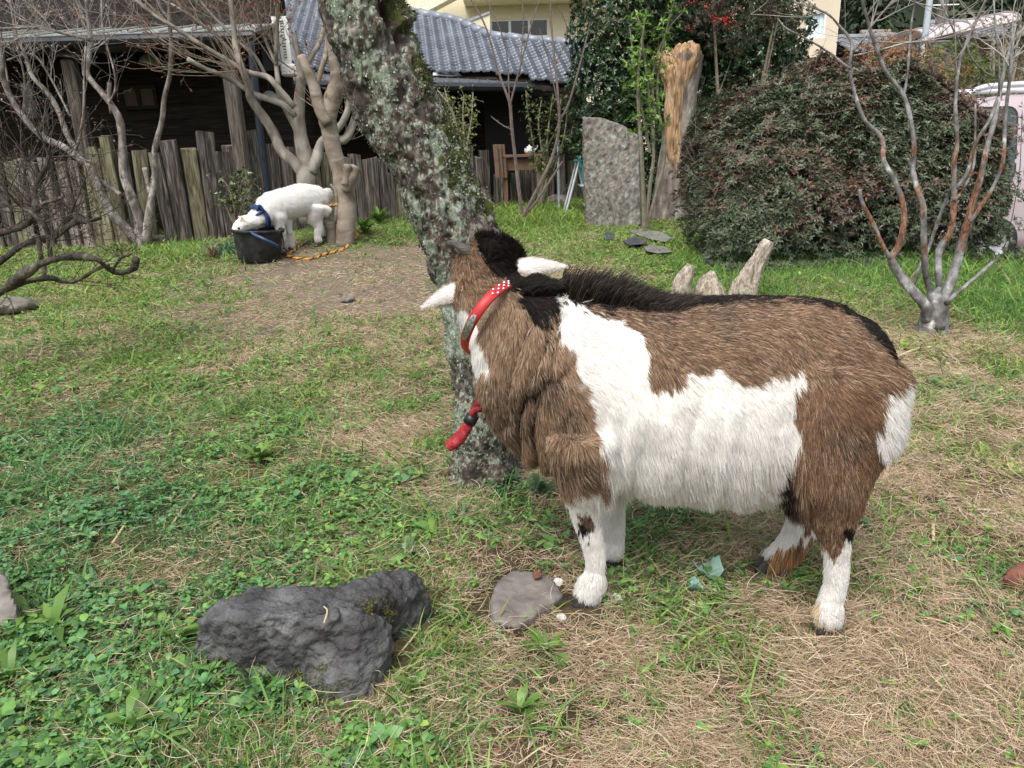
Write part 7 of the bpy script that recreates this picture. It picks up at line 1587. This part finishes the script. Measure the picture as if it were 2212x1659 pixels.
def stool():
    Y = 11.4; a = at(1247, 337, Y); g = float(gz(a[0], Y)); t = thing('step_stool', 'turquoise and white folding step stool half behind the standing stone', 'step stool', (a[0], Y, g)); tq = plain('turquoise', (.03, .28, .33), rough=.4); al = plain('stool_alu', (.60, .63, .66), rough=.3, metal=.4); h = a[2] - g
    for s in (0, .42): MB().tube([[a[0] + .02, Y + s, g + h], [a[0] + .22, Y + s, g]], .022, n=8, smooth=1).build('leg', tq if s == 0 else al, t); MB().tube([[a[0] + .05, Y + s, g + h], [a[0] - .18, Y + s, g + .02]], .018, n=8, smooth=1).build('rear_leg', al, t)
    for k, z in enumerate((.92, .5, .16)): MB().box((a[0] + .03 + .19 * (1 - z), Y + .21, g + h * z), (.16, .42, .03), bev=.006).build('tread', (tq, al, al)[k], t)
stool()
# ------------------------------------------------------------------ weeds, leaves and straws that can be told apart
def weed(name, label, px, py, n, L, W, cols, m=weed_m, up=(.2, .9), wide=.5, group=None, lobes=0, seedk=0, fold=.2, curl=.25, cat='weed'):
    b = gnd(px, py); s = mpp(b); L = L * s; W = W * s; az = rng.random(n) * 6.283; e = rng.uniform(*up, n); D = np.stack([np.cos(az) * np.cos(e), np.sin(az) * np.cos(e), np.sin(e)], 1); P = np.tile(b, (n, 1)) + D * (L * .05); Nn = np.stack([-np.cos(az) * np.sin(e), -np.sin(az) * np.sin(e), np.cos(e)], 1); ll = L * rng.uniform(.6, 1.15, n)
    t = thing(name, label, cat, b, group); c = mixcols(n, cols)
    if lobes:
        PP, DD, NN, LL, CC, WW = [], [], [], [], [], []
        for k in range(lobes):
            u = .35 + .65 * k / (lobes - 1); sd = (-1) ** k * (.9 if k < lobes - 1 else 0); S = np.cross(D, Nn); PP.append(P + D * (ll * u * .75)[:, None]); DD.append(D + S * sd); NN.append(Nn); LL.append(ll * (.42 - .12 * abs(u - .6))); CC.append(c)
        PP.append(P); DD.append(D); NN.append(Nn); LL.append(ll * .95); CC.append(c); P, D, Nn, ll, c = map(np.concatenate, (PP, DD, NN, LL, CC)); W = W * .8
        w_ = np.full(len(ll), W); w_[-n:] *= .35
    else: w_ = W * rng.uniform(.8, 1.2, n)
    (oval_obj('leaves', P, D, Nn, ll, w_, c, m, t, fold=fold * .7, curl=curl)); return t
GB = [[.10, .20, .035], [.13, .24, .05], [.16, .27, .06]]; MW = [[.10, .175, .075], [.13, .20, .09], [.08, .14, .055]]
for px, py, n, L, lab in [(560, 1495, 26, 62, 'lobed mugwort clump growing against the front of the dark boulder'), (620, 1530, 16, 52, 'lobed mugwort clump lower right of the other one at the boulder'), (892, 1212, 11, 44, 'lobed mugwort sprig on the turf just above the boulder tip'), (1090, 1060, 18, 46, 'lobed mugwort clump at the foot of the leaning trunk'), (1165, 1075, 16, 46, 'lobed mugwort clump between trunk and near front leg'), (1010, 1010, 12, 42, 'lobed mugwort clump left of the trunk foot')]:
    weed('mugwort', lab, px, py, n, L, 19, MW, lobes=6, up=(.3, 1.2))
for px, py, n, L, W, lab in [(290, 1590, 16, 105, 26, 'broad bright rosette at lower left below the boulder'), (125, 1365, 13, 95, 24, 'broad bright rosette right of the edge boulder'), (65, 1345, 9, 80, 22, 'upright broad leaves touching the edge boulder'), (388, 1385, 7, 75, 22, 'upright broad leaves at the left end of the dark boulder'), (345, 1625, 12, 85, 17, 'long leaved tuft at the lower left under the rosette'), (1125, 1545, 16, 70, 16, 'leafy tuft on bare soil right of the boulder'), (1180, 1420, 16, 75, 13, 'strappy tuft of leaves below the flat stone'), (900, 1500, 16, 66, 17, 'fresh leafy tuft close to the right end of the boulder'), (30, 1480, 10, 90, 20, 'pale broad tuft at the left edge below the boulder'), (1530, 1300, 14, 50, 9, 'grass tuft under the blue green leaf'), (1395, 1215, 26, 62, 7, 'dense grass tuft right of the far front hoof'), (1886, 1056, 6, 30, 20, 'small dark leaf cluster in dry grass behind the hind leg'), (1620, 1560, 9, 30, 6, 'tiny tuft alone in the dry grass at lower right'), (2180, 1400, 16, 70, 8, 'sparse green tuft in dry grass near the right edge'), (1990, 1290, 12, 50, 12, 'low green tuft right of the near hind hoof'), (560, 1000, 14, 60, 15, 'yellow green tuft in the lawn left of the trunk'), (330, 1540, 9, 60, 14, 'small broad tuft above the lower left rosette')]:
    weed('weed_tuft', lab, px, py, int(n * 1.4), L * 1.0, W * .95, GB, up=(.35, 1.25), wide=.55, curl=.35)
weed('leek_clump', 'clump of blue green strappy leaves left of the black tub', 488, 545, 44, 70, 5.5, [[.10, .20, .11], [.07, .15, .08], [.16, .26, .16]], up=(.1, 1.0), wide=.5, curl=.45, cat='plant')
weed('dead_tuft', 'brown dead tuft of stalks left of the black tub', 462, 562, 34, 42, 4, [[.20, .13, .08], [.30, .21, .13], [.12, .08, .05]], up=(.5, 1.4), cat='tuft')
for px, py, lab in ((790, 505, 'bright grass clump at the right foot of the smooth trunk'), (820, 485, 'bright grass clump behind the rope beside the fence'), (690, 505, 'grass clump between the white goat legs and the stump')): weed('grass_clump', lab, px, py, 70, 42, 5, [[.12, .23, .035], [.09, .18, .03], [.16, .28, .05]], up=(.5, 1.4), curl=.3)
for px, py, lab in ((1072, 445, 'orange brown moss mound at the foot of the fence beside the trunk'), (1010, 452, 'small green moss mound hidden beside the leaning trunk')): weed('moss_mound', lab, px, py, 500, 28, 5, [[.22, .13, .02], [.15, .14, .02], [.10, .12, .02]], up=(.1, 1.4), cat='moss')
# fallen scraps of vegetable leaf
cab = mat('cabbage_leaf', [(.3, (.16, .30, .24)), (.7, (.30, .44, .38))], scale=30, rough=.5, bump=.4, bscale=60, bdist=.003)
def scrap(name, label, px, py, rpx, m, seed, h=.02, cat='leaf'):
    b = gnd(px, py); r = rpx * mpp(b); n, k = 9, 22; mb = MB(); vv = []; rs = np.random.default_rng(seed); ph = rs.random(4) * 6.28
    for i in range(n):
        for j in range(k):
            a = 2 * math.pi * j / k; rad = r * (i / (n - 1)) * (1 + .18 * math.sin(3 * a + ph[0]) + .12 * math.sin(7 * a + ph[1])); z = h * (.3 + .35 * math.sin(a * 2 + ph[2]) * (i / (n - 1)) ** 1.5 + .4 * (i / (n - 1)) ** 2) + .003 * math.sin(9 * a + ph[3]) * i / (n - 1)
            vv.append(b + np.array([rad * math.cos(a), rad * math.sin(a) * .8, max(z, .002) + .012]))
    f = [(i * k + j, i * k + (j + 1) % k, (i + 1) * k + (j + 1) % k, (i + 1) * k + j) for i in range(n - 1) for j in range(k)]
    o = mb.add(np.array(vv), f).build(name, m, None, base=b, smooth=True); s = o.modifiers.new('t', 'SOLIDIFY'); s.thickness = .0012; tag(o, label, cat); return o
scrap('cabbage_leaf', 'large blue green cabbage leaf scrap under the goat belly', 1524, 1262, 30, cab, 1, .05)
scrap('cabbage_leaf', 'smaller blue green leaf scrap left of the large cabbage scrap', 1500, 1290, 15, cab, 2, .03)
pale_v = mat('pale_vegetable', [(.3, (.40, .45, .14)), (.7, (.62, .64, .34))], scale=30, rough=.5, bump=.3); weed('vegetable_stalk', 'pale split vegetable stalk in the grass behind the goat', 2032, 800, 7, 40, 12, [[.60, .60, .34], [.52, .55, .25], [.66, .64, .45]], up=(.5, 1.3), cat='vegetable')
weed('vegetable_scrap', 'yellow green crumpled vegetable scrap in dry grass at right', 2178, 1020, 26, 24, 13, [[.42, .52, .12], [.52, .60, .20], [.30, .42, .08]], up=(.1, 1.3), cat='vegetable')
weed('vegetable_scrap', 'small yellow green sprouts below the vase shaped tree', 1950, 752, 14, 26, 10, [[.34, .42, .08], [.26, .36, .07]], up=(.1, 1.0), cat='vegetable')
straw_p = mat('pale_straw', [(.3, (.42, .33, .18)), (.7, (.58, .50, .32))], scale=40, rough=.6, bump=.2, stretch=(1, 1, 1))
for k, (q, r, lab) in enumerate([([(366, 1140), (398, 1095), (436, 1050)], 3.0, 'long pale straw on the green lawn at left'), ([(243, 1172), (258, 1150), (272, 1128)], 3.0, 'short pale straw left of the long one'), ([(1552, 1588), (1590, 1585), (1617, 1582)], 3.2, 'pale straw lying level in dry grass at the bottom'), ([(1530, 1190), (1552, 1172), (1568, 1158)], 5.5, 'thick straw under the goat belly'), ([(1584, 1166), (1594, 1186)], 3.0, 'short straw beside the thick one'), ([(2016, 1130), (2016, 1150), (2017, 1168)], 3.6, 'short upright straw in dry grass at right'), ([(480, 833), (515, 826), (540, 822)], 2.4, 'thin straw in the lawn at mid left'), ([(770, 890), (800, 884), (828, 876)], 2.8, 'straw lying left of the leaning trunk'), ([(1938, 770), (1985, 752), (2046, 748)], 3.4, 'yellow green stalk behind the goat rump'), ([(2110, 1100), (2140, 1102), (2170, 1112), (2188, 1124)], 4.4, 'long yellow green stalk in dry grass at right'), ([(1066, 1365), (1085, 1372), (1100, 1395)], 2.8, 'bent straw below the flat stone'), ([(700, 1345), (707, 1320), (700, 1310)], 2.0, 'thin straw lying on the dark boulder'), ([(860, 1415), (885, 1385), (905, 1360)], 2.4, 'straw leaning on the right end of the boulder'), ([(985, 1440), (970, 1470), (965, 1490)], 2.6, 'straw right of the boulder on bare soil'), ([(640, 1560), (655, 1520), (662, 1490)], 2.0, 'straw in front of the boulder'), ([(1710, 1500), (1760, 1490), (1800, 1492)], 2.2, 'thin straw in dry grass below the hind hoof'), ([(1120, 1650), (1160, 1620), (1180, 1610)], 2.2, 'thin straw on dark soil at the bottom edge'), ([(1880, 1180), (1930, 1170), (1960, 1172)], 2.4, 'thin straw right of the hind legs')]):
    p = [gnd(a, b, .016) for a, b in q]; 
    if lab.endswith('dark boulder'): p = [gt(a, b, .150) for a, b in q]
    o = MB().tube(p, [r * mpp(p[0]) * .9] * len(p), n=6, flat=.5).build('straw', straw_p, None, base=p[0]); tag(o, lab, 'straw', 'loose straws')
grow()
long_grass()
